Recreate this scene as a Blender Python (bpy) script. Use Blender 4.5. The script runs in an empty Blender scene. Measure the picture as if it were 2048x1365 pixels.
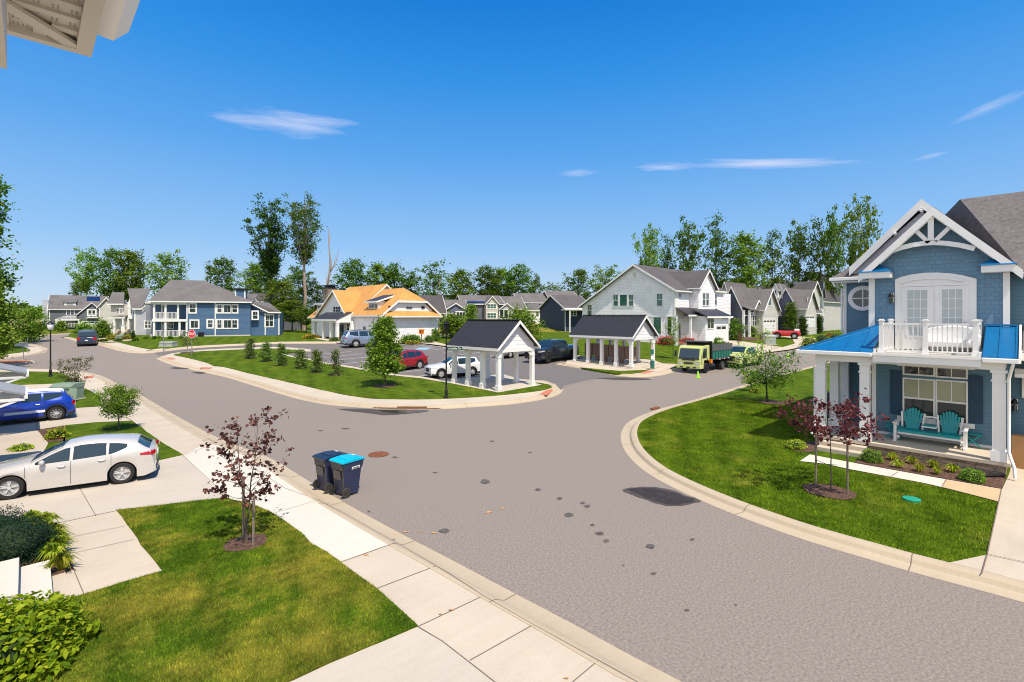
import bpy, bmesh, math, random
import numpy as np
from mathutils import Vector, Matrix
from math import radians, sin, cos, pi, sqrt, atan2, hypot

random.seed(7)
scene = bpy.context.scene
COL = scene.collection
# ------------------------------------------------------------------ survey of the place
EYE = 5.0
AZ = radians(45.9)
F = (cos(AZ), sin(AZ)); R = (sin(AZ), -cos(AZ))

def H(D):                                   # the ground rises gently away from the corner
    if D < 30: return 0.0
    if D < 43: return .4*(D-30)/13
    if D < 70: return .4+1.4*(D-43)/27
    return 1.8
def Hxy(x, y): return H(x*F[0]+y*F[1])
def depth(x, y): return x*F[0]+y*F[1]
def at(u, v, D):
    k = (u-1024)/1000
    return Vector((D*(F[0]+k*R[0]), D*(F[1]+k*R[1]), EYE+(632-v)/1000*D))
def G(u, v, dz=0.0):
    lo, hi = 1.0, 600.0
    s = (v-632)/1000
    for _ in range(50):
        m = (lo+hi)/2
        if (EYE-H(m)-dz)-s*m > 0: lo = m
        else: hi = m
    k = (u-1024)/1000
    return Vector((lo*(F[0]+k*R[0]), lo*(F[1]+k*R[1]), H(lo)+dz))
def onx(X, u, v):
    k = (u-1024)/1000; D = X/(F[0]+k*R[0])
    return (D*(F[1]+k*R[1]), EYE+(632-v)/1000*D)
def ony(Y, u, v):
    k = (u-1024)/1000; D = Y/(F[1]+k*R[1])
    return (D*(F[0]+k*R[0]), EYE+(632-v)/1000*D)

# ------------------------------------------------------------------ materials
MATS = {}
def newmat(name):
    m = bpy.data.materials.new(name); m.use_nodes = True
    nt = m.node_tree; b = nt.nodes['Principled BSDF']
    MATS[name] = m
    return m, nt, b
def N(nt, t, **k):
    n = nt.nodes.new(t)
    for a, v in k.items(): setattr(n, a, v)
    return n
def setin(n, **k):
    for a, v in k.items():
        n.inputs[a.replace('_', ' ')].default_value = v
def c4(c): return (c[0], c[1], c[2], 1)
def lnk(nt, a, b): nt.links.new(a, b)
def coord(nt, scale=(1,1,1), kind='Object'):
    tc = N(nt, 'ShaderNodeTexCoord'); mp = N(nt, 'ShaderNodeMapping')
    mp.inputs['Scale'].default_value = scale
    lnk(nt, tc.outputs[kind], mp.inputs[0]); return mp.outputs[0]
def gcoord(nt):
    return N(nt, 'ShaderNodeNewGeometry').outputs['Position']
def noise(nt, vec, scale, detail=4, rough=.55):
    n = N(nt, 'ShaderNodeTexNoise'); setin(n, Scale=scale, Detail=detail, Roughness=rough)
    lnk(nt, vec, n.inputs['Vector']); return n.outputs[0]
def ramp(nt, fac, stops):
    r = N(nt, 'ShaderNodeValToRGB'); e = r.color_ramp.elements
    while len(e) < len(stops): e.new(.5)
    for i, (p, c) in enumerate(stops):
        e[i].position = p; e[i].color = c4(c)
    lnk(nt, fac, r.inputs[0]); return r.outputs[0]
def mix(nt, fac, a, b, mode='MIX'):
    m = N(nt, 'ShaderNodeMix'); m.data_type = 'RGBA'; m.blend_type = mode
    if isinstance(fac, (int, float)): m.inputs[0].default_value = fac
    else: lnk(nt, fac, m.inputs[0])
    for s, i in ((a, 6), (b, 7)):
        if isinstance(s, tuple): m.inputs[i].default_value = c4(s)
        else: lnk(nt, s, m.inputs[i])
    return m.outputs[2]
def mth(nt, op, a, b=None, c=None):
    m = N(nt, 'ShaderNodeMath', operation=op)
    for i, s in enumerate((a, b, c)):
        if s is None: continue
        if isinstance(s, (int, float)): m.inputs[i].default_value = s
        else: lnk(nt, s, m.inputs[i])
    return m.outputs[0]
def bump(nt, b, h, strength=.3, dist=.02):
    n = N(nt, 'ShaderNodeBump'); setin(n, Strength=strength, Distance=dist)
    lnk(nt, h, n.inputs['Height']); lnk(nt, n.outputs[0], b.inputs['Normal'])
def sc(c, k): return tuple(x*k for x in c)

def plain(name, c, rough=.6, metal=0, var=.12, vs=3.0, coat=0, spec=.5, bumps=0):
    m, nt, b = newmat(name)
    v = coord(nt); n = noise(nt, v, vs, 5)
    col = ramp(nt, n, [(.25, sc(c, 1-var)), (.75, sc(c, 1+var*.6))])
    lnk(nt, col, b.inputs['Base Color'])
    setin(b, Roughness=rough, Metallic=metal); b.inputs['Coat Weight'].default_value = coat
    b.inputs['Specular IOR Level'].default_value = spec
    if coat: b.inputs['Coat Roughness'].default_value = .04
    if bumps: bump(nt, b, noise(nt, v, vs*12, 3), bumps, .01)
    return m
def lap(name, c, pitch=.15, rough=.6):                 # lap siding: sawtooth boards
    m, nt, b = newmat(name)
    g = gcoord(nt); s = N(nt, 'ShaderNodeSeparateXYZ'); lnk(nt, g, s.inputs[0])
    f = mth(nt, 'FRACT', mth(nt, 'DIVIDE', s.outputs[2], pitch))
    n = noise(nt, g, 1.2, 4)
    n2 = noise(nt, g, 40, 2)
    col = ramp(nt, n, [(.3, sc(c, .9)), (.7, sc(c, 1.06))])
    gap = mth(nt, 'LESS_THAN', f, .07)  # dark line: the shade under each board's lap, painted into the colour
    col = mix(nt, mth(nt, 'MULTIPLY', gap, .45), col, sc(c, .35))
    lnk(nt, col, b.inputs['Base Color']); setin(b, Roughness=rough)
    h = mth(nt, 'ADD', mth(nt, 'SUBTRACT', 1.0, f), mth(nt, 'MULTIPLY', n2, .1))
    bump(nt, b, h, .9, .014); return m
def shake(name, c):
    m, nt, b = newmat(name)
    g = gcoord(nt); s = N(nt, 'ShaderNodeSeparateXYZ'); lnk(nt, g, s.inputs[0])
    cb = N(nt, 'ShaderNodeCombineXYZ')
    lnk(nt, mth(nt, 'ADD', s.outputs[0], s.outputs[1]), cb.inputs[0]); lnk(nt, s.outputs[2], cb.inputs[1])
    t = N(nt, 'ShaderNodeTexBrick'); lnk(nt, cb.outputs[0], t.inputs[0])
    t.inputs['Color1'].default_value = c4(sc(c, .9)); t.inputs['Color2'].default_value = c4(sc(c, 1.08))
    t.inputs['Mortar'].default_value = c4(sc(c, .66))
    setin(t, Scale=1.0); t.inputs['Brick Width'].default_value = .18; t.inputs['Row Height'].default_value = .145
    t.inputs['Mortar Size'].default_value = .006; t.offset = .37
    lnk(nt, t.outputs[0], b.inputs['Base Color']); setin(b, Roughness=.65)
    f = mth(nt, 'FRACT', mth(nt, 'DIVIDE', s.outputs[2], .145))
    bump(nt, b, mth(nt, 'SUBTRACT', 1.0, f), .8, .014); return m
def shingle(name, c, c2, k=1.0):
    m, nt, b = newmat(name)
    g = gcoord(nt); s = N(nt, 'ShaderNodeSeparateXYZ'); lnk(nt, g, s.inputs[0])
    cb = N(nt, 'ShaderNodeCombineXYZ')
    lnk(nt, mth(nt, 'ADD', s.outputs[0], s.outputs[1]), cb.inputs[0]); lnk(nt, mth(nt, 'MULTIPLY', s.outputs[2], 1.5), cb.inputs[1])
    t = N(nt, 'ShaderNodeTexBrick'); lnk(nt, cb.outputs[0], t.inputs[0])
    t.inputs['Color1'].default_value = c4(c); t.inputs['Color2'].default_value = c4(c2)
    t.inputs['Mortar'].default_value = c4(sc(c, .6))
    setin(t, Scale=1.0); t.inputs['Brick Width'].default_value = .3*k; t.inputs['Row Height'].default_value = .145*k
    t.inputs['Mortar Size'].default_value = .008; t.offset = .41; t.squash = .7; t.squash_frequency = 3
    n = noise(nt, g, 9, 3)
    n3 = noise(nt, g, .5, 3)
    col = mix(nt, .55, t.outputs[0], ramp(nt, n, [(.35, sc(c, .75)), (.65, sc(c2, 1.2))]))
    col = mix(nt, .35, col, ramp(nt, n3, [(.3, sc(c, .8)), (.7, sc(c2, 1.1))]))
    lnk(nt, col, b.inputs['Base Color']); setin(b, Roughness=.9)
    bump(nt, b, mth(nt, 'ADD', noise(nt, g, 60, 2), t.outputs['Fac']), .5, .01); return m
def glass(name, c, rough=.04, spec=.8):
    m, nt, b = newmat(name); b.inputs['Base Color'].default_value = c4(c)
    setin(b, Roughness=rough); b.inputs['Specular IOR Level'].default_value = spec
    v = gcoord(nt); bump(nt, b, noise(nt, v, 1.3, 2), .06, .05)
    return m
def leafmat(name, cols, trans=.35, rough=.6, spec=.15):
    m, nt, b = newmat(name)
    g = N(nt, 'ShaderNodeNewGeometry'); oi = N(nt, 'ShaderNodeObjectInfo')
    st = [(i/(len(cols)-1)*.9+.05, c) for i, c in enumerate(cols)]
    col = ramp(nt, g.outputs['Random Per Island'], st)
    hs = N(nt, 'ShaderNodeHueSaturation'); lnk(nt, col, hs.inputs['Color'])
    lnk(nt, mth(nt, 'MULTIPLY_ADD', oi.outputs['Random'], .5, .75), hs.inputs['Value'])
    lnk(nt, mth(nt, 'MULTIPLY_ADD', oi.outputs['Random'], .03, .485), hs.inputs['Hue'])
    lnk(nt, hs.outputs[0], b.inputs['Base Color']); setin(b, Roughness=rough)
    b.inputs['Specular IOR Level'].default_value = spec
    tr = N(nt, 'ShaderNodeBsdfTranslucent'); ms = N(nt, 'ShaderNodeMixShader'); ms.inputs[0].default_value = trans
    lnk(nt, hs.outputs[0], tr.inputs[0])
    out = nt.nodes['Material Output']
    lnk(nt, b.outputs[0], ms.inputs[1]); lnk(nt, tr.outputs[0], ms.inputs[2]); lnk(nt, ms.outputs[0], out.inputs[0])
    return m

# asphalt: aggregate speckle, broad tyre-polished bands, faint stains
def asphalt(name, base, warm=1.0):
    m, nt, b = newmat(name); g = gcoord(nt)
    big = noise(nt, g, .35, 6, .6); mid = noise(nt, g, 2.2, 5); fine = noise(nt, g, 48, 4, .85)
    vf = N(nt, 'ShaderNodeTexVoronoi'); setin(vf, Scale=42.0); lnk(nt, g, vf.inputs['Vector'])
    c = ramp(nt, big, [(.3, sc(base, .74)), (.5, base), (.7, sc(base, 1.16))])
    c = mix(nt, .35, c, ramp(nt, mid, [(.3, sc(base, .78)), (.7, sc(base, 1.2))]))
    c = mix(nt, .8, c, ramp(nt, fine, [(.36, sc(base, .42)), (.5, base), (.64, sc(base, 1.75))]))
    g2 = noise(nt, g, 21, 4, .9)
    c = mix(nt, .75, c, ramp(nt, g2, [(.36, sc(base, .55)), (.5, base), (.63, sc(base, 1.5))]))
    pits = mth(nt, 'LESS_THAN', vf.outputs['Distance'], .17)
    c = mix(nt, mth(nt, 'MULTIPLY', pits, .35), c, sc(base, 1.9))
    lnk(nt, c, b.inputs['Base Color']); setin(b, Roughness=.88)
    b.inputs['Specular IOR Level'].default_value = .3
    bump(nt, b, fine, .22, .006); return m
def concrete(name, base, patch=.1):
    m, nt, b = newmat(name); g = gcoord(nt)
    big = noise(nt, g, .7, 5, .6); fine = noise(nt, g, 30, 4, .7)
    mp = N(nt, 'ShaderNodeMapping'); mp.inputs['Scale'].default_value = (1.0, 7.0, 1); mp.inputs['Rotation'].default_value = (0, 0, .3); lnk(nt, g, mp.inputs[0])
    st = noise(nt, mp.outputs[0], 1.1, 5)
    c = ramp(nt, big, [(.3, sc(base, 1-patch)), (.7, sc(base, 1+patch*.6))])
    c = mix(nt, .4, c, ramp(nt, st, [(.3, (base[0]*.9, base[1]*.86, base[2]*.78)), (.65, sc(base, 1.05))]))
    c = mix(nt, .35, c, ramp(nt, fine, [(.3, sc(base, .82)), (.7, sc(base, 1.12))]))
    lnk(nt, c, b.inputs['Base Color']); setin(b, Roughness=.85)
    b.inputs['Specular IOR Level'].default_value = .25
    bump(nt, b, fine, .25, .004); return m
def grassmat(name, dark, mid, light, dry, dryamt=.5, stripe=0.0, sang=0.0, blade=False):
    m, nt, b = newmat(name); g = gcoord(nt)
    big = noise(nt, g, .55, 5, .6); med = noise(nt, g, 3.5, 5, .65); fine = noise(nt, g, 26, 4, .75)
    c = ramp(nt, med, [(.25, dark), (.5, mid), (.75, light)])
    c = mix(nt, .55, c, ramp(nt, fine, [(.3, sc(dark, .8)), (.5, mid), (.7, sc(light, 1.25))]))
    lo = .62-.24*dryamt
    d = ramp(nt, mth(nt, 'ADD', mth(nt, 'MULTIPLY', big, .75), mth(nt, 'MULTIPLY', med, .25)), [(lo, (0,0,0)), (lo+.16, (1,1,1))])
    c = mix(nt, mth(nt, 'MULTIPLY', d, .6), c, dry)
    pt = noise(nt, g, 1.7, 5, .65)
    c = mix(nt, .85, c, ramp(nt, pt, [(.34, (.42, .5, .4)), (.5, (.85, .9, .85)), (.66, (1.25, 1.2, 1.1))]), 'MULTIPLY')
    if stripe:
        mp = N(nt, 'ShaderNodeMapping'); mp.inputs['Rotation'].default_value = (0, 0, sang); lnk(nt, g, mp.inputs[0])
        w = N(nt, 'ShaderNodeTexWave'); setin(w, Scale=.22, Distortion=3.5); w.inputs['Detail'].default_value = 3; w.inputs['Detail Scale'].default_value = .6; lnk(nt, mp.outputs[0], w.inputs[0])
        c = mix(nt, mth(nt, 'MULTIPLY', w.outputs['Fac'], stripe), c, sc(light, 1.25))
    if blade:
        gi = N(nt, 'ShaderNodeNewGeometry'); hs = N(nt, 'ShaderNodeHueSaturation'); lnk(nt, c, hs.inputs['Color'])
        lnk(nt, mth(nt, 'MULTIPLY_ADD', gi.outputs['Random Per Island'], 1.7, .45), hs.inputs['Value'])
        lnk(nt, mth(nt, 'MULTIPLY_ADD', gi.outputs['Random Per Island'], -.03, .515), hs.inputs['Hue']); c = hs.outputs[0]
    lnk(nt, c, b.inputs['Base Color']); setin(b, Roughness=.8)
    b.inputs['Specular IOR Level'].default_value = .03
    if not blade: bump(nt, b, mth(nt, 'ADD', fine, med), .7, .05)
    return m
def mulch(name, c):
    m, nt, b = newmat(name); g = gcoord(nt)
    v = N(nt, 'ShaderNodeTexVoronoi'); setin(v, Scale=22.0); lnk(nt, g, v.inputs['Vector'])
    n = noise(nt, g, 30, 4)
    sv = N(nt, 'ShaderNodeSeparateColor'); lnk(nt, v.outputs['Color'], sv.inputs[0])
    col = ramp(nt, sv.outputs[0], [(.1, sc(c, .35)), (.6, c), (.95, sc(c, 2.2))])
    col = mix(nt, .5, col, ramp(nt, n, [(.3, sc(c, .45)), (.55, c), (.75, sc(c, 2.1))]))
    lnk(nt, col, b.inputs['Base Color']); setin(b, Roughness=.95)
    bump(nt, b, v.outputs['Distance'], .9, .04); return m
def stone(name):
    m, nt, b = newmat(name); g = gcoord(nt); s = N(nt, 'ShaderNodeSeparateXYZ'); lnk(nt, g, s.inputs[0])
    cb = N(nt, 'ShaderNodeCombineXYZ')
    lnk(nt, mth(nt, 'ADD', s.outputs[0], s.outputs[1]), cb.inputs[0]); lnk(nt, s.outputs[2], cb.inputs[1])
    t = N(nt, 'ShaderNodeTexBrick'); lnk(nt, cb.outputs[0], t.inputs[0])
    t.inputs['Color1'].default_value = (.20, .145, .10, 1); t.inputs['Color2'].default_value = (.5, .38, .26, 1)
    t.inputs['Mortar'].default_value = (.1, .085, .07, 1)
    setin(t, Scale=1.0); t.inputs['Brick Width'].default_value = .42; t.inputs['Row Height'].default_value = .115
    t.inputs['Mortar Size'].default_value = .008; t.offset = .6; t.squash = .55; t.squash_frequency = 3
    n = noise(nt, g, 6, 5)
    lnk(nt, mix(nt, .4, t.outputs[0], ramp(nt, n, [(.3, (.12, .09, .07)), (.7, (.42, .33, .25))])), b.inputs['Base Color'])
    setin(b, Roughness=.9); bump(nt, b, mth(nt, 'SUBTRACT', noise(nt, g, 14, 4), t.outputs['Fac']), .9, .03); return m

M_road = asphalt('asphalt_road', (.232, .196, .166))
M_lot = asphalt('asphalt_lot', (.15, .135, .127))
M_conc = concrete('concrete_paving', (.52, .445, .35), .2)
M_conc2 = concrete('concrete_kerb', (.47, .385, .275), .12)
M_concw = concrete('concrete_new', (.60, .555, .475), .05)
M_conct = concrete('concrete_tan', (.54, .40, .24), .05)
M_conc3 = concrete('concrete_drive', (.50, .44, .365), .16)
M_joint = plain('joint_dark', (.17, .13, .10), .9)
M_wall_grey = concrete('concrete_foundation', (.55, .5, .45))
M_grass_near = grassmat('lawn_near', (.02, .048, .003), (.058, .108, .008), (.15, .19, .018), (.32, .25, .04), .75)
M_blade_near = grassmat('blade_near', (.022, .055, .003), (.075, .145, .008), (.20, .26, .02), (.36, .28, .045), .75, blade=True)
M_grass = grassmat('lawn_green', (.024, .052, .004), (.068, .115, .007), (.14, .19, .014), (.26, .23, .03), .3, .16, .35)
M_grass_r = grassmat('lawn_corner', (.018, .045, .003), (.062, .115, .006), (.14, .195, .012), (.24, .23, .05), .3, .16, 1.1)
M_blade_r = grassmat('blade_corner', (.022, .052, .003), (.075, .135, .007), (.17, .235, .014), (.28, .25, .03), .45, .22, 1.1, blade=True)
M_field = grassmat('field_grass', (.05, .08, .004), (.13, .165, .01), (.23, .23, .02), (.32, .27, .06), .5)
M_meadow = grassmat('rough_meadow', (.09, .09, .012), (.20, .185, .03), (.34, .29, .05), (.42, .32, .09), .7)
M_farfield = grassmat('farm_field', (.25, .19, .10), (.38, .29, .16), (.45, .34, .2), (.5, .36, .2), .5)
M_mulch = mulch('mulch_brown', (.11, .055, .035))
M_mulch_red = mulch('mulch_red', (.30, .09, .04))
M_white = plain('trim_white', (.80, .78, .75), .45, var=.04)
M_whitewall = lap('siding_white', (.84, .82, .82), .2)
M_whiteplank = lap('plank_white', (.8, .78, .76), .28)
M_blue = lap('siding_blue', (.095, .20, .27), .125)
M_shake = shake('shake_blue', (.125, .235, .33))
M_blue2 = lap('siding_blue_far', (.06, .13, .24), .18)
M_navy = lap('siding_navy', (.018, .035, .07), .18)
M_purple = lap('siding_slate', (.13, .14, .22), .18)
M_grey = lap('siding_grey', (.30, .31, .34), .18)
M_greyd = lap('siding_darkgrey', (.12, .125, .145), .18)
M_lav = lap('siding_pale', (.46, .46, .52), .18)
M_tan = lap('siding_tan', (.56, .53, .47), .18)
M_sh_grey = shingle('shingle_grey', (.10, .09, .088), (.175, .158, .154))
M_sh_dark = shingle('shingle_dark', (.055, .05, .052), (.09, .08, .08))
M_sh_med = shingle('shingle_medium', (.075, .066, .066), (.12, .105, .105))
M_sh_oran = shingle('shingle_orange', (.46, .215, .05), (.62, .32, .09), 1.4)
M_metal_dk = plain('metal_roof_dark', (.040, .038, .044), .5, .2, .15)
M_metal_bl = plain('metal_roof_blue', (.003, .15, .37), .38, .2, .12)
M_metal_gr = plain('metal_roof_grey', (.5, .51, .53), .35, .6, .06)
M_stone = stone('stone_veneer')
M_glass = glass('window_glass', (.02, .035, .035))
M_glassg = glass('window_glass_green', (.03, .11, .085))
M_blind = plain('window_blinds', (.42, .46, .46), .3, var=.08, vs=1, spec=.8)
M_blindt = plain('window_shade', (.33, .34, .22), .15, var=.1, vs=1, spec=.8)
M_black = plain('black_metal', (.012, .011, .013), .4, .3)
M_shut = plain('shutter_teal', (.004, .04, .085), .5)
M_tealA = plain('poly_teal', (.0, .29, .31), .45, var=.06)
M_tyre = plain('tyre_rubber', (.018, .017, .017), .85)
M_rim = plain('alloy', (.62, .61, .60), .35, .15)
M_rimd = plain('alloy_dark', (.022, .022, .022), .6, 0)
M_carglass = glass('car_glass', (.012, .03, .042), .04, 1.0)
M_plastic = plain('black_plastic', (.022, .022, .024), .6)
M_chrome = plain('chrome', (.6, .6, .6), .15, 1.0)
M_redlamp = plain('tail_lamp', (.45, .01, .015), .15, coat=.6)
M_lamp = plain('head_lamp', (.6, .62, .65), .1, .3, coat=.6)
M_amber = plain('amber_lamp', (.75, .22, .01), .3)
M_bark = plain('bark', (.13, .095, .07), .95, var=.4, vs=6, bumps=.6)
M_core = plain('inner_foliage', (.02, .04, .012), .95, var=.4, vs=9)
M_barkd = plain('bark_dark', (.045, .03, .028), .95, var=.4, vs=6)
M_barkp = plain('bark_pale', (.36, .27, .21), .95, var=.3, vs=3)
M_stake = plain('stake_wood', (.22, .17, .13), .9, var=.3, vs=8)
M_card = plain('cardboard', (.42, .23, .10), .85, var=.06)
M_solar = plain('solar_panel', (.01, .03, .10), .15, .2, spec=.8)
M_rust = plain('rusty_iron', (.28, .10, .045), .8, .3, var=.6, vs=14, bumps=.5)
M_patch = plain('sealant_dark', (.105, .092, .085), .85, var=.5, vs=9)
M_puddle = glass('puddle_water', (.04, .034, .032), .12, .12)
M_wet = plain('wet_asphalt', (.085, .072, .066), .7, var=.35, vs=5, spec=.15)
M_silt = plain('wet_rust_stain', (.20, .10, .045), .8, var=.3, vs=4)
M_util = plain('cabinet_green', (.20, .27, .20), .55, var=.08)
M_utilg = plain('cabinet_grey', (.33, .35, .33), .6, var=.08)
M_paintw = plain('road_paint', (.62, .6, .57), .7, var=.15, vs=12)
M_paintb = plain('road_paint_blue', (.25, .45, .6), .7, var=.15, vs=12)
M_red = plain('sign_red', (.62, .015, .03), .45)
M_signw = plain('sign_white', (.85, .85, .85), .45)
M_signg = plain('sign_green', (.0, .06, .03), .45)
M_galv = plain('galvanised', (.3, .3, .3), .5, .6)
M_bin = plain('cart_navy', (.022, .03, .075), .5, var=.1)
M_bing = plain('cart_grey', (.085, .075, .068), .6, var=.15)
M_lidb = plain('cart_lid_blue', (.0, .42, .62), .38, var=.05)
M_lidn = plain('cart_lid_navy', (.012, .028, .06), .45)
M_lime = plain('safety_lime', (.35, .75, .03), .45)
M_truck = plain('truck_lime', (.55, .60, .20), .35, coat=.5, var=.04)
M_bedg = plain('truck_bed_green', (.015, .14, .105), .5, var=.1)
M_tarp = plain('tarp_grey', (.09, .09, .095), .85)
M_yel = plain('machine_yellow', (.75, .42, .01), .4)
M_orange = plain('notice_orange', (.85, .2, .01), .5)
M_pool = glass('pool_water', (.03, .32, .45), .05)
M_brown = plain('mailbox_bronze', (.22, .14, .11), .5, .3, var=.1)
M_soffit = plain('soffit_vinyl', (.56, .51, .44), .5, var=.03)
M_hole = plain('soffit_hole', (.1, .09, .08), .9)
M_tact = plain('tactile_red', (.52, .16, .09), .8)
M_pink = plain('porch_grey_blue', (.30, .34, .40), .6)

L_bright = leafmat('leaf_bright', [(.075, .17, .012), (.16, .28, .022), (.30, .42, .05)])
L_mid = leafmat('leaf_mid', [(.04, .095, .008), (.095, .18, .015), (.19, .29, .03)])
L_dark = leafmat('leaf_dark', [(.022, .058, .008), (.05, .11, .014), (.11, .185, .03)], .35)
L_holly = leafmat('leaf_holly', [(.05, .10, .012), (.12, .20, .025), (.26, .33, .07)], .2, .35, .5)
L_yell = leafmat('leaf_yellowgreen', [(.16, .25, .01), (.36, .45, .02), (.55, .58, .06)])
L_purp = leafmat('leaf_purple', [(.05, .016, .016), (.10, .032, .028), (.20, .085, .065)], .25)
L_pink = leafmat('leaf_redbud', [(.07, .016, .016), (.16, .04, .036), (.34, .14, .11)], .3)
L_ever = leafmat('leaf_juniper', [(.006, .024, .012), (.014, .045, .02), (.03, .075, .035)], .15)
L_red = leafmat('flower_red', [(.55, .015, .02), (.75, .05, .04), (.10, .15, .02)], .3)
L_yelf = leafmat('flower_gold', [(.35, .28, .02), (.6, .42, .02), (.2, .25, .02)], .3)
L_olive = leafmat('leaf_olive', [(.05, .07, .02), (.11, .13, .035), (.20, .21, .06)], .25)

# ------------------------------------------------------------------ mesh builder
class MB:
    def __init__(s): s.v = []; s.f = []; s.m = []
    def add(s, vs, fs, mi=0):
        o = len(s.v); s.v += [tuple(p) for p in vs]
        for f in fs: s.f.append([o+i for i in f]); s.m.append(mi)
        return s
    def box(s, x0, y0, z0, x1, y1, z1, mi=0):
        if x0 > x1: x0, x1 = x1, x0
        if y0 > y1: y0, y1 = y1, y0
        if z0 > z1: z0, z1 = z1, z0
        v = [(x0,y0,z0),(x1,y0,z0),(x1,y1,z0),(x0,y1,z0),(x0,y0,z1),(x1,y0,z1),(x1,y1,z1),(x0,y1,z1)]
        return s.add(v, [(0,3,2,1),(4,5,6,7),(0,1,5,4),(1,2,6,5),(2,3,7,6),(3,0,4,7)], mi)
    def quad(s, a, b, c, d, mi=0): return s.add([a, b, c, d], [(0,1,2,3)], mi)
    def poly(s, pts, mi=0): return s.add(pts, [tuple(range(len(pts)))], mi)
    def extrude(s, pts, vec, mi=0):                    # closed polygon swept along vec
        n = len(pts); vec = Vector(vec)
        a = [Vector(p) for p in pts]; b = [p+vec for p in a]
        fs = [tuple(range(n))[::-1], tuple(range(n, 2*n))]
        fs += [(i, (i+1) % n, n+(i+1) % n, n+i) for i in range(n)]
        return s.add(a+b, fs, mi)
    def bar(s, p, q, w, h=None, mi=0, up=(0,0,1)):
        h = h or w; p = Vector(p); q = Vector(q); d = (q-p)
        if d.length < 1e-6: return s
        d.normalize(); u = Vector(up)
        if abs(d.dot(u)) > .98: u = Vector((1,0,0))
        a = d.cross(u).normalized()*w/2; b = a.cross(d).normalized()*h/2
        v = [p-a-b, p+a-b, p+a+b, p-a+b, q-a-b, q+a-b, q+a+b, q-a+b]
        return s.add(v, [(0,3,2,1),(4,5,6,7),(0,1,5,4),(1,2,6,5),(2,3,7,6),(3,0,4,7)], mi)
    def tube(s, pts, rs, n=8, mi=0, caps=True):
        pts = [Vector(p) for p in pts]; o = len(s.v); k = len(pts)
        if not hasattr(rs, '__len__'): rs = [rs]*k
        ref = None
        for i, p in enumerate(pts):
            d = (pts[min(i+1, k-1)]-pts[max(i-1, 0)])
            d = d.normalized() if d.length > 1e-9 else Vector((0,0,1))
            if ref is None: ref = Vector((1,0,0)) if abs(d.x) < .9 else Vector((0,1,0))
            a = (ref-d*ref.dot(d)).normalized(); b = d.cross(a); ref = a
            for j in range(n):
                t = 2*pi*j/n; s.v.append(tuple(p+(a*cos(t)+b*sin(t))*rs[i]))
        for i in range(k-1):
            for j in range(n):
                s.f.append([o+i*n+j, o+i*n+(j+1) % n, o+(i+1)*n+(j+1) % n, o+(i+1)*n+j]); s.m.append(mi)
        if caps:
            s.f.append([o+j for j in range(n)][::-1]); s.m.append(mi)
            s.f.append([o+(k-1)*n+j for j in range(n)]); s.m.append(mi)
        return s
    def cyl(s, p, q, r, n=12, mi=0): return s.tube([p, q], [r, r], n, mi)
    def lathe(s, c, prof, n=20, mi=0, axis='z'):       # prof: (r, h)
        o = len(s.v); k = len(prof)
        for r, h in prof:
            for j in range(n):
                t = 2*pi*j/n; a, b = r*cos(t), r*sin(t)
                p = {'z': (a, b, h), 'x': (h, a, b), 'y': (b, h, a)}[axis]
                s.v.append((c[0]+p[0], c[1]+p[1], c[2]+p[2]))
        for i in range(k-1):
            for j in range(n):
                s.f.append([o+i*n+j, o+i*n+(j+1) % n, o+(i+1)*n+(j+1) % n, o+(i+1)*n+j]); s.m.append(mi)
        s.f.append([o+j for j in range(n)][::-1]); s.m.append(mi)
        s.f.append([o+(k-1)*n+j for j in range(n)]); s.m.append(mi)
        return s
    def ico(s, c, r, sub=1, mi=0, sq=(1,1,1)):
        bm = bmesh.new(); bmesh.ops.create_icosphere(bm, subdivisions=sub, radius=r)
        s.add([(c[0]+v.co.x*sq[0], c[1]+v.co.y*sq[1], c[2]+v.co.z*sq[2]) for v in bm.verts], [[v.index for v in f.verts] for f in bm.faces], mi)
        bm.free(); return s
    def build(s, name, mats, parent=None, smooth=False, bevel=0, fix=True, angle=40):
        if not isinstance(mats, (list, tuple)): mats = [mats]
        me = bpy.data.meshes.new(name); me.from_pydata(s.v, [], s.f)
        for m in mats: me.materials.append(m)
        if len(mats) > 1: me.polygons.foreach_set('material_index', s.m)
        if fix:
            bm = bmesh.new(); bm.from_mesh(me)
            if smooth: bmesh.ops.remove_doubles(bm, verts=bm.verts, dist=1e-5)
            bmesh.ops.recalc_face_normals(bm, faces=bm.faces)
            bm.to_mesh(me); bm.free()
        if smooth:
            me.polygons.foreach_set('use_smooth', [True]*len(me.polygons))
            me.set_sharp_from_angle(angle=radians(angle))
        me.update()
        o = bpy.data.objects.new(name, me); COL.objects.link(o)
        if parent: o.parent = parent
        if bevel:
            b = o.modifiers.new('bevel', 'BEVEL'); b.width = bevel; b.segments = 2; b.limit_method = 'ANGLE'
        return o

def tag(o, label=None, cat=None, group=None, kind=None):
    if label: o['label'] = label
    if cat: o['category'] = cat
    if group: o['group'] = group
    if kind: o['kind'] = kind
    return o
def thing(name, label, cat, loc=(0,0,0), rz=0, group=None, s=1.0):
    o = bpy.data.objects.new(name, None); COL.objects.link(o)
    o.location = loc; o.rotation_euler = (0, 0, rz); o.empty_display_size = .3
    o.scale = (s, s, s) if isinstance(s, (int, float)) else s
    return tag(o, label, cat, group)
def kids(o): return [c for c in bpy.data.objects if c.parent == o]
def dup(o, label, loc, rz=0, s=1.0, group=None, cat=None):
    def rec(a, par):
        c = a.copy(); COL.objects.link(c); c.parent = par
        for ch in kids(a): rec(ch, c)
        return c
    c = rec(o, None); c.location = loc; c.rotation_euler = (0, 0, rz)
    c.scale = (s, s, s) if isinstance(s, (int, float)) else s
    return tag(c, label, cat, group)

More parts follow.
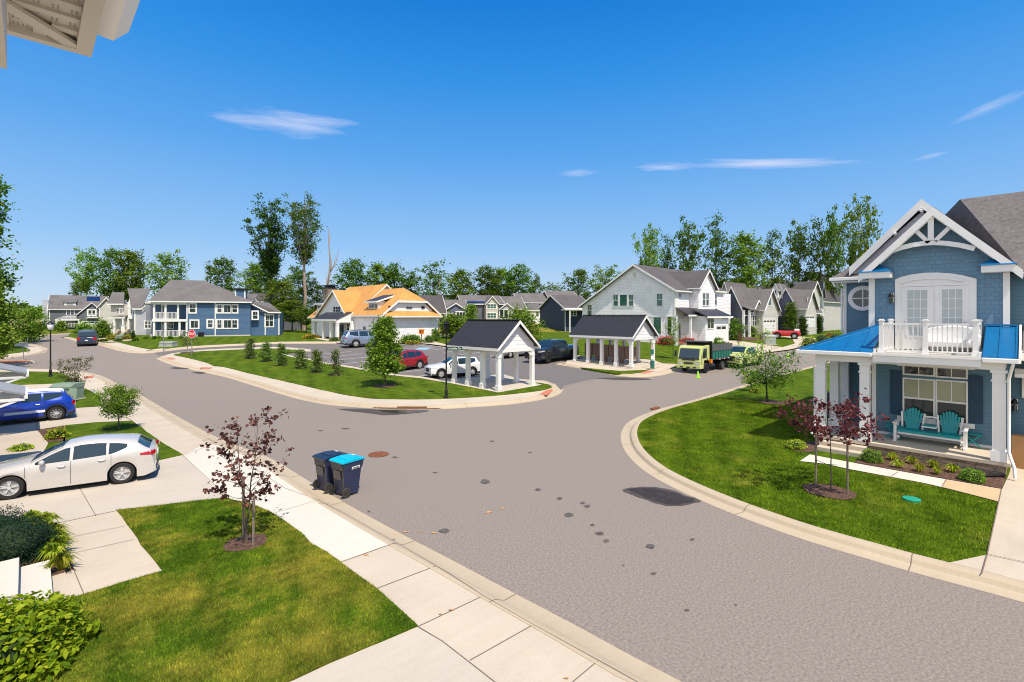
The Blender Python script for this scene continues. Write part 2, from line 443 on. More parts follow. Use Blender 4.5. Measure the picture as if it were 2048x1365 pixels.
def npmesh(name, V, Q, mat, parent=None):
    me = bpy.data.meshes.new(name)
    nv, nq, k = len(V), len(Q), Q.shape[1]
    me.vertices.add(nv); me.vertices.foreach_set('co', V.astype(np.float32).ravel())
    me.loops.add(nq*k); me.loops.foreach_set('vertex_index', Q.astype(np.int32).ravel())
    me.polygons.add(nq); me.polygons.foreach_set('loop_start', np.arange(0, nq*k, k, dtype=np.int32))
    me.polygons.foreach_set('loop_total', np.full(nq, k, dtype=np.int32))
    me.materials.append(mat); me.update(calc_edges=True)
    o = bpy.data.objects.new(name, me); COL.objects.link(o)
    if parent: o.parent = parent
    return o
def leaves(C, size, rng, asp=.55, up=.35, name='crown', mat=None, parent=None, droop=0):
    n = len(C)
    d = rng.normal(size=(n, 3)); d[:, 2] = d[:, 2]*.6-droop; d /= np.linalg.norm(d, axis=1)[:, None]
    nn = rng.normal(size=(n, 3)); nn[:, 2] += up*3; w = np.cross(nn, d); w /= np.linalg.norm(w, axis=1)[:, None]+1e-9
    L = size*rng.uniform(.6, 1.3, size=(n, 1))
    nrm = np.cross(d, w)
    V = np.empty((n, 4, 3))
    V[:, 0] = C-d*L*.5; V[:, 1] = C+w*L*asp*.5+nrm*L*.08; V[:, 2] = C+d*L*.5; V[:, 3] = C-w*L*asp*.5+nrm*L*.08
    return npmesh(name, V.reshape(-1, 3), np.arange(4*n).reshape(n, 4), mat, parent)
# ------------------------------------------------------------------ ground, roads, kerbs
def catmull(P, step=.6, closed=False):
    P = [Vector((p[0], p[1])) for p in P]; out = []
    n = len(P)
    for i in range(n if closed else n-1):
        if closed: p0, p1, p2, p3 = P[i-1], P[i], P[(i+1) % n], P[(i+2) % n]
        else: p0, p1, p2, p3 = P[max(i-1, 0)], P[i], P[i+1], P[min(i+2, n-1)]
        k = max(1, int((p2-p1).length/step))
        k = min(k, 40)
        for j in range(k):
            t = j/k
            out.append(.5*((2*p1)+(-p0+p2)*t+(2*p0-5*p1+4*p2-p3)*t*t+(-p0+3*p1-3*p2+p3)*t*t*t))
    if not closed: out.append(P[-1])
    return out
def offs(P, d, closed=False):
    out = []; n = len(P)
    for i in range(n):
        a = P[i-1] if (closed or i > 0) else P[i]; b = P[(i+1) % n] if (closed or i < n-1) else P[i]
        t = (b-a)
        if t.length < 1e-9: out.append(P[i]); continue
        t.normalize(); out.append(P[i]+Vector((-t.y, t.x))*d)
    return out
def ribbon(name, P, prof, mat, closed=False, kind='structure', parent=None):
    mb = MB(); n = len(P)
    rows = [[(q.x, q.y, Hxy(q.x, q.y)+z) for q in offs(P, o, closed)] for o, z in prof]
    for r in range(len(rows)-1):
        for i in range(n if closed else n-1):
            j = (i+1) % n
            mb.quad(rows[r][i], rows[r][j], rows[r+1][j], rows[r+1][i])
    o = mb.build(name, mat, parent, smooth=True, angle=25)
    if kind: tag(o, kind=kind)
    return o
def drape(name, P, mat, dz, skirt=0.0, kind='structure', parent=None, xyz=False):
    bm = bmesh.new()
    vs = [bm.verts.new((p[0], p[1], 0)) for p in P]
    f = bm.faces.new(vs); bm.normal_update()
    if f.normal.z < 0: f.normal_flip()
    bmesh.ops.triangulate(bm, faces=bm.faces[:])
    for D in (30, 43, 70):
        bmesh.ops.bisect_plane(bm, geom=bm.verts[:]+bm.edges[:]+bm.faces[:], plane_co=(F[0]*D, F[1]*D, 0), plane_no=(F[0], F[1], 0), dist=1e-4)
    for v in bm.verts: v.co.z = Hxy(v.co.x, v.co.y)+dz
    if skirt:
        be = [e for e in bm.edges if len(e.link_faces) == 1]
        r = bmesh.ops.extrude_edge_only(bm, edges=be)
        for g in r['geom']:
            if isinstance(g, bmesh.types.BMVert): g.co.z -= skirt
    me = bpy.data.meshes.new(name); bm.to_mesh(me); bm.free(); me.materials.append(mat)
    o = bpy.data.objects.new(name, me); COL.objects.link(o)
    if parent: o.parent = parent
    if kind: tag(o, kind=kind)
    return o
def gp(L, dz=0.0): return [tuple(G(u, v, dz)[:2]) for u, v in L]
def wiggle(P, amp, step, seed=1):
    rnd = random.Random(seed); Q = catmull(P, step)
    return [Vector((p.x+rnd.uniform(-amp, amp), p.y+rnd.uniform(-amp, amp))) for p in Q]
KERB = [(0, .004), (.30, .0), (.36, .02), (.42, .10), (.50, .135), (.62, .14), (.66, .13), (.66, -.05)]
KERBL = [(0, .004), (.30, .012), (.40, .06), (.52, .12), (.64, .135), (.66, .13), (.66, -.05)]
Z1 = .12; Z2 = .145

# whole land, flat far away, sloping between
bm_pts = [(-900, -900), (900, -900), (900, 900), (-900, 900)]
def wxy(D, X): return (D*F[0]+X*R[0], D*F[1]+X*R[1])
drape('ground', [wxy(-60, -900), wxy(-60, 900), wxy(1500, 1500), wxy(1500, -1500)], M_field, -.06)
# road sheet
drape('road', [wxy(-20, -60), wxy(-20, 60), wxy(30, 75), wxy(66, 75), wxy(66, -75), wxy(30, -75)], M_road, 0.0)

# --- near left block
KA = [(1600, 1492), (1365, 1365), (1275, 1319), (1152, 1252), (1032, 1189), (900, 1119), (794, 1064), (687, 1005), (632, 972), (584, 942), (534, 914), (434, 875), (354, 833), (283, 791), (239, 770), (210, 755), (190, 748.5), (166, 744), (132, 741), (73, 739), (-80, 738)]
A = [Vector(p) for p in gp(KA)]
A = [A[0]+Vector((4, -12))] + A
PA = catmull(A, .5)
ribbon('kerb', PA, [(o, z) for o, z in KERBL], M_conc2)
inner = offs(PA, .66)
far_l = [Vector(p) for p in gp([(-120, 744), (-120, 800)])]
blockA = inner + [Vector((-26, 66)), Vector((-26, -12)), Vector((inner[0].x-6, -12))]
drape('sidewalk', [(p.x, p.y) for p in blockA], M_conc, Z1, .2)

def lawn(name, L, mat, dz=Z2, seed=1, amp=.025, step=.5, raw=False):
    P = L if raw else [Vector(p) for p in gp(L, Z1)]
    rnd = random.Random(seed); Q = []
    n = len(P)
    for i in range(n):
        a = Vector(P[i]); b = Vector(P[(i+1) % n]); k = max(1, min(60, int((b-a).length/step)))
        for j in range(k):
            q = a+(b-a)*j/k
            Q.append((q.x+rnd.uniform(-amp, amp), q.y+rnd.uniform(-amp, amp)))
    return drape(name, Q, mat, dz, .12), Q
def smoothpts(L, dz=Z1, step=.5): return catmull(gp(L, dz), step)

edgeA = smoothpts([(500, 1009), (537, 1024), (588, 1056), (623, 1088), (682, 1125.7), (754, 1179), (837, 1252.7)])
pts = [Vector(p) for p in gp([(235, 1022), (450, 997)], Z1)] + edgeA
pts += [Vector(p) for p in gp([(735, 1294), (575, 1365)], Z1)] + [Vector((-4, 7.2)), Vector((-4, 9.6))]
pts += [Vector(p) for p in gp([(128, 1202), (168, 1190), (323, 1145)], Z1)]
_, LAWN_NEAR = lawn('lawn', pts, M_grass_near, raw=True)
lawn('lawn', [(129, 852), (190, 846), (264, 842.6), (288, 860), (307, 874), (335, 893), (365, 911), (303, 924.5), (60, 955), (96, 886), (126, 884)], M_grass, seed=2)
drape('mulch_bed', gp([(75, 861), (129, 852), (131, 884), (96, 886)], Z1), M_mulch, Z2, .1)
lawn('lawn', [(60, 786), (146, 777), (171, 778), (199, 792.6), (205, 813), (144, 817), (60, 824)], M_grass, seed=3)
lawn('lawn', [(-60, 745), (61, 743.8), (115, 745), (137, 753.5), (147, 762), (137, 767), (32, 770.6), (-60, 773)], M_grass, seed=4)
drape('mulch_bed', gp([(50, 1038), (111, 1048), (128, 1090), (147, 1140), (100, 1154), (40, 1168), (-60, 1150), (-60, 1060)], Z1), M_mulch, Z2, .1)
drape('driveway', gp([(-300, 1010), (160, 968), (303, 926), (366, 914), (366+55, 958), (450, 996), (235, 1021.5), (111, 1048), (-200, 1090)], Z1), M_conc3, Z1+.004)
drape('driveway', gp([(577, 1366), (735, 1296), (836, 1257), (886, 1284), (990, 1366)], Z1), M_conc3, Z1+.004)
drape('driveway', [(p[0], p[1]) for p in gp([(577, 1364), (989, 1364)], Z1)] + [(6.5, 0), (-8, 0), (-8, 7.2)], M_conc3, Z1+.0045)
# new bright slab beside the drive
yA_, yB_ = G(792, 1087, Z1).y, G(432, 886, Z1).y
slab_e = [(q.x, q.y) for q in inner if yA_ < q.y < yB_][::-1]
drape('sidewalk_slab', gp([(366, 913), (400, 893)], Z1)+slab_e+gp([(682, 1124), (620, 1084), (537, 1022), (452, 996)], Z1), M_concw, Z1+.008)

jm = MB()
def joint(L, w=.02, dz=Z1+.012):
    P = [G(u, v, 0) if False else G(u, v, Z1) for u, v in L]
    for a, b in zip(P, P[1:]):
        d = Vector((b.x-a.x, b.y-a.y)); l = d.length
        if l < 1e-6: continue
        d /= l; n = Vector((-d.y, d.x))*w/2
        jm.quad((a.x-n.x, a.y-n.y, Hxy(a.x, a.y)+dz), (b.x-n.x, b.y-n.y, Hxy(b.x, b.y)+dz), (b.x+n.x, b.y+n.y, Hxy(b.x, b.y)+dz), (a.x+n.x, a.y+n.y, Hxy(a.x, a.y)+dz))
for L in ([(682, 1125), (792, 1086)], [(837, 1254), (966, 1193)], [(835, 1254), (885, 1284), (989, 1365), (1100, 1452)], [(366, 912), (460, 999)], [(366, 912), (432, 886)],
          [(940, 1322), (1066, 1251)], [(1140, 1370), (1195, 1324)], [(147, 1140), (168, 1190)], [(111, 1048), (147, 1140)], [(111, 1048), (235, 1022)],
          [(154, 968), (192, 1033)], [(120, 1080), (250, 1053)], [(134, 1110), (268, 1080)], [(250, 832), (265, 843)], [(205, 813), (265, 843)], [(540, 1030), (640, 1000)], [(70, 838), (75, 861)]):
    joint(L, .013)
for L in ([(754, 1178), (872, 1133)], [(415, 877), (512, 940), (569, 977), (634, 1000), (700, 1034), (794, 1087), (900, 1149), (967, 1193), (1067, 1251), (1240, 1346), (1300, 1380)]):
    joint(L, .014)

# --- island in the middle
KB = [(311, 716.5), (325, 724), (352, 733), (380, 739.5), (410, 746), (450, 755), (500, 770), (561, 789), (634, 807), (690, 813.5), (748, 817.4), (815, 819.3), (882, 819), (936, 816), (1000, 811.5), (1050, 806), (1089, 799), (1114, 791.5), (1125, 783), (1124, 777), (1113, 768), (1096, 763.5), (1071, 762), (1038, 759.5), (983, 756)]
PB = catmull(gp(KB), .5)
ribbon('kerb', PB, KERB, M_conc2)
innerB = offs(PB, .66)
lotB = gp([(878, 763), (841, 756.5), (776.8, 750), (709, 737), (650, 727.5), (618.8, 719.7), (579.7, 713.4), (566, 708), (600, 705), (622, 703.6), (612, 700.3), (556, 696.5), (494, 698), (400, 702.5), (340, 710)])
PB2 = catmull(lotB, .5)
drape('sidewalk', [(p.x, p.y) for p in innerB]+[(p.x, p.y) for p in PB2], M_conc, Z1, .2)
edgeB = smoothpts([(346.7, 710.8), (381, 718), (415, 727), (428, 733), (447, 734.5), (500, 747.8), (572, 764), (650, 782), (708, 793.5), (760, 798.6), (870, 799), (979, 793), (1053, 786), (1090, 780.5), (1104, 776), (1097, 769.8), (1079, 766.5)])
lawnB = edgeB + [Vector(p) for p in gp([(1040, 764), (960, 760), (890, 765.5), (878, 763.7), (841, 757.2), (776.8, 750.7), (709, 737.7), (650, 728.2), (618.8, 720.4), (579.7, 714), (562, 708), (590, 704.2), (604, 701.6), (556, 697.8), (494, 699), (400, 703.3), (350, 708.8)], Z1)]
lawn('lawn', lawnB, M_grass, raw=True, seed=5)

# --- corner block on the right
KC = [(1760, 697), (1690, 714), (1620, 733.75), (1565.6, 747.8), (1500, 767), (1456, 780), (1366, 806), (1307, 822.5), (1261, 842), (1246, 858), (1241.5, 877), (1251, 904.5), (1280.6, 936), (1322, 963), (1402.6, 1002), (1505, 1043.7), (1615, 1082.7), (1733, 1118), (1816.6, 1143), (1982.6, 1187.6), (2048, 1206), (2300, 1285)]
C0 = [Vector(p) for p in gp(KC)]
C0 = C0 + [C0[-1]+Vector((2.0, -9))]
PC = catmull(C0, .5)
ribbon('kerb', PC, KERB, M_conc2)
innerC = offs(PC, .66)
iC = [(p.x, p.y) for p in innerC]
blockC = iC + [(40, iC[-1][1]), (60, 10), (iC[0][0]+6, iC[0][1]-2)]
drape('lawn', blockC, M_grass_r, Z1, .2)
LAWN_RIGHT = blockC
gD = G(1890, 1129.5, Z1)
drv = [q for q in iC if q[1] < gD.y and q[1] > -6]
drape('driveway', gp([(1973, 1111), (1997, 1005), (2004, 980), (2018, 950)], Z1)+[(24, .35), (24, -6)]+drv[::-1], M_conc, Z1+.012)
drape('path', gp([(1599.8, 923.6), (1619.6, 910.4), (1709, 927.6), (1850, 953), (2004, 980), (1996, 1005), (1960, 994), (1850, 968), (1700, 940), (1650, 929)], Z1), M_concw, Z1+.02)
drape('path', gp([(1893, 961.3), (2003.4, 980.5), (1995.5, 1004.6), (1884, 976)], Z1), M_conct, Z1+.024)
drape('mulch_bed', [tuple(p) for p in gp([(1709, 927), (1850, 952.5), (2004, 979.5)], Z1)]+[(21.3, .45), (21.3, 4.0)], M_mulch, Z1+.028)
drape('mulch_bed', gp([(1567, 892), (1580, 886), (1640, 884), (1660, 898), (1620, 906), (1590, 903)], Z1), M_mulch, Z1+.02)
for L in ([(1780, 957), (1796, 946)], [(1884, 975), (1893, 961)], [(2003, 981), (1975, 1110), (1963, 1152)], [(1973, 1111), (2060, 1130)]):
    joint(L, .02, Z1+.034)
for P_, pr_ in ((PA, KERBL), (PB, KERB), (PC, KERB)):
    acc = 0; O_ = {o: offs(P_, o) for o, z in pr_[:-1]}
    for i in range(1, len(P_)-1):
        acc += (P_[i]-P_[i-1]).length
        if acc > 3.05:
            acc = 0; t_ = (P_[i+1]-P_[i-1]).normalized()*.009
            for (o1, z1), (o2, z2) in zip(pr_[:-2], pr_[1:-1]):
                a, b = O_[o1][i], O_[o2][i]; h_ = Hxy(a.x, a.y)+.004
                jm.quad((a.x-t_.x, a.y-t_.y, z1+h_), (b.x-t_.x, b.y-t_.y, z2+h_), (b.x+t_.x, b.y+t_.y, z2+h_), (a.x+t_.x, a.y+t_.y, z1+h_))
jo = jm.build('paving_joints', M_joint, fix=False); tag(jo, kind='structure')

# --- parking lot
drape('parking_lot', [Vector(p) for p in gp([(878, 764.5), (841, 757.5), (776.8, 751), (709, 738), (650, 728), (579, 714), (560, 706), (600, 705.5), (625, 703.6), (612, 699.6), (556, 695.5), (494, 697), (400, 701), (330, 710), (318, 712), (308, 706), (400, 696), (494, 691), (556, 688), (689, 687.5), (760, 685), (830, 684.5), (892, 692), (1010, 702), (1120, 711), (1175, 716), (1180, 740), (1235, 753), (1175, 761), (1128, 772), (1122, 781), (1110, 768), (1070, 763.5), (983, 757), (930, 765)])], M_lot, .006)
pm = MB()
def stripe(x0, y0, x1, y1, w=.11, dz=.012, mb=None, mi=0):
    a = Vector((x0, y0)); b = Vector((x1, y1)); d = (b-a); n = max(1, int(d.length/2)); t = d.normalized(); s_ = Vector((-t.y, t.x))*w/2
    for i in range(n):
        p = a+d*i/n; q = a+d*(i+1)/n
        pm.quad(*[(r.x, r.y, Hxy(r.x, r.y)+dz) for r in (p-s_, q-s_, q+s_, p+s_)], mi)
for i in range(9):
    y = 30.35+2.72*i
    stripe(20.75 if i > 0 else 24, y, 25.7, y)
for k in range(5):
    stripe(32.6+.0, 47.0-2.72*k, 37.5, 47.0-2.72*k)
for i in range(5):
    p = G(805+i*18, 689.5+i*.7); stripe(p.x, p.y, p.x+1.5, p.y+.2, .14)
    stripe(p.x-.3, p.y-3, p.x+1.2, p.y-3+.1, .14)
p = G(772, 697); q = G(868, 697); stripe(p.x, p.y, q.x, q.y, .12)
p = G(846, 698); stripe(p.x-.7, p.y-.6, p.x+.8, p.y+.7, 1.5, .012, None, 1)
o = pm.build('parking_lines', [M_paintw, M_paintb], fix=False); tag(o, kind='structure')

# --- north-west block: the blue row's lawn, clubhouse lawn
KD = [(122, 676.3), (152, 684), (193, 690), (232, 701), (262, 706.5), (290, 707.5), (308, 706.2), (350, 701), (400, 696.3), (494, 691.5), (556, 688.3), (640, 687.8), (700, 688), (760, 686.3), (832, 686), (860, 688.5), (893, 693), (1010, 703), (1110, 711.5), (1165, 717), (1150, 722), (1126, 726)]
PD = catmull(gp(KD), .6)
ribbon('kerb', PD, KERB, M_conc2)
PDi = offs(PD, .66)
blockD = [(p.x, p.y) for p in PDi]
KD2 = [(1105, 729.7), (1120, 732), (1161, 739.5), (1200, 747), (1243, 753), (1284, 755.5), (1325, 751), (1362, 741.5), (1420, 731.5), (1480, 720), (1530, 710), (1574, 701.3), (1601, 695.6), (1660, 683), (1720, 672)]
PE = catmull(gp([(1120, 727)]+KD2), .6)
ribbon('kerb', PE, KERB, M_conc2)
PEi = offs(PE, .66)
blockE = [(p.x, p.y) for p in PEi]
drape('lawn', blockD+blockE+[wxy(120, 83), wxy(150, 60), wxy(150, -100), wxy(100, -88)], M_grass, Z1, .2)
# narrow pavement ring round that block
def side(name, P, a, b, mat, dz): 
    return ribbon(name, P, [(a, dz), (b, dz), (b, dz-.1)], mat)
side('sidewalk', catmull(gp(KD[2:8]), .6), .64, 2.1, M_conc, Z1+.016)
side('sidewalk', catmull(gp(KD[7:14]), .6), .64, 1.3, M_conc, Z1+.014)
drape('sidewalk', gp([(688, 688.5), (760, 686.5), (832, 686.2), (860, 688.6), (893, 693), (893, 689.8), (860, 681.5), (846, 680), (885, 676), (885, 674), (835, 678), (800, 682), (770, 680.5), (700, 684), (688, 682), (640, 677), (628, 677.6), (668, 684.5)], Z1), M_conc, Z1+.018)
NE = [q for q in PEi if (q-Vector(gp([(1120,727)])[0])).length < 1e9 and q.x < G(1362, 741).x-.3 ]
drape('sidewalk', [(q.x, q.y) for q in NE[2:]]+gp([(1357, 729), (1325, 727.5), (1310, 722), (1290, 719), (1180, 717), (1135, 721.5)], Z1), M_conc, Z1+.018)
lawn('lawn', [(1161, 736), (1240, 743), (1290, 741), (1323, 734.5), (1300, 740), (1283, 746), (1262, 749), (1230, 747.5), (1190, 741)], M_grass, Z1+.034, seed=9)
drape('sidewalk', gp([(1455, 681), (1480, 683), (1535, 691), (1585, 698), (1574, 700.5), (1530, 706.5), (1500, 702), (1445, 694)], Z1), M_conc, Z1+.03)
drape('driveway', gp([(1585, 679), (1560, 673.5), (1600, 674), (1640, 679), (1601, 695), (1576, 700.5), (1560, 697), (1590, 688)], Z1), M_conc, Z1+.034)
drape('mulch_bed', gp([(1455, 672), (1500, 675.5), (1530, 680.5), (1500, 682), (1460, 677)], Z1), M_mulch, Z1+.03)
drape('mulch_bed', gp([(1320, 686), (1400, 688), (1425, 692), (1380, 693), (1320, 690.5)], Z1), M_mulch, Z1+.03)
# driveways of the pale row
drape('driveway', gp([(193, 687), (264, 681.5), (264, 679.5), (205, 683), (176, 681.5), (180, 685)], Z1), M_conc, Z1+.03)
drape('driveway', gp([(196, 680), (240, 677.4), (240, 675.8), (200, 677)], Z1), M_conc, Z1+.03)

# --- far left roads and blocks
drape('road', [tuple(p) for p in gp([(20, 736), (110, 722), (180, 694), (122, 675.5), (154, 669), (156, 667), (105, 670), (60, 676), (47, 680), (96, 698), (90, 706), (10, 717)])], M_road, .008)
PF = catmull(gp([(-60, 676), (0, 679), (52, 683.2), (80, 691.5), (98, 699.2), (98, 703), (82, 708.5), (30, 716.5), (-60, 727)]), .6)
ribbon('kerb', PF[::-1], KERB, M_conc2)
drape('sidewalk', [(p.x, p.y) for p in offs(PF[::-1], .66)], M_conc, Z1, .2)
lawn('lawn', [(-60, 690), (20, 692), (46, 694), (60, 700), (60, 703), (40, 706), (-60, 717)], M_grass, seed=10)
PG = catmull(gp([(-60, 736), (15, 733), (60, 728.5), (80, 725.6), (81, 723), (56, 721.8), (0, 723), (-60, 726)]), .6)
ribbon('kerb', PG, KERB, M_conc2)
drape('mulch_bed', [(p.x, p.y) for p in offs(PG, .66)], M_mulch_red, Z1, .2)
PH = catmull(gp([(-60, 684), (0, 680), (30, 677), (52.7, 676), (82, 672.8), (105, 670.8), (130, 669.2), (156, 667.8), (210, 666.5)]), .8)
ribbon('kerb', PH, KERB, M_conc2)
drape('farm_field', [wxy(135, -140), wxy(135, -112), wxy(600, -470), wxy(600, -900)], M_farfield, .05)
drape('farm_field', [wxy(200, -200), wxy(165, -152), wxy(600, -530), wxy(600, -700)], M_farfield, .09)

# marks on the carriageway
sm = MB()
def blob(u, v, ru, rv, mi, dz=.014, seed=0, n=16, rough=.12):
    rnd = random.Random(seed*31+int(u)); P = []
    for i in range(n):
        t = 2*pi*i/n; k = 1+rnd.uniform(-rough, rough)
        p = G(u+cos(t)*ru*k, v+sin(t)*rv*k); P.append((p.x, p.y, p.z+dz))
    sm.poly(P, mi)
for u, v, r in [(970, 964, 10), (1137, 1031, 10), (888, 1063, 11), (1076, 980, 6), (1119, 998, 6), (1165, 1007, 5.5), (1175, 1013, 7), (1185, 1051, 5), (1199.5, 1068, 9), (1212, 1083, 7), (1301, 1094, 10), (1307, 1148, 6), (1374, 1222, 5), (1384, 1080, 5), (1247, 1132, 3), (1471, 1211, 3)]:
    blob(u, v, r*.92, r*.39, 0, seed=3, rough=.2)
for u, v, r, h in [(692, 858, 9, 1.2), (790, 915.5, 5, 1.6), (984, 883, 4, 1), (640, 862, 5, 1), (560, 826, 4, 1), (1060, 906, 4, 1), (350, 707, 18, 1), (870, 946, 4, 1), (738, 1024, 3, 1.4)]:
    blob(u, v, r, h, 0, seed=4, rough=.3)
o = sm.build('road_patches', [M_patch], fix=False); tag(o, kind='structure')
sm = MB()
def shape(L, mi, dz):
    P = wiggle(gp(L), .035, .12, 5); sm.poly([(p.x, p.y, Hxy(p.x, p.y)+dz) for p in P], mi)
shape([(1246, 981), (1262, 977), (1283, 975), (1310, 975), (1335, 979), (1370, 991), (1404, 1003), (1380, 1009), (1352, 1012), (1330, 1011.5), (1300, 1004), (1270, 992), (1248, 983)], 0, .012)
shape([(1256, 981), (1285, 977.5), (1320, 980), (1360, 991), (1392, 1003), (1360, 1010), (1334, 1009), (1300, 1000), (1268, 988)], 2, .016)
shape([(672, 818.5), (720, 818), (768, 820.5), (830, 821), (858, 821.5), (846, 825), (805, 829), (768, 831), (745, 828), (700, 823)], 0, .012)
shape([(755, 821), (800, 820.7), (853, 821.5), (842, 825), (800, 828), (770, 825)], 1, .016)
shape([(1190, 757), (1240, 755.5), (1290, 757.5), (1300, 760), (1250, 761), (1210, 759)], 0, .014)
shape([(338, 737), (352, 735), (378, 737.5), (360, 739)], 0, .014)
shape([(383, 746), (400, 744), (412, 747), (398, 748.5)], 0, .014)
o = sm.build('puddle_water', [M_wet, M_puddle, plain('damp_asphalt', (.045, .038, .036), .6, var=.4, vs=5, spec=.12)], fix=False); tag(o, kind='structure')
sm = MB()
shape([(1640+20, 0)] if False else [(745, 815.2), (780, 816), (860, 817), (882, 817), (870, 818.6), (800, 818.8), (750, 817)], 0, .02)
o = sm.build('gutter_stain', [M_silt], fix=False); tag(o, kind='structure')
sm = MB()
for u, v, w_, h__, dz_ in ((868, 1067.5, 7, 1.6, .016), (838, 1064, 4, 1, .016), (812, 1065, 5, 1.2, .016), (1005, 1018, 4, 1.5, .016), (978, 1026, 6, 2, .016), (788, 1073, 5, 1.2, .148), (733, 1111, 6, 1.4, .14), (902, 1222, 5, 1.6, .14), (881, 1230, 4, 1.4, .14), (1132, 1359, 6, 2, .14)):
    P_ = []; rnd = random.Random(int(u))
    for i in range(9): t_ = 2*pi*i/9; k_ = rnd.uniform(.5, 1.2); q_ = G(u+cos(t_)*w_*k_, v+sin(t_)*h__*k_, 0 if dz_ < .1 else Z1); P_.append((q_.x, q_.y, Hxy(q_.x, q_.y)+dz_))
    sm.poly(P_)
tag(sm.build('utility_paint_marks', plain('survey_paint', (.60, .30, .09), .9, var=.3, vs=20), fix=False), kind='structure')
sm = MB()
p0 = [G(*q, Z1) for q in [(1080, 788.5), (1107, 778.2), (1104.5, 780), (1090, 791)]]
sm.poly([(p.x, p.y, Hxy(p.x, p.y)+Z1+.02) for p in [G(1078, 790, Z1), G(1092, 781.5, Z1), G(1104, 778.5, Z1), G(1106, 782.5, Z1), G(1094, 791.5, Z1)]])
for L in ([(170, 754), (188, 752), (186, 756), (168, 758)], [(1265, 747), (1290, 748), (1310, 744), (1300, 742)], [(402, 735.5), (425, 736), (418, 739), (400, 738)], [(330, 716), (345, 716), (352, 719), (338, 719.5)]):
    sm.poly([(p.x, p.y, Hxy(p.x, p.y)+Z1+.024) for p in [G(u, v, Z1) for u, v in L]])
o = sm.build('tactile_paving', M_tact, fix=False); tag(o, kind='structure')
# ------------------------------------------------------------------ vehicles
def lin(tab):
    tab = sorted(tab)
    def f(x):
        if x <= tab[0][0]: return tab[0][1]
        if x >= tab[-1][0]: return tab[-1][1]
        for (a, p), (b, q) in zip(tab, tab[1:]):
            if a <= x <= b: return p+(q-p)*(x-a)/(b-a)
    return f
def make_wheel(parent, x, y, r, w, out, nsp, rimmat, dual=False, face=None):
    c = (x, y-out*w*.5, r)
    mb = MB(); h = w/2
    mb.lathe((x, y-out*h, r), [(r*.66, -h), (r*.93, -h), (r, -h*.7), (r, h*.7), (r*.93, h), (r*.66, h), (r*.66, -h)], 28, 0, 'y')
    mb.f = mb.f[:-2]; mb.m = mb.m[:-2]
    wl = mb.build('wheel', M_tyre, parent, smooth=True)
    mb = MB()
    yo = y-out*.012
    mb.lathe((x, yo-out*.05, r), [(r*.68, -.01), (r*.68, .01)], 28, 1, 'y')
    mb.lathe((x, yo-out*.015, r), [(r*.69, -.02), (r*.69, .015), (r*.63, .015), (r*.63, -.02)], 28, 0, 'y')
    mb.lathe((x, yo-out*.01, r), [(r*.13, -.02), (r*.13, .02)], 12, 0, 'y')
    for k in range(nsp):
        a = 2*pi*k/nsp+.3
        for da in ((-.13, .13) if nsp <= 6 else (0,)):
            p = Vector((x+cos(a+da*.3)*r*.1, yo-out*.012, r+sin(a+da*.3)*r*.1)); q = Vector((x+cos(a+da)*r*.66, yo-out*.012, r+sin(a+da)*r*.66))
            mb.bar(p, q, r*.085, .03, 0, up=(0, 1, 0))
    mb.build('rim', [rimmat, M_rimd], wl, smooth=False)
    return wl
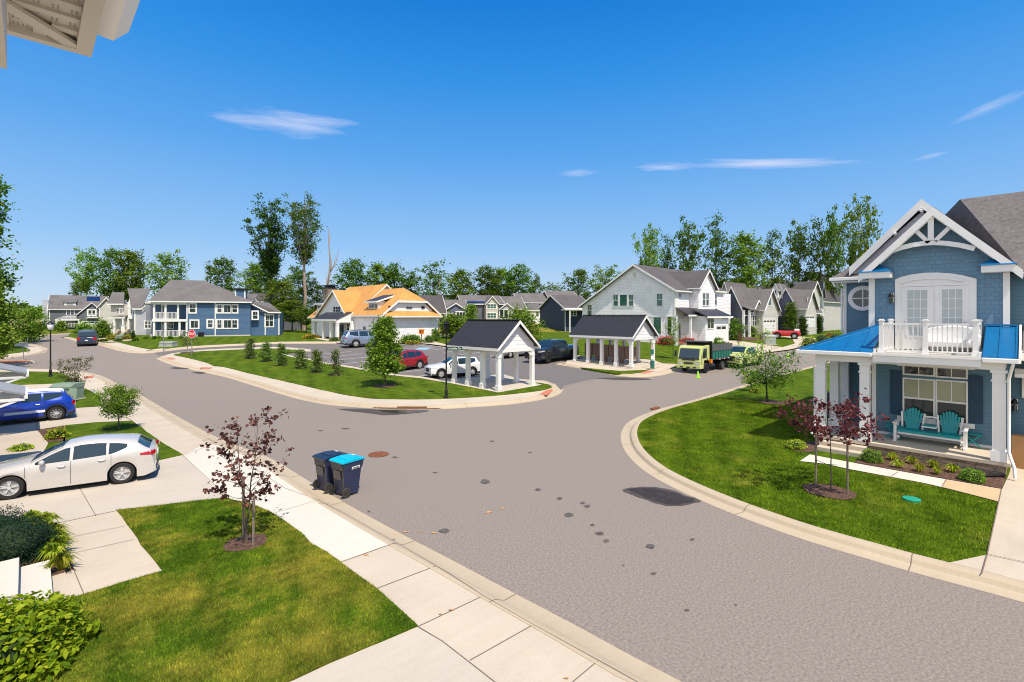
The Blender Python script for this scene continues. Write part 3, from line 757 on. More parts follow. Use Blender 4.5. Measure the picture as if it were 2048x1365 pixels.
def make_car(name, label, P, loc=(0,0,0), rz=0, s=1.0, group=None):
    root = thing(name, label, P.get('cat', 'car'), loc, rz, group, s)
    L, W, wb, wr = P['L'], P['W'], P['wb'], P['wr']
    xf = wb/2+P['fo']; xr = xf-L
    T = lin(P['top']); Bl = lin(P['belt']); gc = P.get('gc', .2)
    ar = wr+P.get('ag', .055); tum = P.get('tum', .42); cr = P.get('crown', .035)
    def wid(x):
        e = min(1, max(0, xf-x)/.55); g = min(1, max(0, x-xr)/.35)
        return W/2*(1-P.get('nose', .14)*(1-e)**2-.07*(1-g)**2)
    def zbot(x):
        z = gc
        for xw in (wb/2, -wb/2):
            d = abs(x-xw)
            if d < ar: z = max(z, wr+sqrt(ar*ar-d*d))
        if x > xf-.25: z = max(z, gc-.02+(x-(xf-.25))*.25)
        if x < xr+.3: z = max(z, gc+(xr+.3-x)*.35)
        return z
    def ring(x):
        w = wid(x); t = T(x); b = min(Bl(x), t-.03); z0 = min(zbot(x), b-.06)
        wr_ = max(w-.05-tum*(t-b), w*.5)
        zm = z0+(b-z0)*.45
        return [(0, gc+.02), (w*.86, max(gc, z0-.03)), (w*.97, z0), (w, zm), (w*.985, b-(b-zm)*.25), (w*.955, b), (wr_, t-min(.07, (t-b)*.5)), (wr_-.07, t-min(.02, (t-b)*.15)), (wr_*.5, t+cr*.6), (0, t+cr*.8)]
    def side_y(x, z):
        r = ring(x)
        for (y0, z0), (y1, z1) in zip(r[2:8], r[3:9]):
            if z0 <= z <= z1 and z1 > z0: return y0+(y1-y0)*(z-z0)/(z1-z0)
        return r[2][0] if z < r[2][1] else r[6][0]
    def top_z(x, y):
        r = ring(x); y = abs(y)
        for (y0, z0), (y1, z1) in zip(r[5:9], r[6:10]):
            if y1 <= y <= y0: return z0+(z1-z0)*(y0-y)/max(1e-6, y0-y1)
        return r[5][1]
    xs = set([xf, xr])
    n = int(L/.07)
    for i in range(n+1): xs.add(round(xr+L*i/n, 4))
    for xw in (wb/2, -wb/2):
        for k in range(-8, 9): xs.add(round(xw+ar*sin(k*pi/16), 4))
        xs.add(xw+ar+.004); xs.add(xw-ar-.004)
    for x, _ in P['top']: xs.add(x)
    xs = sorted(x for x in xs if xr <= x <= xf)
    mb = MB(); rows = []
    for x in xs:
        r = ring(x); rows.append([(x, y, z) for y, z in r]+[(x, -y, z) for y, z in r[-2:0:-1]])
    m = len(rows[0]); o = 0
    mb.v = [p for r in rows for p in r]
    low = P.get('clad')
    for i in range(len(rows)-1):
        for j in range(m):
            mb.f.append([i*m+j, i*m+(j+1) % m, (i+1)*m+(j+1) % m, (i+1)*m+j])
            mb.m.append(1 if j in (0, m-1, 1, m-2) else 0)
    mb.f.append(list(range(m))); mb.m.append(0)
    mb.f.append([(len(rows)-1)*m+j for j in range(m)]); mb.m.append(0)
    for xw in (wb/2, -wb/2):                               # wheel wells
        for sgn in (1, -1):
            yo = wid(xw)-.03; yi = yo-.42; k = 20; base = len(mb.v)
            for yy in (yo, yi):
                for j in range(k):
                    a = 2*pi*j/k; mb.v.append((xw+cos(a)*ar*.99, sgn*yy, wr+sin(a)*ar*.99))
            for j in range(k):
                if sin(2*pi*(j+.5)/k) > -.25:
                    mb.f.append([base+j, base+(j+1) % k, base+k+(j+1) % k, base+k+j]); mb.m.append(1)
            mb.f.append([base+k+j for j in range(k)]); mb.m.append(1)
    body = mb.build('body', [P['paint'], M_plastic], root, smooth=True, angle=32)
    def side_strip(mb, x0, x1, flo, fhi, n=10, nz=3, off=.006, sgn=1, mi=0):
        g = []
        for i in range(n+1):
            x = x0+(x1-x0)*i/n; a = flo(x) if callable(flo) else flo; b = fhi(x) if callable(fhi) else fhi
            g.append([(x, sgn*(side_y(x, a+(b-a)*j/nz)+off), a+(b-a)*j/nz) for j in range(nz+1)])
        for i in range(n):
            for j in range(nz): mb.quad(g[i][j], g[i+1][j], g[i+1][j+1], g[i][j+1], mi)
    def top_strip(mb, x0, x1, hw, n=6, m_=8, off=.007, mi=0):
        g = []
        for i in range(n+1):
            x = x0+(x1-x0)*i/n; h = hw(x) if callable(hw) else hw
            g.append([(x+ (off if x1 > x0 else -off)*.0, -h+2*h*j/m_, top_z(x, -h+2*h*j/m_)+off) for j in range(m_+1)])
        for i in range(n):
            for j in range(m_): mb.quad(g[i][j], g[i+1][j], g[i+1][j+1], g[i][j+1], mi)
    P['ring'] = ring
    hwf = lambda x: max(.1, ring(x)[6][0]-.035)
    for sgn in (1, -1):
        for (a, b) in P['wins']:
            w_ = MB(); last = (a, b) == P['wins'][-1] and len(P['wins']) > 2; side_strip(w_, a, b, lambda x: min(Bl(x), T(x)-.03)+.02+(max(0, a-x)/(a-b))**1.5*.13*last, lambda x: max(min(Bl(x), T(x)-.03)+.021, ring(x)[6][1]-.025), 12, 3, .006, sgn)
            w_.build('side_window', M_carglass, root, smooth=True, fix=False)
    w_ = MB(); top_strip(w_, P['ws'][0], P['ws'][1], hwf); w_.build('windscreen', M_carglass, root, smooth=True, fix=False)
    if P.get('rg'):
        w_ = MB(); top_strip(w_, P['rg'][0], P['rg'][1], lambda x: hwf(x)-.04, off=.01); w_.build('rear_window', M_carglass, root, smooth=True, fix=False)
    for sgn in (1, -1):
        ex = MB()
        if low:
            side_strip(ex, -wb/2+ar, wb/2-ar, lambda x: ring(x)[2][1]+.0, lambda x: ring(x)[2][1]+low, 8, 2, .008, sgn)
            side_strip(ex, wb/2+ar, xf-.03, lambda x: ring(x)[2][1], lambda x: ring(x)[2][1]+low*1.3, 5, 2, .008, sgn)
            side_strip(ex, xr+.03, -wb/2-ar, lambda x: ring(x)[2][1], lambda x: ring(x)[2][1]+low*1.6, 5, 2, .008, sgn)
            for xw in (wb/2, -wb/2):
                k = 18; prev = None
                for j in range(k+1):
                    a = -.12+(pi+.24)*j/k; q = []
                    for rr in (ar-.005, ar+.06):
                        x = xw+cos(a)*rr; z = wr+sin(a)*rr; x = max(xr+.02, min(xf-.02, x))
                        q.append((x, sgn*(side_y(x, max(z, gc+.02))+.012), z))
                    if prev: ex.quad(prev[0], q[0], q[1], prev[1])
                    prev = q
        if ex.v: ex.build('cladding', M_plastic, root, smooth=False, fix=False)
    if P.get('rails'):
        for sgn in (1, -1):
            a, b = P['rails']; r_ = ring((a+b)/2)
            pts = [(a+(b-a)*i/6, sgn*(ring(a+(b-a)*i/6)[7][0]-.02), top_z(a+(b-a)*i/6, ring(a+(b-a)*i/6)[7][0])+(.05 if 0 < i < 6 else .0)) for i in range(7)]
            ex = MB(); ex.tube(pts, .018, 6); ex.build('roof_rail', M_plastic, root)
    for sgn in (1, -1):
        for x in P.get('seams', []):
            sm_ = MB(); side_strip(sm_, x-.006, x+.006, lambda q: ring(q)[2][1]+.05, lambda q: Bl(q)+.0, 1, 6, .004, sgn)
            sm_.build('door_seam', M_plastic, root, fix=False)
    for sgn in (1, -1):
        for x in P.get('handles', []):
            h = MB(); z = Bl(x)-.12; y = side_y(x, z)
            h.tube([(x-.1, sgn*(y+.0), z), (x-.07, sgn*(y+.035), z+.004), (x+.07, sgn*(y+.035), z+.004), (x+.1, sgn*(y), z)], .014, 6); h.build('door_handle', P.get('hmat', P['paint']), root, smooth=True)
        if P.get('mirror') is not None:
            x = P['mirror']; z = Bl(x)+.04; y = side_y(x, z)
            h = MB(); h.ico((x-.02, sgn*(y+.13), z+.05), .1, 2, 0, (.75, 1.1, .75)); h.bar((x, sgn*(y-.02), z-.01), (x-.01, sgn*(y+.1), z+.02), .05, .03)
            h.build('mirror', P.get('mmat', P['paint']), root, smooth=True)
        # lamps
        z0, z1 = P['tl']; h = MB(); side_strip(h, xr+.015, xr+P.get('tlen', .3), lambda x: z0+(x-xr)*.1, lambda x: z1-(x-xr)*.12, 4, 2, .012, sgn)
        w1 = wid(xr); h.quad((xr-.01, sgn*w1*.99, z0), (xr-.01, sgn*(w1-.3), z0+.03), (xr-.01, sgn*(w1-.3), z1-.03), (xr-.01, sgn*w1*.99, z1))
        h.build('tail_light', M_redlamp, root, fix=False)
        z0, z1 = P['hl']; h = MB(); side_strip(h, xf-.42, xf-.02, lambda x: z1-.05-(x-xf+.45)*.08, lambda x: z1+.01, 5, 2, .012, sgn)
        w1 = wid(xf); h.quad((xf+.01, sgn*w1*.99, z0), (xf+.012, sgn*(w1-.36), z0+.02), (xf+.012, sgn*(w1-.36), z1), (xf+.01, sgn*w1*.99, z1))
        h.build('headlight', M_lamp, root, fix=False)
    fr = MB(); w1 = wid(xf)
    gz = P.get('grille', (P['hl'][0]-.05, P['hl'][1]))
    if P.get('kidney'):
        for s_ in (1, -1): fr.box(xf, s_*.03, gz[0], xf+.03, s_*.3, gz[1])
    else: fr.box(xf-.01, -w1*.5, gz[0], xf+.02, w1*.5, gz[1])
    fr.box(xf-.01, -w1*.8, gc+.02, xf+.018, w1*.8, gc+.16)
    fr.build('grille', M_plastic, root)
    fr = MB(); fr.box(xr-.015, -w1*.82, gc+.12, xr+.0, w1*.82, gc+.26, 1); fr.box(xr-.022, -.15, P['tl'][0]-.14, xr-.005, .15, P['tl'][0]-.0, 0)
    fr.build('number_plate', [M_signw, M_plastic], root)
    for xw in (wb/2, -wb/2):
        for sgn in (1, -1):
            make_wheel(root, xw, sgn*(W/2-.01), wr, P.get('ww', .22), sgn, P.get('nsp', 5), P.get('rim', M_rim))
    return root
def place_car(make, pf, pr, P, base_dz=.004, near_left=True, smin=.85, smax=1.12):
    a = G(*pf, base_dz); b = G(*pr, base_dz)
    d = Vector((a.x-b.x, a.y-b.y)); s = max(smin, min(smax, d.length/P['wb'])); d.normalize()
    left = Vector((-d.y, d.x)); n = left if near_left else -left
    mid = Vector(((a.x+b.x)/2, (a.y+b.y)/2))-n*(P['W']/2-.1)*s
    return (mid.x, mid.y, Hxy(mid.x, mid.y)+base_dz), atan2(d.y, d.x), s

paint_white = plain('paint_pearl', (.58, .545, .50), .25, .1, .02, coat=1)
paint_white2 = plain('paint_white', (.74, .74, .74), .25, 0, .02, coat=1)
paint_blue = plain('paint_blue', (.004, .045, .42), .25, .3, .04, coat=1)
paint_silver = plain('paint_silverblue', (.30, .35, .44), .25, .5, .04, coat=1)
paint_red = plain('paint_red', (.36, .005, .012), .25, .2, .04, coat=1)
paint_redj = plain('paint_red_bright', (.55, .008, .012), .3, 0, .04, coat=1)
paint_grey = plain('paint_grey', (.35, .36, .37), .25, .5, .04, coat=1)
paint_dark = plain('paint_charcoal', (.018, .022, .032), .22, .3, .04, coat=1)
paint_van = plain('paint_van_blue', (.035, .055, .10), .35, .2, .04, coat=.5)

HATCH = dict(L=4.48, W=1.78, wb=2.67, fo=.92, wr=.335, gc=.17, paint=paint_white, nsp=5, tum=.45,
    top=[(2.255, .66), (2.2, .73), (2.0, .81), (1.5, .90), (1.0, .985), (.93, 1.0), (.45, 1.25), (.12, 1.39), (-.3, 1.455), (-.7, 1.455), (-1.2, 1.40), (-1.6, 1.325), (-1.7, 1.295), (-1.95, 1.10), (-2.08, 1.02), (-2.16, .97), (-2.2, .72), (-2.225, .42)],
    belt=[(2.25, .60), (1.9, .74), (1.0, .90), (0, .93), (-1.2, .99), (-1.8, 1.02), (-2.1, .97), (-2.225, .36)],
    wins=[(.78, -.02), (-.10, -.92), (-.98, -1.46)], ws=(.90, .16), rg=(-1.73, -2.05), seams=[1.0, -.06, -1.05], handles=[.16, -.82], mirror=.62, tl=(.83, .98), tlen=.42, hl=(.62, .72))
HATCH['ag'] = .05
SUV = dict(L=4.7, W=1.88, wb=2.86, fo=.85, wr=.36, gc=.22, paint=paint_white2, nsp=5, tum=.38, rails=(.3, -1.7), kidney=True, clad=.1,
    top=[(2.28, .78), (2.22, .90), (2.0, 1.0), (1.3, 1.08), (1.0, 1.12), (.4, 1.48), (.1, 1.60), (-.4, 1.66), (-1.2, 1.65), (-1.9, 1.58), (-2.1, 1.28), (-2.25, 1.10), (-2.36, .98), (-2.42, .5)],
    belt=[(2.28, .72), (1.9, .92), (1.0, 1.02), (-1.9, 1.10), (-2.3, 1.05), (-2.42, .45)],
    wins=[(.72, -.1), (-.16, -1.0), (-1.06, -1.78)], ws=(.95, .14), rg=(-1.95, -2.2), seams=[.95, -.12, -1.1], handles=[.1, -.9], mirror=.62, tl=(.9, 1.06), tlen=.3, hl=(.74, .86), grille=(.5, .82))
CROSS = dict(SUV, paint=paint_red, L=4.5, wb=2.67, fo=.88, wr=.345, kidney=False, clad=.13, nsp=6, ring=None,
    top=[(2.21, .72), (2.15, .84), (1.95, .92), (1.3, 1.0), (.95, 1.05), (.35, 1.40), (.05, 1.52), (-.4, 1.57), (-1.2, 1.55), (-1.75, 1.48), (-1.95, 1.25), (-2.1, 1.08), (-2.22, .95), (-2.29, .5)],
    belt=[(2.2, .66), (1.8, .84), (.95, .95), (-1.8, 1.04), (-2.15, 1.0), (-2.29, .45)], wins=[(.7, -.06), (-.12, -.95), (-1.0, -1.6)], ws=(.9, .1), rg=(-1.8, -2.06), rails=(.2, -1.5), hl=(.68, .8), tl=(.86, 1.02), grille=(.46, .72))
BIGS = dict(SUV, paint=paint_silver, L=4.95, wb=2.9, W=1.95, kidney=False,
    top=[(2.3, .84), (2.24, .98), (2.0, 1.07), (1.3, 1.14), (1.05, 1.18), (.45, 1.56), (.15, 1.70), (-.4, 1.76), (-1.3, 1.75), (-2.1, 1.70), (-2.35, 1.40), (-2.5, 1.15), (-2.58, 1.0), (-2.62, .5)],
    belt=[(2.28, .76), (1.9, .98), (1.0, 1.08), (-2.1, 1.15), (-2.5, 1.08), (-2.62, .45)], wins=[(.8, -.06), (-.14, -1.05), (-1.15, -2.05)], ws=(1.0, .18), rg=(-2.18, -2.46), rails=(.2, -1.9), handles=[.15, -.85], clad=.12)
MINI = dict(HATCH, L=4.0, wb=2.57, fo=.72, W=1.73, wr=.32, gc=.16, paint=paint_blue, nsp=10, clad=.09, ring=None, crown=.02, tum=.33, nose=.2,
    top=[(2.0, .70), (1.95, .82), (1.8, .90), (1.3, .95), (1.0, .99), (.55, 1.30), (.35, 1.38), (-.2, 1.415), (-1.0, 1.40), (-1.5, 1.37), (-1.6, 1.33), (-1.78, 1.05), (-1.9, .95), (-1.95, .8), (-1.995, .45)],
    belt=[(2.0, .62), (1.8, .80), (1.0, .90), (-1.5, .96), (-1.8, .92), (-1.995, .4)], wins=[(.85, -.02), (-.08, -.78), (-.84, -1.5)], ws=(.95, .4), rg=(-1.62, -1.84), seams=[.9, -.04, -.85], handles=[.15, -.65], mirror=.75, tl=(.68, .88), tlen=.14, hl=(.62, .8), hmat=M_chrome, rim=M_rim, mmat=M_signw)
PICK = dict(L=5.8, W=2.0, wb=3.65, fo=.95, wr=.40, gc=.30, paint=paint_dark, nsp=6, tum=.25, cat='pickup truck', clad=.06, crown=.03, ring=None, nose=.08,
    top=[(2.77, 1.0), (2.72, 1.14), (2.5, 1.2), (1.6, 1.25), (1.35, 1.28), (.8, 1.72), (.5, 1.83), (-.3, 1.86), (-1.0, 1.82), (-1.12, 1.75), (-1.28, 1.34), (-1.34, 1.30), (-2.9, 1.30), (-2.98, 1.28), (-3.03, .6)],
    belt=[(2.77, .9), (2.4, 1.12), (1.3, 1.18), (-1.2, 1.20), (-3.0, 1.22), (-3.03, .55)], wins=[(1.1, .1), (.02, -.92)], ws=(1.3, .55), rg=(-1.14, -1.26), seams=[1.25, .06, -1.1], handles=[.3, -.75], mirror=.98, tl=(.9, 1.15), tlen=.12, hl=(.86, 1.02), grille=(.62, 1.05), rim=M_rimd, mmat=M_plastic)
VAN = dict(L=5.9, W=2.0, wb=3.65, fo=1.0, wr=.35, gc=.25, paint=paint_van, nsp=6, tum=.12, cat='van', ring=None, crown=.04,
    top=[(2.82, .9), (2.75, 1.1), (2.5, 1.25), (2.1, 1.36), (1.5, 2.0), (1.2, 2.26), (.8, 2.34), (-2.7, 2.34), (-2.95, 2.30), (-3.02, 2.1), (-3.08, .6)],
    belt=[(2.82, .8), (2.2, 1.2), (1.0, 1.25), (-3.0, 1.25), (-3.08, .5)], wins=[(1.75, .8)], ws=(2.05, 1.3), seams=[.7, -.6], mirror=1.75, tl=(.9, 1.3), tlen=.12, hl=(.8, .98), clad=.12, mmat=M_plastic, rim=M_rimd)
JEEP = dict(L=3.9, W=1.75, wb=2.4, fo=.65, wr=.40, gc=.38, ag=.12, paint=paint_redj, nsp=5, tum=.1, ring=None, crown=.01, nose=.1,
    top=[(1.85, 1.08), (1.83, 1.18), (.85, 1.25), (.75, 1.26), (.7, 1.24), (-1.95, 1.22), (-2.0, 1.2), (-2.05, .7)],
    belt=[(1.85, 1.0), (.8, 1.16), (-1.95, 1.14), (-2.05, .6)], wins=[], ws=(.74, .72), seams=[.62, -.35], tl=(.9, 1.05), tlen=.05, hl=(.95, 1.12), grille=(.7, 1.1), clad=.06)

def park(nm, label, P, pf, pr, near_left=True, dz=.01, **k):
    loc, rz, s = place_car(None, pf, pr, P, dz, near_left, **k)
    return make_car(nm, label, P, loc, rz, s)
hatch = park('parked_car', 'pearl white hatchback parked on the near driveway at the left edge', HATCH, (20, 998), (245, 966.5), dz=Z1+.01)
# mini: only its tail half is in the frame
rr = G(112, 840.5, Z1); sM = .98
mini = make_car('parked_car', 'bright blue compact hatchback with white roof and white side stripe behind the pearl hatchback', MINI, (rr.x-MINI['wb']/2*sM, rr.y+(MINI['W']/2-.1)*sM, Z1+.01), pi, sM)
ring = MINI['ring']
mb = MB()
for i in range(10):
    x0 = .45-1.35*i/10*1.0; x1 = .45-1.35*(i+1)/10
    f = lambda x, z: (x, ring(x)[3][0]+.012, z)
    mb.quad(f(x0, .43), f(x1, .44), f(x1, .56-.001*i), f(x0, .56-.001*i))
mb.build('side_stripe', M_signw, mini, fix=False)
mb = MB()
g = []
for i in range(15):
    x = .25-1.82*i/14; h = ring(x)[6][0]+.004
    g.append([(x, -h+2*h*j/8, None) for j in range(9)])
rows = []
for r in g:
    q = []
    for x, y, _ in r:
        rg_ = ring(x); ay = abs(y); z = rg_[6][1]
        for (y0, z0), (y1, z1) in zip(rg_[6:10], rg_[7:11]):
            if y1 <= ay <= y0: z = z0+(z1-z0)*(y0-ay)/max(1e-6, y0-y1)
        q.append((x, y, z+.012))
    rows.append(q)
for a, b in zip(rows, rows[1:]):
    for j in range(8): mb.quad(a[j], b[j], b[j+1], a[j+1])
mb.build('roof_panel', M_signw, mini, smooth=True, fix=False)
park('parked_car', 'silver blue sport utility parked by the clubhouse walk', BIGS, (771, 692.5), (705.6, 696.6), near_left=False)
park('parked_car', 'dark red crossover with roof rails behind the round island tree', CROSS, (788, 745), (838.6, 737.5))
park('parked_car', 'white sport utility with black twin grille behind the street sign pole', SUV, (882, 757.6), (944, 752.3))
park('parked_car', 'grey sport utility seen between the pillars of the near pavilion', dict(BIGS, paint=paint_grey), (1020, 717.3), (1054, 712))
park('parked_pickup', 'black crew cab pickup parked between the two pavilions', PICK, (1096, 727.7), (1143, 718.6))
jeep = park('parked_car', 'red open top off roader with black fender flares on a driveway', JEEP, (1554, 677.2), (1588.6, 678.6), dz=Z1+.05)
mb = MB()
for y in (-.7, .7):
    mb.bar((.72, y, 1.2), (.55, y*.95, 1.72), .06); mb.bar((-.5, y*.9, 1.2), (-.5, y*.85, 1.72), .07); mb.bar((.55, y*.95, 1.72), (-.5, y*.85, 1.74), .06)
    mb.bar((-.5, y*.85, 1.72), (-1.7, y*.9, 1.25), .06)
mb.bar((.55, -.67, 1.72), (.55, .67, 1.72), .06); mb.bar((-.5, -.62, 1.73), (-.5, .62, 1.73), .07)
mb.build('roll_bar', M_plastic, jeep)
mb = MB()
for y in (-.38, .38): mb.box(-.35, y-.24, 1.0, .1, y+.24, 1.3); mb.box(-.5, y-.22, 1.2, -.32, y+.22, 1.62)
mb.build('seat', M_plastic, jeep)
mb = MB(); mb.box(-1.9, -.72, 1.2, -1.2, .72, 1.5); mb.build('folded_top', M_signw, jeep, bevel=.08)
# van seen from behind, driving off down the left road
a = G(157, 692, .01); b = G(191, 692, .01); hd = atan2(F[1], F[0])+radians(37)
mid = (a+b)/2; sv = .93
van = make_car('driving_van', 'dark blue panel van seen from behind on the left road', VAN, (mid.x+cos(hd)*1.95, mid.y+sin(hd)*1.95, mid.z), hd, (sv, sv, sv*.88))
mb = MB(); xr_ = VAN['wb']/2+VAN['fo']-VAN['L']
mb.quad((xr_-.02, -.75, 1.45), (xr_-.02, .75, 1.45), (xr_+.05, .7, 2.0), (xr_+.05, -.7, 2.0)); mb.build('rear_window', M_carglass, van, fix=False)
mb = MB(); mb.box(xr_-.05, -.95, .38, xr_+.05, .95, .6); mb.build('bumper', M_plastic, van)
mb = MB(); mb.box(xr_-.03, -.62, 1.22, xr_-.01, -.1, 1.28); mb.build('lettering', M_signw, van)

# ---- lime tipper truck with green bed
a = G(1411, 746.5, .01); b = G(1443, 740, .01)
hd = pi; wbT = 3.1
root = thing('tipper_truck', 'lime yellow cab over truck with dark green tipper bed by the far pavilion', 'truck', (a.x+wbT/2, a.y+.9, (a.z+Hxy(a.x+3, a.y))/2), hd)
cab = MB()
pro = [(1.05, .42), (1.12, .8), (1.10, 1.1), (.86, 2.0), (.62, 2.14), (-.55, 2.18), (-.62, 2.1), (-.62, .62), (-.0, .62), (.0, .9), (.95, .9), (.98, .45)]
x0 = wbT/2
prof = [(1.10, .55), (1.14, .95), (1.10, 1.12), (.80, 2.02), (.66, 2.16), (-.5, 2.24), (-.58, 2.2), (-.6, .95), (.0-.42, .95), (-.36, 1.02), (.36, 1.02), (.48, .7), (.52, .5)]
cab.extrude([(x0+x, -.98, z) for x, z in prof], (0, 1.96, 0))
cb = cab.build('cab', M_truck, root, bevel=.06)
mb = MB(); mb.quad((x0+1.085, -.86, 1.2), (x0+1.085, .86, 1.2), (x0+.845, .82, 1.97), (x0+.845, -.82, 1.97)); o = mb.build('windscreen', M_carglass, root, fix=False); o.location.x = .015
for y in (-.985, .985):
    mb = MB(); mb.poly([(x0+.75, y*1.008, 1.2), (x0-.05, y*1.008, 1.2), (x0-.05, y*1.008, 1.98), (x0+.52, y*1.008, 1.98)]); mb.build('side_window', M_carglass, root, fix=False)
    mb = MB(); mb.box(x0+.86, y-.08*y, .62, x0+1.16, y*.58, .82); mb.build('headlight', M_lamp, root, bevel=.02)
    mb = MB(); mb.bar((x0+.8, y, 1.5), (x0+.95, y*1.22, 1.55), .03); mb.box(x0+.9, y*1.16, 1.25, x0+.98, y*1.32, 1.75); mb.build('mirror', M_plastic, root)
    mb = MB(); mb.box(x0-.25, y, 1.1, x0-.12, y*1.02, 1.16); mb.build('door_handle', M_plastic, root)
mb = MB(); mb.box(x0+1.12, -.55, 1.02, x0+1.15, .55, 1.1); mb.box(x0+1.13, -.38, .72, x0+1.165, .38, .86); mb.build('grille', M_plastic, root)
mb = MB(); mb.box(x0+.55, -1.0, .38, x0+1.22, 1.0, .62, 0); mb.box(x0+1.2, -.7, .42, x0+1.23, -.4, .52, 1); mb.box(x0+1.2, .4, .42, x0+1.23, .7, .52, 1); mb.box(x0+1.2, -.15, .4, x0+1.235, .15, .52, 1); mb.build('bumper', [M_truck, M_plastic], root, bevel=.02)
mb = MB(); mb.box(x0+1.08, -.9, 1.12, x0+1.14, .9, 1.2); mb.bar((x0+1.1, -.4, 1.2), (x0+1.02, .2, 1.35), .02); mb.bar((x0+1.1, .3, 1.2), (x0+1.02, .8, 1.35), .02); mb.build('wiper', M_plastic, root)
mb = MB(); mb.box(-3.0, -.42, .62, x0-.6, -.3, .86); mb.box(-3.0, .3, .62, x0-.6, .42, .86); mb.box(x0-.9, -1.0, .5, x0-.4, 1.0, .9); mb.build('chassis', M_black, root)
# bed
bx0, bx1 = -3.25, x0-.78
mb = MB(); mb.box(bx0, -1.08, 1.0, bx1, 1.08, 1.1)
for y in (-1.08, 1.04): mb.box(bx0, y, 1.1, bx1, y+.04, 1.72)
mb.box(bx0, -1.08, 1.1, bx0+.04, 1.08, 1.72)
for i in range(8):
    x = bx0+.1+i*(bx1-bx0-.25)/7
    for y in (-1.13, 1.08): mb.box(x, y, 1.02, x+.06, y+.05, 1.75)
mb.build('tipper_bed', M_bedg, root)
mb = MB()
for y in (-1.12, 1.06): mb.box(bx0, y, 1.72, bx1, y+.06, 2.26)
mb.box(bx1-.05, -1.1, 1.0, bx1+.0, 1.1, 2.55); mb.box(bx1, -.95, 2.48, bx1+1.0, .95, 2.54); mb.build('tarpaulin', M_tarp, root)
mb = MB(); mb.box(bx1-.02, -1.1, .9, bx1+.05, 1.1, 2.5); mb.build('headboard', M_black, root)
mb = MB()
for i in range(7):
    x = bx0+.2+i*.45
    mb.box(x, 1.09, .96, x+.22, 1.12, 1.02, i % 2); mb.box(x, -1.12, .96, x+.22, -1.09, 1.02, i % 2)
mb.build('reflector_tape', [M_red, M_signw], root)
mb = MB(); mb.box(bx1+.02, .9, .75, bx1+.3, 1.15, 1.05); mb.build('marker_lamp', M_amber, root)
for xw, ww in ((x0, .24), (-wbT/2, .5)):
    for sg in (1, -1): make_wheel(root, xw, sg*1.0, .40, ww, sg, 5, M_galv if xw < 0 else M_rimd)
mb = MB()
for y in (.6, -1.1): mb.box(-wbT/2-.62, y, .25, -wbT/2-.58, y+.5, .95)
mb.build('mud_flap', M_plastic, root)
mb = MB(); mb.ico((0, 0, 0), 1, 1)
# load of clippings
rng = np.random.default_rng(5)
C = rng.uniform((bx0+.1, -1.0, 1.95), (bx1-.1, 1.0, 2.3), (1400, 3)); 
leaves(C, .16, rng, .5, .3, 'brush_load', L_mid, root)

# ---- lime pickup with rack behind, and chipper
PK2 = dict(PICK, paint=M_truck, ring=None)
a = G(1518, 735, .01)
lp = make_car('parked_pickup', 'lime yellow work pickup half hidden behind the leaning street tree', PK2, (a.x+.3, a.y+1.6, Hxy(a.x, a.y+1)), pi, .95)
mb = MB()
for x in (-1.5, -2.9):
    for y in (-.9, .9): mb.bar((x, y, 1.3), (x, y, 2.0), .05)
for y in (-.9, .9): mb.bar((-1.5, y, 2.0), (-2.9, y, 2.0), .05)
mb.build('ladder_rack', M_lime, lp)
p = G(1462, 731, .01)
ch = thing('chipper_trailer', 'bright lime wood chipper trailer coupled behind the tipper truck', 'trailer', (p.x, p.y+.6, Hxy(p.x, p.y)), pi)
mb = MB(); mb.box(-1.3, -.6, .55, 1.0, .6, .68); mb.bar((1.0, -.5, .6), (1.9, 0, .6), .09); mb.bar((1.0, .5, .6), (1.9, 0, .6), .09); mb.build('frame', M_lime, ch)
mb = MB(); mb.extrude([(-.7, -.5, .68), (.7, -.5, .68), (.7, -.5, 1.3), (.2, -.5, 1.55), (-.5, -.5, 1.5)], (0, 1.0, 0)); mb.build('engine_cover', M_truck, ch, bevel=.04)
mb = MB(); mb.extrude([(-.6, -.35, .9), (-1.5, -.6, .75), (-1.5, -.6, 1.5), (-.6, -.35, 1.4)], (0, .9, 0)); mb.build('feed_hopper', M_lime, ch)
mb = MB(); mb.tube([(.5, 0, 1.4), (.6, 0, 1.9), (.8, 0, 2.15), (1.2, 0, 2.2)], .13, 10); mb.build('discharge_chute', M_truck, ch, smooth=True)
for sg in (1, -1): make_wheel(ch, 0, sg*.85, .33, .2, sg, 5, M_rim)
p = G(1450, 722, .01)
p = G(1628, 700, Z1)
mw = thing('ride_on_mower', 'yellow and black ride on mower by the kerb beyond the leaning tree', 'mower', tuple(G(1632, 706.5, .01)), radians(200))
mb = MB(); mb.box(-.6, -.35, .25, .6, .35, .6); mb.box(-.7, -.5, .15, .2, .5, .28); mb.build('deck', M_black, mw, bevel=.04)
mb = MB(); mb.extrude([(.1, -.32, .55), (.75, -.32, .5), (.8, -.32, .85), (.3, -.32, 1.1), (.1, -.32, 1.0)], (0, .64, 0)); mb.build('bonnet', M_yel, mw, bevel=.05)
mb = MB(); mb.box(-.5, -.25, .6, -.1, .25, .72); mb.box(-.6, -.25, .65, -.5, .25, 1.15); mb.build('seat', M_plastic, mw, bevel=.03)
for x, r in ((.5, .2), (-.45, .27)):
    for sg in (1, -1): make_wheel(mw, x, sg*.5, r, .18, sg, 5, M_yel)
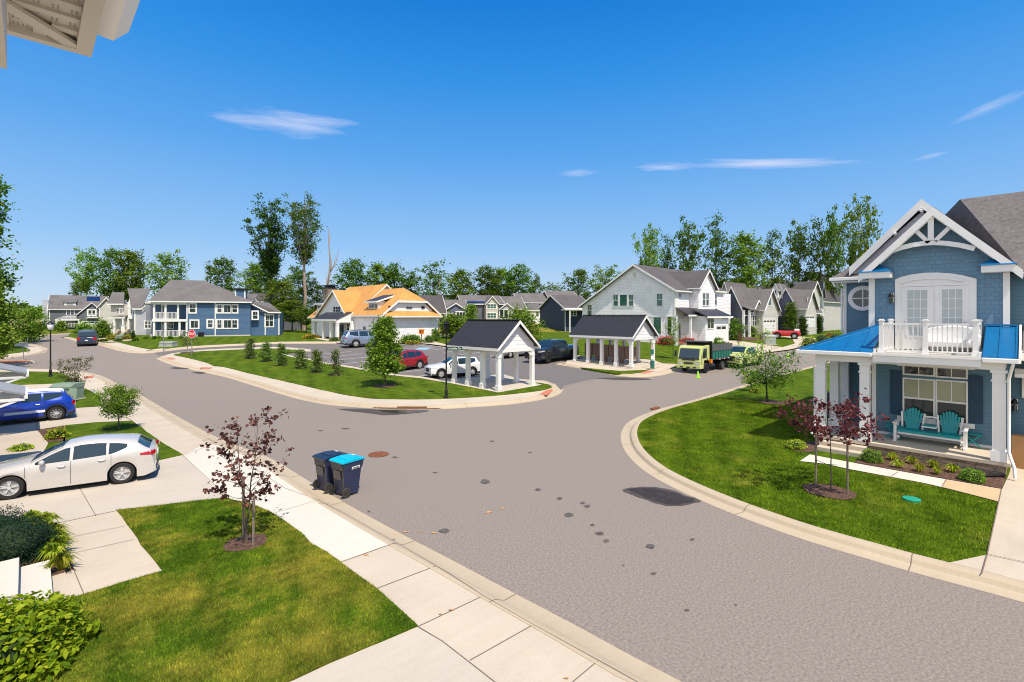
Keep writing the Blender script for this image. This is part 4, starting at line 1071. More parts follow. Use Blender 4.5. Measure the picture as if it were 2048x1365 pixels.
# ------------------------------------------------------------------ buildings
class House:
    def __init__(s, name, label, cat, O, rz=0.0, group=None):
        s.O = Vector(O); s.rz = rz
        c, n = cos(rz), sin(rz)
        s.root = thing(name, label, cat, (O[0]*c-O[1]*n, O[0]*n+O[1]*c, O[2]), rz, group)
        s.F = (F[0]*c+F[1]*n, -F[0]*n+F[1]*c); s.R = (R[0]*c+R[1]*n, -R[0]*n+R[1]*c)
        s.walls = {}
    def onx(s, X, u, v):
        k = (u-1024)/1000; D = X/(s.F[0]+k*s.R[0]); return (D*(s.F[1]+k*s.R[1]), EYE+(632-v)/1000*D)
    def ony(s, Y, u, v):
        k = (u-1024)/1000; D = Y/(s.F[1]+k*s.R[1]); return (D*(s.F[0]+k*s.R[0]), EYE+(632-v)/1000*D)
    def part(s, mb, name, mats, parent=None, **k):
        O = s.O
        mb.v = [(p[0]-O.x, p[1]-O.y, p[2]-O.z) for p in mb.v]
        return mb.build(name, mats, parent or s.root, **k)
    def wall(s, x0, y0, x1, y1, z0, z1, mat):
        mb = MB(); mb.box(x0, y0, z0, x1, y1, z1); return s.part(mb, 'wall', mat)
    def wallpoly(s, pts, vec, mat, name='wall'):
        mb = MB(); mb.extrude(pts, vec); return s.part(mb, name, mat)
    def slab(s, pts, mat, th=.12, name='roof'):
        mb = MB(); mb.extrude(pts, (0, 0, -th)); return s.part(mb, name, mat)
    def trim(s, segs, w=.2, t=.06, mat=None, name='fascia'):
        mb = MB()
        for p, q in segs:
            p = Vector(p); q = Vector(q); d = (q-p).normalized()
            h = Vector((-d.y, d.x, 0)); h = h.normalized()*t/2 if h.length > 1e-4 else Vector((t/2, 0, 0))
            mb.add([p-h, p+h, p+h-Vector((0, 0, w)), p-h-Vector((0, 0, w)), q-h, q+h, q+h-Vector((0, 0, w)), q-h-Vector((0, 0, w))], [(0,3,2,1),(4,5,6,7),(0,1,5,4),(1,2,6,5),(2,3,7,6),(3,0,4,7)])
        return s.part(mb, name, mat or M_white)
    def gable(s, x0, x1, y0, y1, ze, zr, axis, mat, wmat=None, oe=.35, orr=.3, rc=None, ze2=None, ends=(1, 1), th=.12, tw=.24):
        # ridge runs along axis; ze at low side, ze2 at high-coordinate side
        ze2 = ze if ze2 is None else ze2
        def P(a, b, z): return (a, b, z) if axis == 'x' else (b, a, z)
        a0, a1, b0, b1 = (x0, x1, y0, y1) if axis == 'x' else (y0, y1, x0, x1)
        rc = (b0+b1)/2 if rc is None else rc
        k0 = (zr-ze)/(rc-b0); k1 = (zr-ze2)/(b1-rc)
        A0, A1 = a0-(orr if ends[0] else 0), a1+(orr if ends[1] else 0)
        B0, B1 = b0-oe, b1+oe; e0 = ze-k0*oe; e1 = ze2-k1*oe
        up = .10
        rf = s.slab([P(A0, B0, e0+up), P(A1, B0, e0+up), P(A1, rc, zr+up), P(A0, rc, zr+up)], mat, th)
        s.slab([P(A0, rc, zr+up), P(A1, rc, zr+up), P(A1, B1, e1+up), P(A0, B1, e1+up)], mat, th)
        if wmat:
            for en, a in ((ends[0], a0), (ends[1], a1)):
                if en:
                    vec = P(.1 if a == a0 else -.1, 0, 0)
                    s.wallpoly([P(a, b0, ze), P(a, b1, ze2), P(a, rc, zr)], vec, wmat, 'gable_wall')
        sg = []
        for en, a, o in ((ends[0], A0, -.035), (ends[1], A1, .035)):
            if en: sg += [(P(a+o, B0, e0+up-.01), P(a+o, rc, zr+up-.01)), (P(a+o, rc, zr+up-.01), P(a+o, B1, e1+up-.01))]
        if sg: s.trim(sg, tw, .06)
        s.trim([(P(A0, B0-.035, e0+up-.005), P(A1, B0-.035, e0+up-.005)), (P(A0, B1+.035, e1+up-.005), P(A1, B1+.035, e1+up-.005))], .15, .06, name='gutter')
        return rf
    def hip(s, x0, x1, y0, y1, ze, zr, mat, oe=.35, inset=None, th=.12):
        X0, X1, Y0, Y1 = x0-oe, x1+oe, y0-oe, y1+oe; w = min(X1-X0, Y1-Y0)/2; i = w if inset is None else inset
        if X1-X0 >= Y1-Y0: r0, r1 = (X0+i, (Y0+Y1)/2, zr), (X1-i, (Y0+Y1)/2, zr)
        else: r0, r1 = ((X0+X1)/2, Y0+i, zr), ((X0+X1)/2, Y1-i, zr)
        c = [(X0, Y0, ze), (X1, Y0, ze), (X1, Y1, ze), (X0, Y1, ze)]
        mb = MB(); b = [(p[0], p[1], p[2]-.02) for p in c]
        if X1-X0 >= Y1-Y0: fs = [[c[0], c[1], r1, r0], [c[1], c[2], r1], [c[2], c[3], r0, r1], [c[3], c[0], r0]]
        else: fs = [[c[0], c[1], r0], [c[1], c[2], r1, r0], [c[2], c[3], r1], [c[3], c[0], r0, r1]]
        for f in fs: mb.poly(f)
        mb.poly(c[::-1])
        s.part(mb, 'roof', mat, fix=False)
        mb = MB()
        mb.box(X0-.03, Y0-.03, ze-.2, X1+.03, Y0+.05, ze-.01); mb.box(X0-.03, Y1-.05, ze-.2, X1+.03, Y1+.03, ze-.01)
        mb.box(X0-.028, Y0+.05, ze-.198, X0+.05, Y1-.05, ze-.012); mb.box(X1-.05, Y0+.05, ze-.198, X1+.028, Y1-.05, ze-.012)
        s.part(mb, 'gutter', M_white)
    def win(s, face, c, a0, a1, z0, z1, cols=1, rows=2, fw=.1, grid=(1, 1), gl=None, out=-1, top=True, name='window', shade=None):
        # face 'x': wall plane x=c, a = y range ; face 'y': plane y=c, a = x range. out: outward sign
        gl = gl or M_glass
        if a0 > a1: a0, a1 = a1, a0
        if z0 > z1: z0, z1 = z1, z0
        def B(mb, p0, p1, q0, q1, d0, d1, mi=0):
            if face == 'x': mb.box(c+out*d0, p0, q0, c+out*d1, p1, q1, mi)
            else: mb.box(p0, c+out*d0, q0, p1, c+out*d1, q1, mi)
        mb = MB()
        B(mb, a0-fw, a0, z0-fw, z1+fw, -.02, .05); B(mb, a1, a1+fw, z0-fw, z1+fw, -.02, .05)
        B(mb, a0, a1, z1, z1+fw, -.02, .048); B(mb, a0, a1, z0-fw, z0, -.02, .06)
        n = cols; w = (a1-a0)/n; mt = min(.06, fw*.7)
        for i in range(1, n): B(mb, a0+w*i-mt*.8, a0+w*i+mt*.8, z0, z1, -.02, .044)
        if rows == 2:
            zm = (z0+z1)/2
            for i in range(n): B(mb, a0+w*i+(mt*.8 if i else 0), a0+w*(i+1)-(mt*.8 if i < n-1 else 0), zm-.03, zm+.03, -.02, .036)
        gx, gz = grid
        for i in range(n):
            x0 = a0+w*i; lo = (z0+z1)/2 if rows == 2 else z0
            for g in range(1, gx): B(mb, x0+w*g/gx-.013, x0+w*g/gx+.013, lo, z1, -.02, .026)
            for g in range(1, gz): B(mb, x0+.02, x0+w-.02, lo+(z1-lo)*g/gz-.013, lo+(z1-lo)*g/gz+.013, -.02, .022)
        f = s.part(mb, name, M_white)
        mb = MB(); B(mb, a0+.005, a1-.005, z0+.005, z1-.005, -.02, .012)
        mb.v = [(p[0]-s.O.x, p[1]-s.O.y, p[2]-s.O.z) for p in mb.v]
        mb.build('pane', gl, f)
        if shade:
            mb = MB(); B(mb, a0+.01, a1-.01, (z0+z1)/2, z1-.01, -.02, .016); mb.v = [(p[0]-s.O.x, p[1]-s.O.y, p[2]-s.O.z) for p in mb.v]; mb.build('blind', shade, f)
        return f
    def pwin(s, face, c, u0, v0, u1, v1, cols=1, rows=2, out=-1, **k):
        um = (u0+u1)/2
        f = s.onx if face == 'x' else s.ony
        a0, _ = f(c, u0, v0); a1, _ = f(c, u1, v0); _, za = f(c, um, v0); _, zb = f(c, um, v1)
        return s.win(face, c, a0, a1, zb, za, cols, rows, out=out, **k)
    def col(s, x, y, z0, z1, w=.22, mat=None, base=True, name='column'):
        mb = MB(); h = w/2; mb.box(x-h, y-h, z0, x+h, y+h, z1)
        if base:
            mb.box(x-h-.04, y-h-.04, z0, x+h+.04, y+h+.04, z0+w*1.1); mb.box(x-h-.03, y-h-.03, z1-.35, x+h+.03, y+h+.03, z1-.3); mb.box(x-h-.045, y-h-.045, z1-.08, x+h+.045, y+h+.045, z1)
        return s.part(mb, name, mat or M_white)
    def rail(s, p, q, z0, z1, gap=.12, t=.035, name='railing', posts=True):
        p = Vector((p[0], p[1], 0)); q = Vector((q[0], q[1], 0)); d = q-p; n = max(2, int(d.length/gap)); mb = MB()
        zb = z0+.09
        mb.bar((p.x, p.y, zb), (q.x, q.y, zb), .06, .05); mb.bar((p.x, p.y, z1), (q.x, q.y, z1), .08, .06)
        for i in range(1, n):
            r_ = p+d*i/n; mb.box(r_.x-t/2, r_.y-t/2, zb, r_.x+t/2, r_.y+t/2, z1-.02)
        return s.part(mb, name, M_white)
    def garage(s, face, c, a0, a1, z0, z1, out=-1, wins=True, mat=None):
        if a0 > a1: a0, a1 = a1, a0
        def B(mb, p0, p1, q0, q1, d0, d1, mi=0):
            if face == 'x': mb.box(c+out*d0, p0, q0, c+out*d1, p1, q1, mi)
            else: mb.box(p0, c+out*d0, q0, p1, c+out*d1, q1, mi)
        mb = MB(); B(mb, a0-.12, a0, z0, z1+.14, -.02, .05); B(mb, a1, a1+.12, z0, z1+.14, -.02, .05); B(mb, a0, a1, z1, z1+.14, -.02, .048)
        h = (z1-z0)/4; n = max(2, int((a1-a0)/1.1)); w = (a1-a0)/n
        for j in range(4):
            B(mb, a0, a1, z0+h*j+.01, z0+h*(j+1)-.01, -.02, .015)
            for i in range(n):
                if j == 3 and wins: B(mb, a0+w*i+.12, a0+w*(i+1)-.12, z0+h*j+.12, z0+h*(j+1)-.12, .01, .022, 1)
                else: B(mb, a0+w*i+.1, a0+w*(i+1)-.1, z0+h*j+.1, z0+h*(j+1)-.1, .01, .03)
        return s.part(mb, 'garage_door', [mat or M_white, M_glass])
    def door(s, face, c, a0, a1, z0, z1, out=-1, mat=None, glassy=True):
        if a0 > a1: a0, a1 = a1, a0
        def B(mb, p0, p1, q0, q1, d0, d1, mi=0):
            if face == 'x': mb.box(c+out*d0, p0, q0, c+out*d1, p1, q1, mi)
            else: mb.box(p0, c+out*d0, q0, p1, c+out*d1, q1, mi)
        mb = MB(); B(mb, a0-.1, a0, z0, z1+.1, -.02, .05); B(mb, a1, a1+.1, z0, z1+.1, -.02, .05); B(mb, a0, a1, z1, z1+.1, -.02, .05)
        f = s.part(mb, 'door_frame', M_white)
        mb = MB(); B(mb, a0, a1, z0, z1, -.02, .02)
        w = a1-a0
        if glassy: B(mb, a0+w*.18, a1-w*.18, z0+(z1-z0)*.2, z1-w*.18, .0, .027, 1)
        s.part(mb, 'door', [mat or M_white, M_glass])

# ================= blue porch house at the right
B = House('blue_house', 'blue two storey house with bright blue metal porch roof and white balcony', 'house', (25, 2.9, .12))
zg = .12
# masses
B.wall(23.1, .42, 25.1, 4.12, zg, 3.70, M_blue)
B.wall(23.1, .42, 25.1, 4.12, 4.2, 6.45, M_shake)
B.wall(23.6, -9, 34, .42, zg, 6.40, M_blue)
B.wall(25.0, .42, 34, 5.46, zg, 6.50, M_blue)
mb = MB(); mb.box(23.1, .421, 3.70, 25.0, 4.119, 4.2); B.part(mb, 'wall', M_shake)
# front gable over the bay
XR = 22.62
pk = B.onx(XR, 1866, 413); tl = B.onx(XR, 1718, 549); tr = B.onx(XR, 2044, 538)
def gz(y):
    return pk[1]-(y-pk[0])*(pk[1]-tl[1])/(tl[0]-pk[0]) if y > pk[0] else pk[1]-(pk[0]-y)*(pk[1]-tr[1])/(pk[0]-tr[0])
B.wallpoly([(23.1, .42, 6.45), (23.1, 4.12, 6.45), (23.1, 4.12, gz(4.12)-.2), (23.1, pk[0], pk[1]-.2), (23.1, .42, gz(.42)-.2)], (.3, 0, 0), M_shake, 'gable_wall')
B.slab([(XR+.03, tl[0], tl[1]), (28, tl[0], tl[1]), (28, pk[0], pk[1]), (XR+.03, pk[0], pk[1])], M_sh_grey, .14)
B.slab([(XR+.03, tr[0], tr[1]), (25.5, tr[0], tr[1]), (28, pk[0], pk[1]), (XR+.03, pk[0], pk[1])], M_sh_grey, .14)
B.trim([((XR, tl[0]+.02, tl[1]-.03), (XR, pk[0], pk[1]-.02)), ((XR, pk[0], pk[1]-.02), (XR, tr[0]-.02, tr[1]-.03))], .30, .06)
fq = .3; ya_, yb_ = tl[0]+(pk[0]-tl[0])*fq, tr[0]+(pk[0]-tr[0])*fq
B.trim([((XR+.05, ya_, gz(ya_)-.2), (XR+.05, pk[0], pk[1]-.22)), ((XR+.05, pk[0], pk[1]-.22), (XR+.05, yb_, gz(yb_)-.2))], .14, .05, name='rake_moulding')
mb = MB()   # soffit strips under the rakes
mb.quad((XR+.06, tl[0], tl[1]-.16), (23.1, tl[0], tl[1]-.16), (23.1, pk[0], pk[1]-.18), (XR+.06, pk[0], pk[1]-.18)); mb.quad((XR+.06, tr[0], tr[1]-.16), (23.1, tr[0], tr[1]-.16), (23.1, pk[0], pk[1]-.18), (XR+.06, pk[0], pk[1]-.18))
B.part(mb, 'soffit', M_soffit, fix=False)
# truss in the gable peak
mb = MB(); xt = XR+.14
def tz(u, v): y, z = B.onx(xt, u, v); return (xt, y, z)
q1, q2 = tz(1862, 425), tz(1862, 481); mb.bar((q1[0]-.03, q1[1], q1[2]), (q2[0]-.03, q2[1], q2[2]), .16, .1, up=(1, 0, 0))
arc = [tz(u, v) for u, v in [(1783, 503), (1800, 497), (1825, 490.5), (1850, 487), (1868, 486), (1890, 487), (1920, 491), (1950, 498)]]
for a, b in zip(arc, arc[1:]): mb.bar(a, b, .1, .16)
mb.bar(tz(1832, 462), tz(1858, 486), .1, .13); mb.bar(tz(1898, 456), tz(1870, 483), .1, .13)
B.part(mb, 'gable_truss', M_white)
# eave returns with little blue roofs
for (u0, u1, um) in ((1718, 1781, 1765), (1962, 2030, 1984)):
    y0, za = B.onx(XR, u0, 545); y1, _ = B.onx(XR, u1, 545); zc = 6.42 if u0 < 1800 else 6.45
    ya, yb = min(y0, y1), max(y0, y1)
    mb = MB(); mb.box(XR-.04, ya, zc-.02, 23.1, yb, zc+.2); B.part(mb, 'eave_return', M_white)
    mb = MB(); a_, b_ = ya-.05, yb+.05; apx = (23.08, (ya+yb)/2, zc+.58); f_ = XR-.08
    mb.poly([(f_, a_, zc+.21), (f_, b_, zc+.21), apx]); mb.poly([(f_, b_, zc+.21), (23.08, b_, zc+.21), apx]); mb.poly([(23.08, a_, zc+.21), (f_, a_, zc+.21), apx])
    mb.box(f_, a_, zc+.2, 23.08, b_, zc+.208)
    B.part(mb, 'return_roof', M_metal_bl, fix=False)
# corner posts of the bay
for u0, u1 in ((1738, 1750), (2006, 2020)):
    y0, _ = B.onx(23.1, u0, 600); y1, _ = B.onx(23.1, u1, 600)
    mb = MB(); mb.box(23.04, min(y0, y1), 4.25, 23.2, max(y0, y1), 6.42); B.part(mb, 'corner_board', M_white)
# main gable behind
XM = 24.5
p2 = B.onx(XM, 1843, 400); t2 = B.onx(XM, 1699, 536)
sl = (p2[1]-t2[1])/(t2[0]-p2[0])
B.slab([(XM, t2[0], t2[1]), (34, t2[0], t2[1]), (34, p2[0], p2[1]), (XM, p2[0], p2[1])], M_sh_grey, .14)
B.slab([(XM, p2[0], p2[1]), (34, p2[0], p2[1]), (34, .2, p2[1]-sl*(p2[0]-.2)), (XM, .2, p2[1]-sl*(p2[0]-.2))], M_sh_grey, .14)
B.trim([((XM-.04, t2[0], t2[1]), (XM-.04, p2[0], p2[1]+.02)), ((XM-.04, p2[0], p2[1]+.02), (XM-.04, p2[0]-1.2, p2[1]-1.2*sl))], .34, .07)
B.wallpoly([(24.62, .42, 6.6), (24.62, 5.3, 6.6), (24.62, p2[0], p2[1]-.42)], (.4, 0, 0), M_lav, 'gable_wall')
# pent eave of shingles to the left of the bay
ye, ze_ = B.onx(24.45, 1662, 556)
mb = MB(); mb.extrude([(24.45, ye, 6.62), (24.45, 3.9, 6.62), (25.0, 3.9, 7.05), (25.0, ye-.55, 7.05)], (0, 0, -.05)); mb.extrude([(24.45, ye, 6.62), (25.0, ye-.55, 7.05), (28, ye-.55, 7.05), (28, ye, 6.62)], (0, 0, -.05)); B.part(mb, 'pent_roof', M_sh_grey)
mb = MB(); mb.box(24.36, 3.9, 6.46, 24.5, ye+.06, 6.6); mb.box(24.5, ye, 6.46, 28, ye+.06, 6.6); mb.box(24.5, 4.13, 6.38, 25.0, ye, 6.46); B.part(mb, 'gutter', M_white, bevel=.02)
y, z = B.onx(24.45, 1672, 560)
mb = MB(); mb.tube([(24.45, ye-.05, 6.46), (24.5, ye-.12, 6.25), (24.9, 5.52, 6.15), (24.93, 5.52, 4.3)], .04, 8); B.part(mb, 'downspout', M_white, smooth=True)
mb = MB(); mb.box(24.96, 5.36, .4, 25.08, 5.47, 6.42); B.part(mb, 'corner_board', M_white)
# round window
yc, zc = B.onx(25.0, 1726, 597)
mb = MB(); mb.lathe((25.0, yc, zc), [(.30, -.06), (.42, -.06), (.42, .02), (.30, .02)], 32, 0, 'x'); mb.v = [p for p in mb.v]
mb2 = MB()
n = 36
for i in range(n):
    a, b = 2*pi*i/n, 2*pi*(i+1)/n
    mb2.add([(24.93, yc+cos(t)*r, zc+sin(t)*r) for t, r in ((a, .36), (b, .36), (b, .52), (a, .52))]+[(25.0, yc+cos(t)*r, zc+sin(t)*r) for t, r in ((a, .36), (b, .36), (b, .52), (a, .52))], [(0,1,2,3),(0,1,5,4),(2,3,7,6)])
mb2.box(24.95, yc-.36, zc-.02, 24.97, yc+.36, zc+.02); mb2.box(24.951, yc-.02, zc-.36, 24.971, yc+.02, zc+.36)
rw = B.part(mb2, 'round_window', M_white, fix=False)
mb = MB(); mb.lathe((24.97, yc, zc), [(.37, -.005), (.37, .005)], 32, 0, 'x'); mb.v = [(p[0]-25, p[1]-2.9, p[2]-.12) for p in mb.v]; mb.build('pane', M_glass, rw)
# big hip roof to the right
rx = 27.4; ry, rz_ = B.onx(rx, 1920, 399)
mb = MB()
e = 23.15
mb.poly([(e, -9.5, 6.42), (e, .15, 6.42), (25.3, ry+1.2, 8.2), (rx, ry, rz_), (rx, -9.5, rz_)][:0] or [(e, -9.5, 6.42), (e, .12, 6.42), (rx, ry, rz_), (rx, -9.5, rz_)])
mb.poly([(e, .12, 6.42), (e+.0, .13, 6.42), (26, 5.2, 7.0), (31, 5.2, 7.0), (rx+.1, ry, rz_)][:0] or [(e, .12, 6.42), (27.4, 5.3, 7.1), (33, 5.3, 7.1), (rx, ry, rz_)])
mb.poly([(rx, -9.5, rz_), (rx, ry, rz_), (33, 5.3, 7.1), (33, -9.5, 7.1)])
B.part(mb, 'roof', M_sh_grey, fix=False)
B.trim([((e-.04, .1, 6.42), (e-.04, -9.5, 6.42))], .16, .08, name='gutter')
# french doors with arched surround
mb = MB(); xd = 23.04
y0, z0 = B.onx(xd, 1790, 655); y1, _ = B.onx(xd, 1953, 655)
zb = 3.78
arch = [(1790, 560), (1800, 555), (1825, 549), (1850, 546), (1875, 545.5), (1900, 547), (1925, 551), (1953, 558)]
out = [(xd,)+B.onx(xd, u, v) for u, v in arch]
mb.extrude([(xd, y0, zb)]+out+[(xd, y1, zb)], (.07, 0, 0)); B.part(mb, 'door_surround', M_white)
mb = MB(); a2 = [(xd-.03,)+B.onx(xd-.03, u, v+11) for u, v in arch[1:-1]]
for a, b in zip(a2, a2[1:]): mb.bar(a, b, .05, .06)
yA, zA = B.onx(xd, 1804, 573); yB, _ = B.onx(xd, 1940, 573)
mb.box(xd-.04, yB, 6.06, xd, yA, 6.14); B.part(mb, 'door_moulding', M_white)
for u0, u1, g0, g1 in ((1804, 1867, 1815, 1855), (1870, 1938, 1884, 1925)):
    ya, _ = B.onx(xd, u0, 600); yb, _ = B.onx(xd, u1, 600); ga, zt = B.onx(xd, g0, 585); gb, _ = B.onx(xd, g1, 585)
    mb = MB(); mb.box(xd-.03, yb+.01, 3.8, xd, ya-.01, 6.04)
    mb.box(xd-.045, gb-.05, 4.28, xd-.03, gb, 5.97); mb.box(xd-.045, ga, 4.28, xd-.03, ga+.05, 5.97); mb.box(xd-.044, gb, 5.92, xd-.03, ga, 5.97); mb.box(xd-.044, gb, 4.23, xd-.03, ga, 4.28)
    for i in (1, 2): yy = gb+(ga-gb)*i/3; mb.box(xd-.042, yy-.008, 4.28, xd-.03, yy+.008, 5.92)
    for i in range(1, 5): zz = 4.28+1.64*i/5; mb.box(xd-.041, gb, zz-.008, xd-.03, ga, zz+.008)
    d = B.part(mb, 'french_door', M_white)
    mb = MB(); mb.box(xd-.036, gb, 4.28, xd-.031, ga, 5.92); mb.v = [(p[0]-25, p[1]-2.9, p[2]-.12) for p in mb.v]; mb.build('pane', M_blind, d)
    mb = MB(); hy = ya-.08 if u0 < 1850 else yb+.1
    mb.ico((xd-.06, hy, 4.78), .03, 1); mb.bar((xd-.06, hy, 4.7), (xd-.06, hy-.1, 4.7), .015); mb.v = [(p[0]-25, p[1]-2.9, p[2]-.12) for p in mb.v]; mb.build('door_handle', M_chrome, d)
# balcony
zd = 3.74; xb = 21.18
yL, _ = B.onx(xb, 1752, 690); yR, _ = B.onx(xb, 1958, 690)
mb = MB(); mb.box(xb-.1, yR, zd-.12, 23.04, yL, zd); B.part(mb, 'balcony_deck', M_tan)
mb = MB(); mb.box(xb-.22, yR-.06, 3.42, xb-.1, yL+.06, zd-.03); mb.box(xb-.26, yR-.1, zd-.1, xb-.22, yL+.1, zd-.02); mb.box(xb-.1, yL, 3.42, 22.4, yL+.06, zd+.12); mb.box(xb-.1, yR-.06, 3.42, 22.4, yR, zd+.12); B.part(mb, 'balcony_fascia', M_white)
posts = [B.onx(xb, 1763, 690)[0], B.onx(xb, 1851, 690)[0], B.onx(xb, 1951, 690)[0]]
def npost(x, y):
    mb = MB(); mb.box(x-.065, y-.065, zd, x+.065, y+.065, zd+1.08); mb.box(x-.09, y-.09, zd+1.08, x+.09, y+.09, zd+1.12); mb.box(x-.06, y-.06, zd+1.12, x+.06, y+.06, zd+1.15); mb.box(x-.085, y-.085, zd, x+.085, y+.085, zd+.14); B.part(mb, 'balcony_post', M_white)
for y in posts: npost(xb, y)
npost(22.9, posts[0]); npost(22.9, posts[2])
B.rail((xb, posts[0]-.06), (xb, posts[1]+.06), zd, zd+.98); B.rail((xb, posts[1]-.06), (xb, posts[2]+.06), zd, zd+.98)
B.rail((xb, posts[0]), (22.9, posts[0]), zd, zd+.98); B.rail((xb, posts[2]), (22.9, posts[2]), zd, zd+.98)
# porch: stone base, slab, columns, beams, blue metal roof
mb = MB(); mb.box(21.28, .46, zg, 25.0, 5.52, .44); B.part(mb, 'porch_base', M_stone)
mb = MB(); mb.box(21.18, .36, .44, 25.0, 5.6, .565)
B.part(mb, 'porch_floor', M_conc, bevel=.015)
for x, y in ((21.36, 5.38), (21.36, 4.02), (21.36, .62), (23.2, 5.38), (24.85, 5.38)):
    B.col(x, y, .565, 3.34, .29)
mb = MB(); mb.box(21.2, .48, 3.34, 21.52, 5.54, 3.63); mb.box(21.52, 5.22, 3.34, 25.0, 5.54, 3.63); mb.box(21.52, .48, 3.34, 23.1, .78, 3.63); B.part(mb, 'porch_beam', M_white)
mb = MB(); mb.box(21.52, .78, 3.58, 23.1, 5.22, 3.62); B.part(mb, 'porch_ceiling', M_white)
ex = 20.95; ez = 3.74; yE = 6.0; wx = 23.08; wz = 4.66; yh = yE-(wx-ex)
yRr = .22
mb = MB()
mb.extrude([(ex, yE, ez), (ex, yL+.07, ez), (wx, yL+.07, wz), (wx, yh, wz)], (0, 0, -.04)); B.part(mb, 'porch_roof', M_metal_bl)
mb = MB(); mb.extrude([(ex, yE, ez), (wx, yh, wz), (26, yh, wz), (26, yE, ez)], (0, 0, -.04)); B.part(mb, 'porch_roof', M_metal_bl)
mb = MB(); mb.extrude([(ex, yR-.07, ez), (ex, yRr, ez), (wx, yRr, wz), (wx, yR-.07, wz)], (0, 0, -.04)); B.part(mb, 'porch_roof', M_metal_bl)
mb = MB()
def rs(y):
    f = min(1, max(0, (yE-y)/(wx-ex)))
    mb.bar((ex, y, ez+.015), (ex+(wx-ex)*f, y, ez+(wz-ez)*f+.015), .022, .035)
y = yE-.45
while y > yL+.1: rs(y); y -= .48
for y in (yR-.1, (yR+yRr)/2-.02, yRr+.03): rs(y)
mb.bar((ex, yE, ez+.02), (wx, yh, wz+.02), .08, .05)
x = ex+.5
while x < 25.8:
    f = min(1, (x-ex)/(wx-ex)); mb.bar((x, yE, ez+.015), (x, yE-(yE-yh)*f, ez+(wz-ez)*f+.015), .022, .035); x += .48
mb.bar((wx-.03, .25, wz+.03), (wx-.03, yR-.05, wz+.03), .08, .06); mb.bar((wx-.03, yL+.05, wz+.03), (wx-.03, yh, wz+.03), .08, .06)
B.part(mb, 'roof_seams', M_metal_bl)
mb = MB(); mb.box(ex-.1, yL+.08, ez-.16, ex+.02, yE+.12, ez-.02); mb.box(ex-.1, yRr-.05, ez-.16, ex+.02, yR-.08, ez-.02); mb.box(ex+.02, yE, ez-.16, 26, yE+.12, ez-.02)
mb.box(ex+.02, yL+.08, ez-.14, 21.2, yE, ez-.1); mb.box(ex+.02, yRr, ez-.14, 21.2, yR-.08, ez-.1); B.part(mb, 'gutter', M_white, bevel=.02)
mb = MB(); mb.extrude([(ex, yRr-.03, ez+.02), (wx, yRr-.03, wz+.05), (wx, yRr-.03, 3.6), (ex, yRr-.03, ez-.16)], (0, -.05, 0)); B.part(mb, 'fascia', M_white)
mb = MB(); mb.tube([(ex-.02, 5.85, ez-.15), (ex-.02, 5.85, ez-.38), (ex+.08, 5.8, ez-.5), (21.15, 5.58, 3.12), (21.22, 5.57, 3.0), (21.22, 5.57, .8), (21.0, 5.62, .6)], .04, 8); B.part(mb, 'downspout', M_white, smooth=True)
mb = MB(); mb.tube([(ex+.0, .3, ez-.15), (21.1, .36, 3.3), (21.17, .40, 3.1), (21.17, .40, .9), (21.1, .36, .75), (20.95, .28, .5), (20.9, .26, .2)], .042, 8); B.part(mb, 'downspout', M_white, smooth=True)
# steps
for i, (x0, zt) in enumerate(((20.55, .26), (20.9, .41))):
    y0 = G(1709, 927, zg).y; 
    mb = MB(); mb.box(x0, 3.93, zg-.05, 21.28, 5.35, zt); B.part(mb, 'step', M_conc, bevel=.01)
# porch window group, shutters
B.pwin('x', 23.1, 1809, 760, 1867, 835, 1, 2, grid=(2, 1), gl=M_glass, fw=.05, shade=M_blindt)
B.pwin('x', 23.1, 1875, 764, 1932, 846, 1, 2, grid=(2, 1), gl=M_glass, fw=.05, shade=M_blindt)
for w in ((1809, 734, 1867, 749), (1875, 738, 1932, 754)):
    B.pwin('x', 23.1, *w, 1, 1, grid=(2, 1), name='transom', fw=.05)
mb = MB()
for a, b, v0, v1 in ((1793, 1948, 730, 733), ): pass
y0, zt = B.onx(23.1, 1795, 740); y1, _ = B.onx(23.1, 1950, 740)
mb.box(23.03, y1, 3.16, 23.1, y0, 3.34); mb.box(23.02, y1, 1.16, 23.1, y0, 1.32); B.part(mb, 'window_trim', M_white)
for u0, u1 in ((1781, 1803), (1938, 1966)):
    y0, _ = B.onx(23.06, u0, 800); y1, _ = B.onx(23.06, u1, 800)
    mb = MB(); mb.box(23.04, y1, 1.36, 23.08, y0, 2.98)
    for a, b in ((1.42, 2.12), (2.2, 2.92)): mb.box(23.03, y1+.05, a, 23.04, y0-.05, b)
    B.part(mb, 'shutter', M_shut)
y0, _ = B.onx(23.1, 1738, 800)
mb = MB(); mb.box(23.03, 4.0, .57, 23.2, 4.13, 3.6); B.part(mb, 'corner_board', M_white)
mb = MB(); mb.box(23.06, .43, .57, 23.1, 4.0, .66); B.part(mb, 'base_trim', M_white)
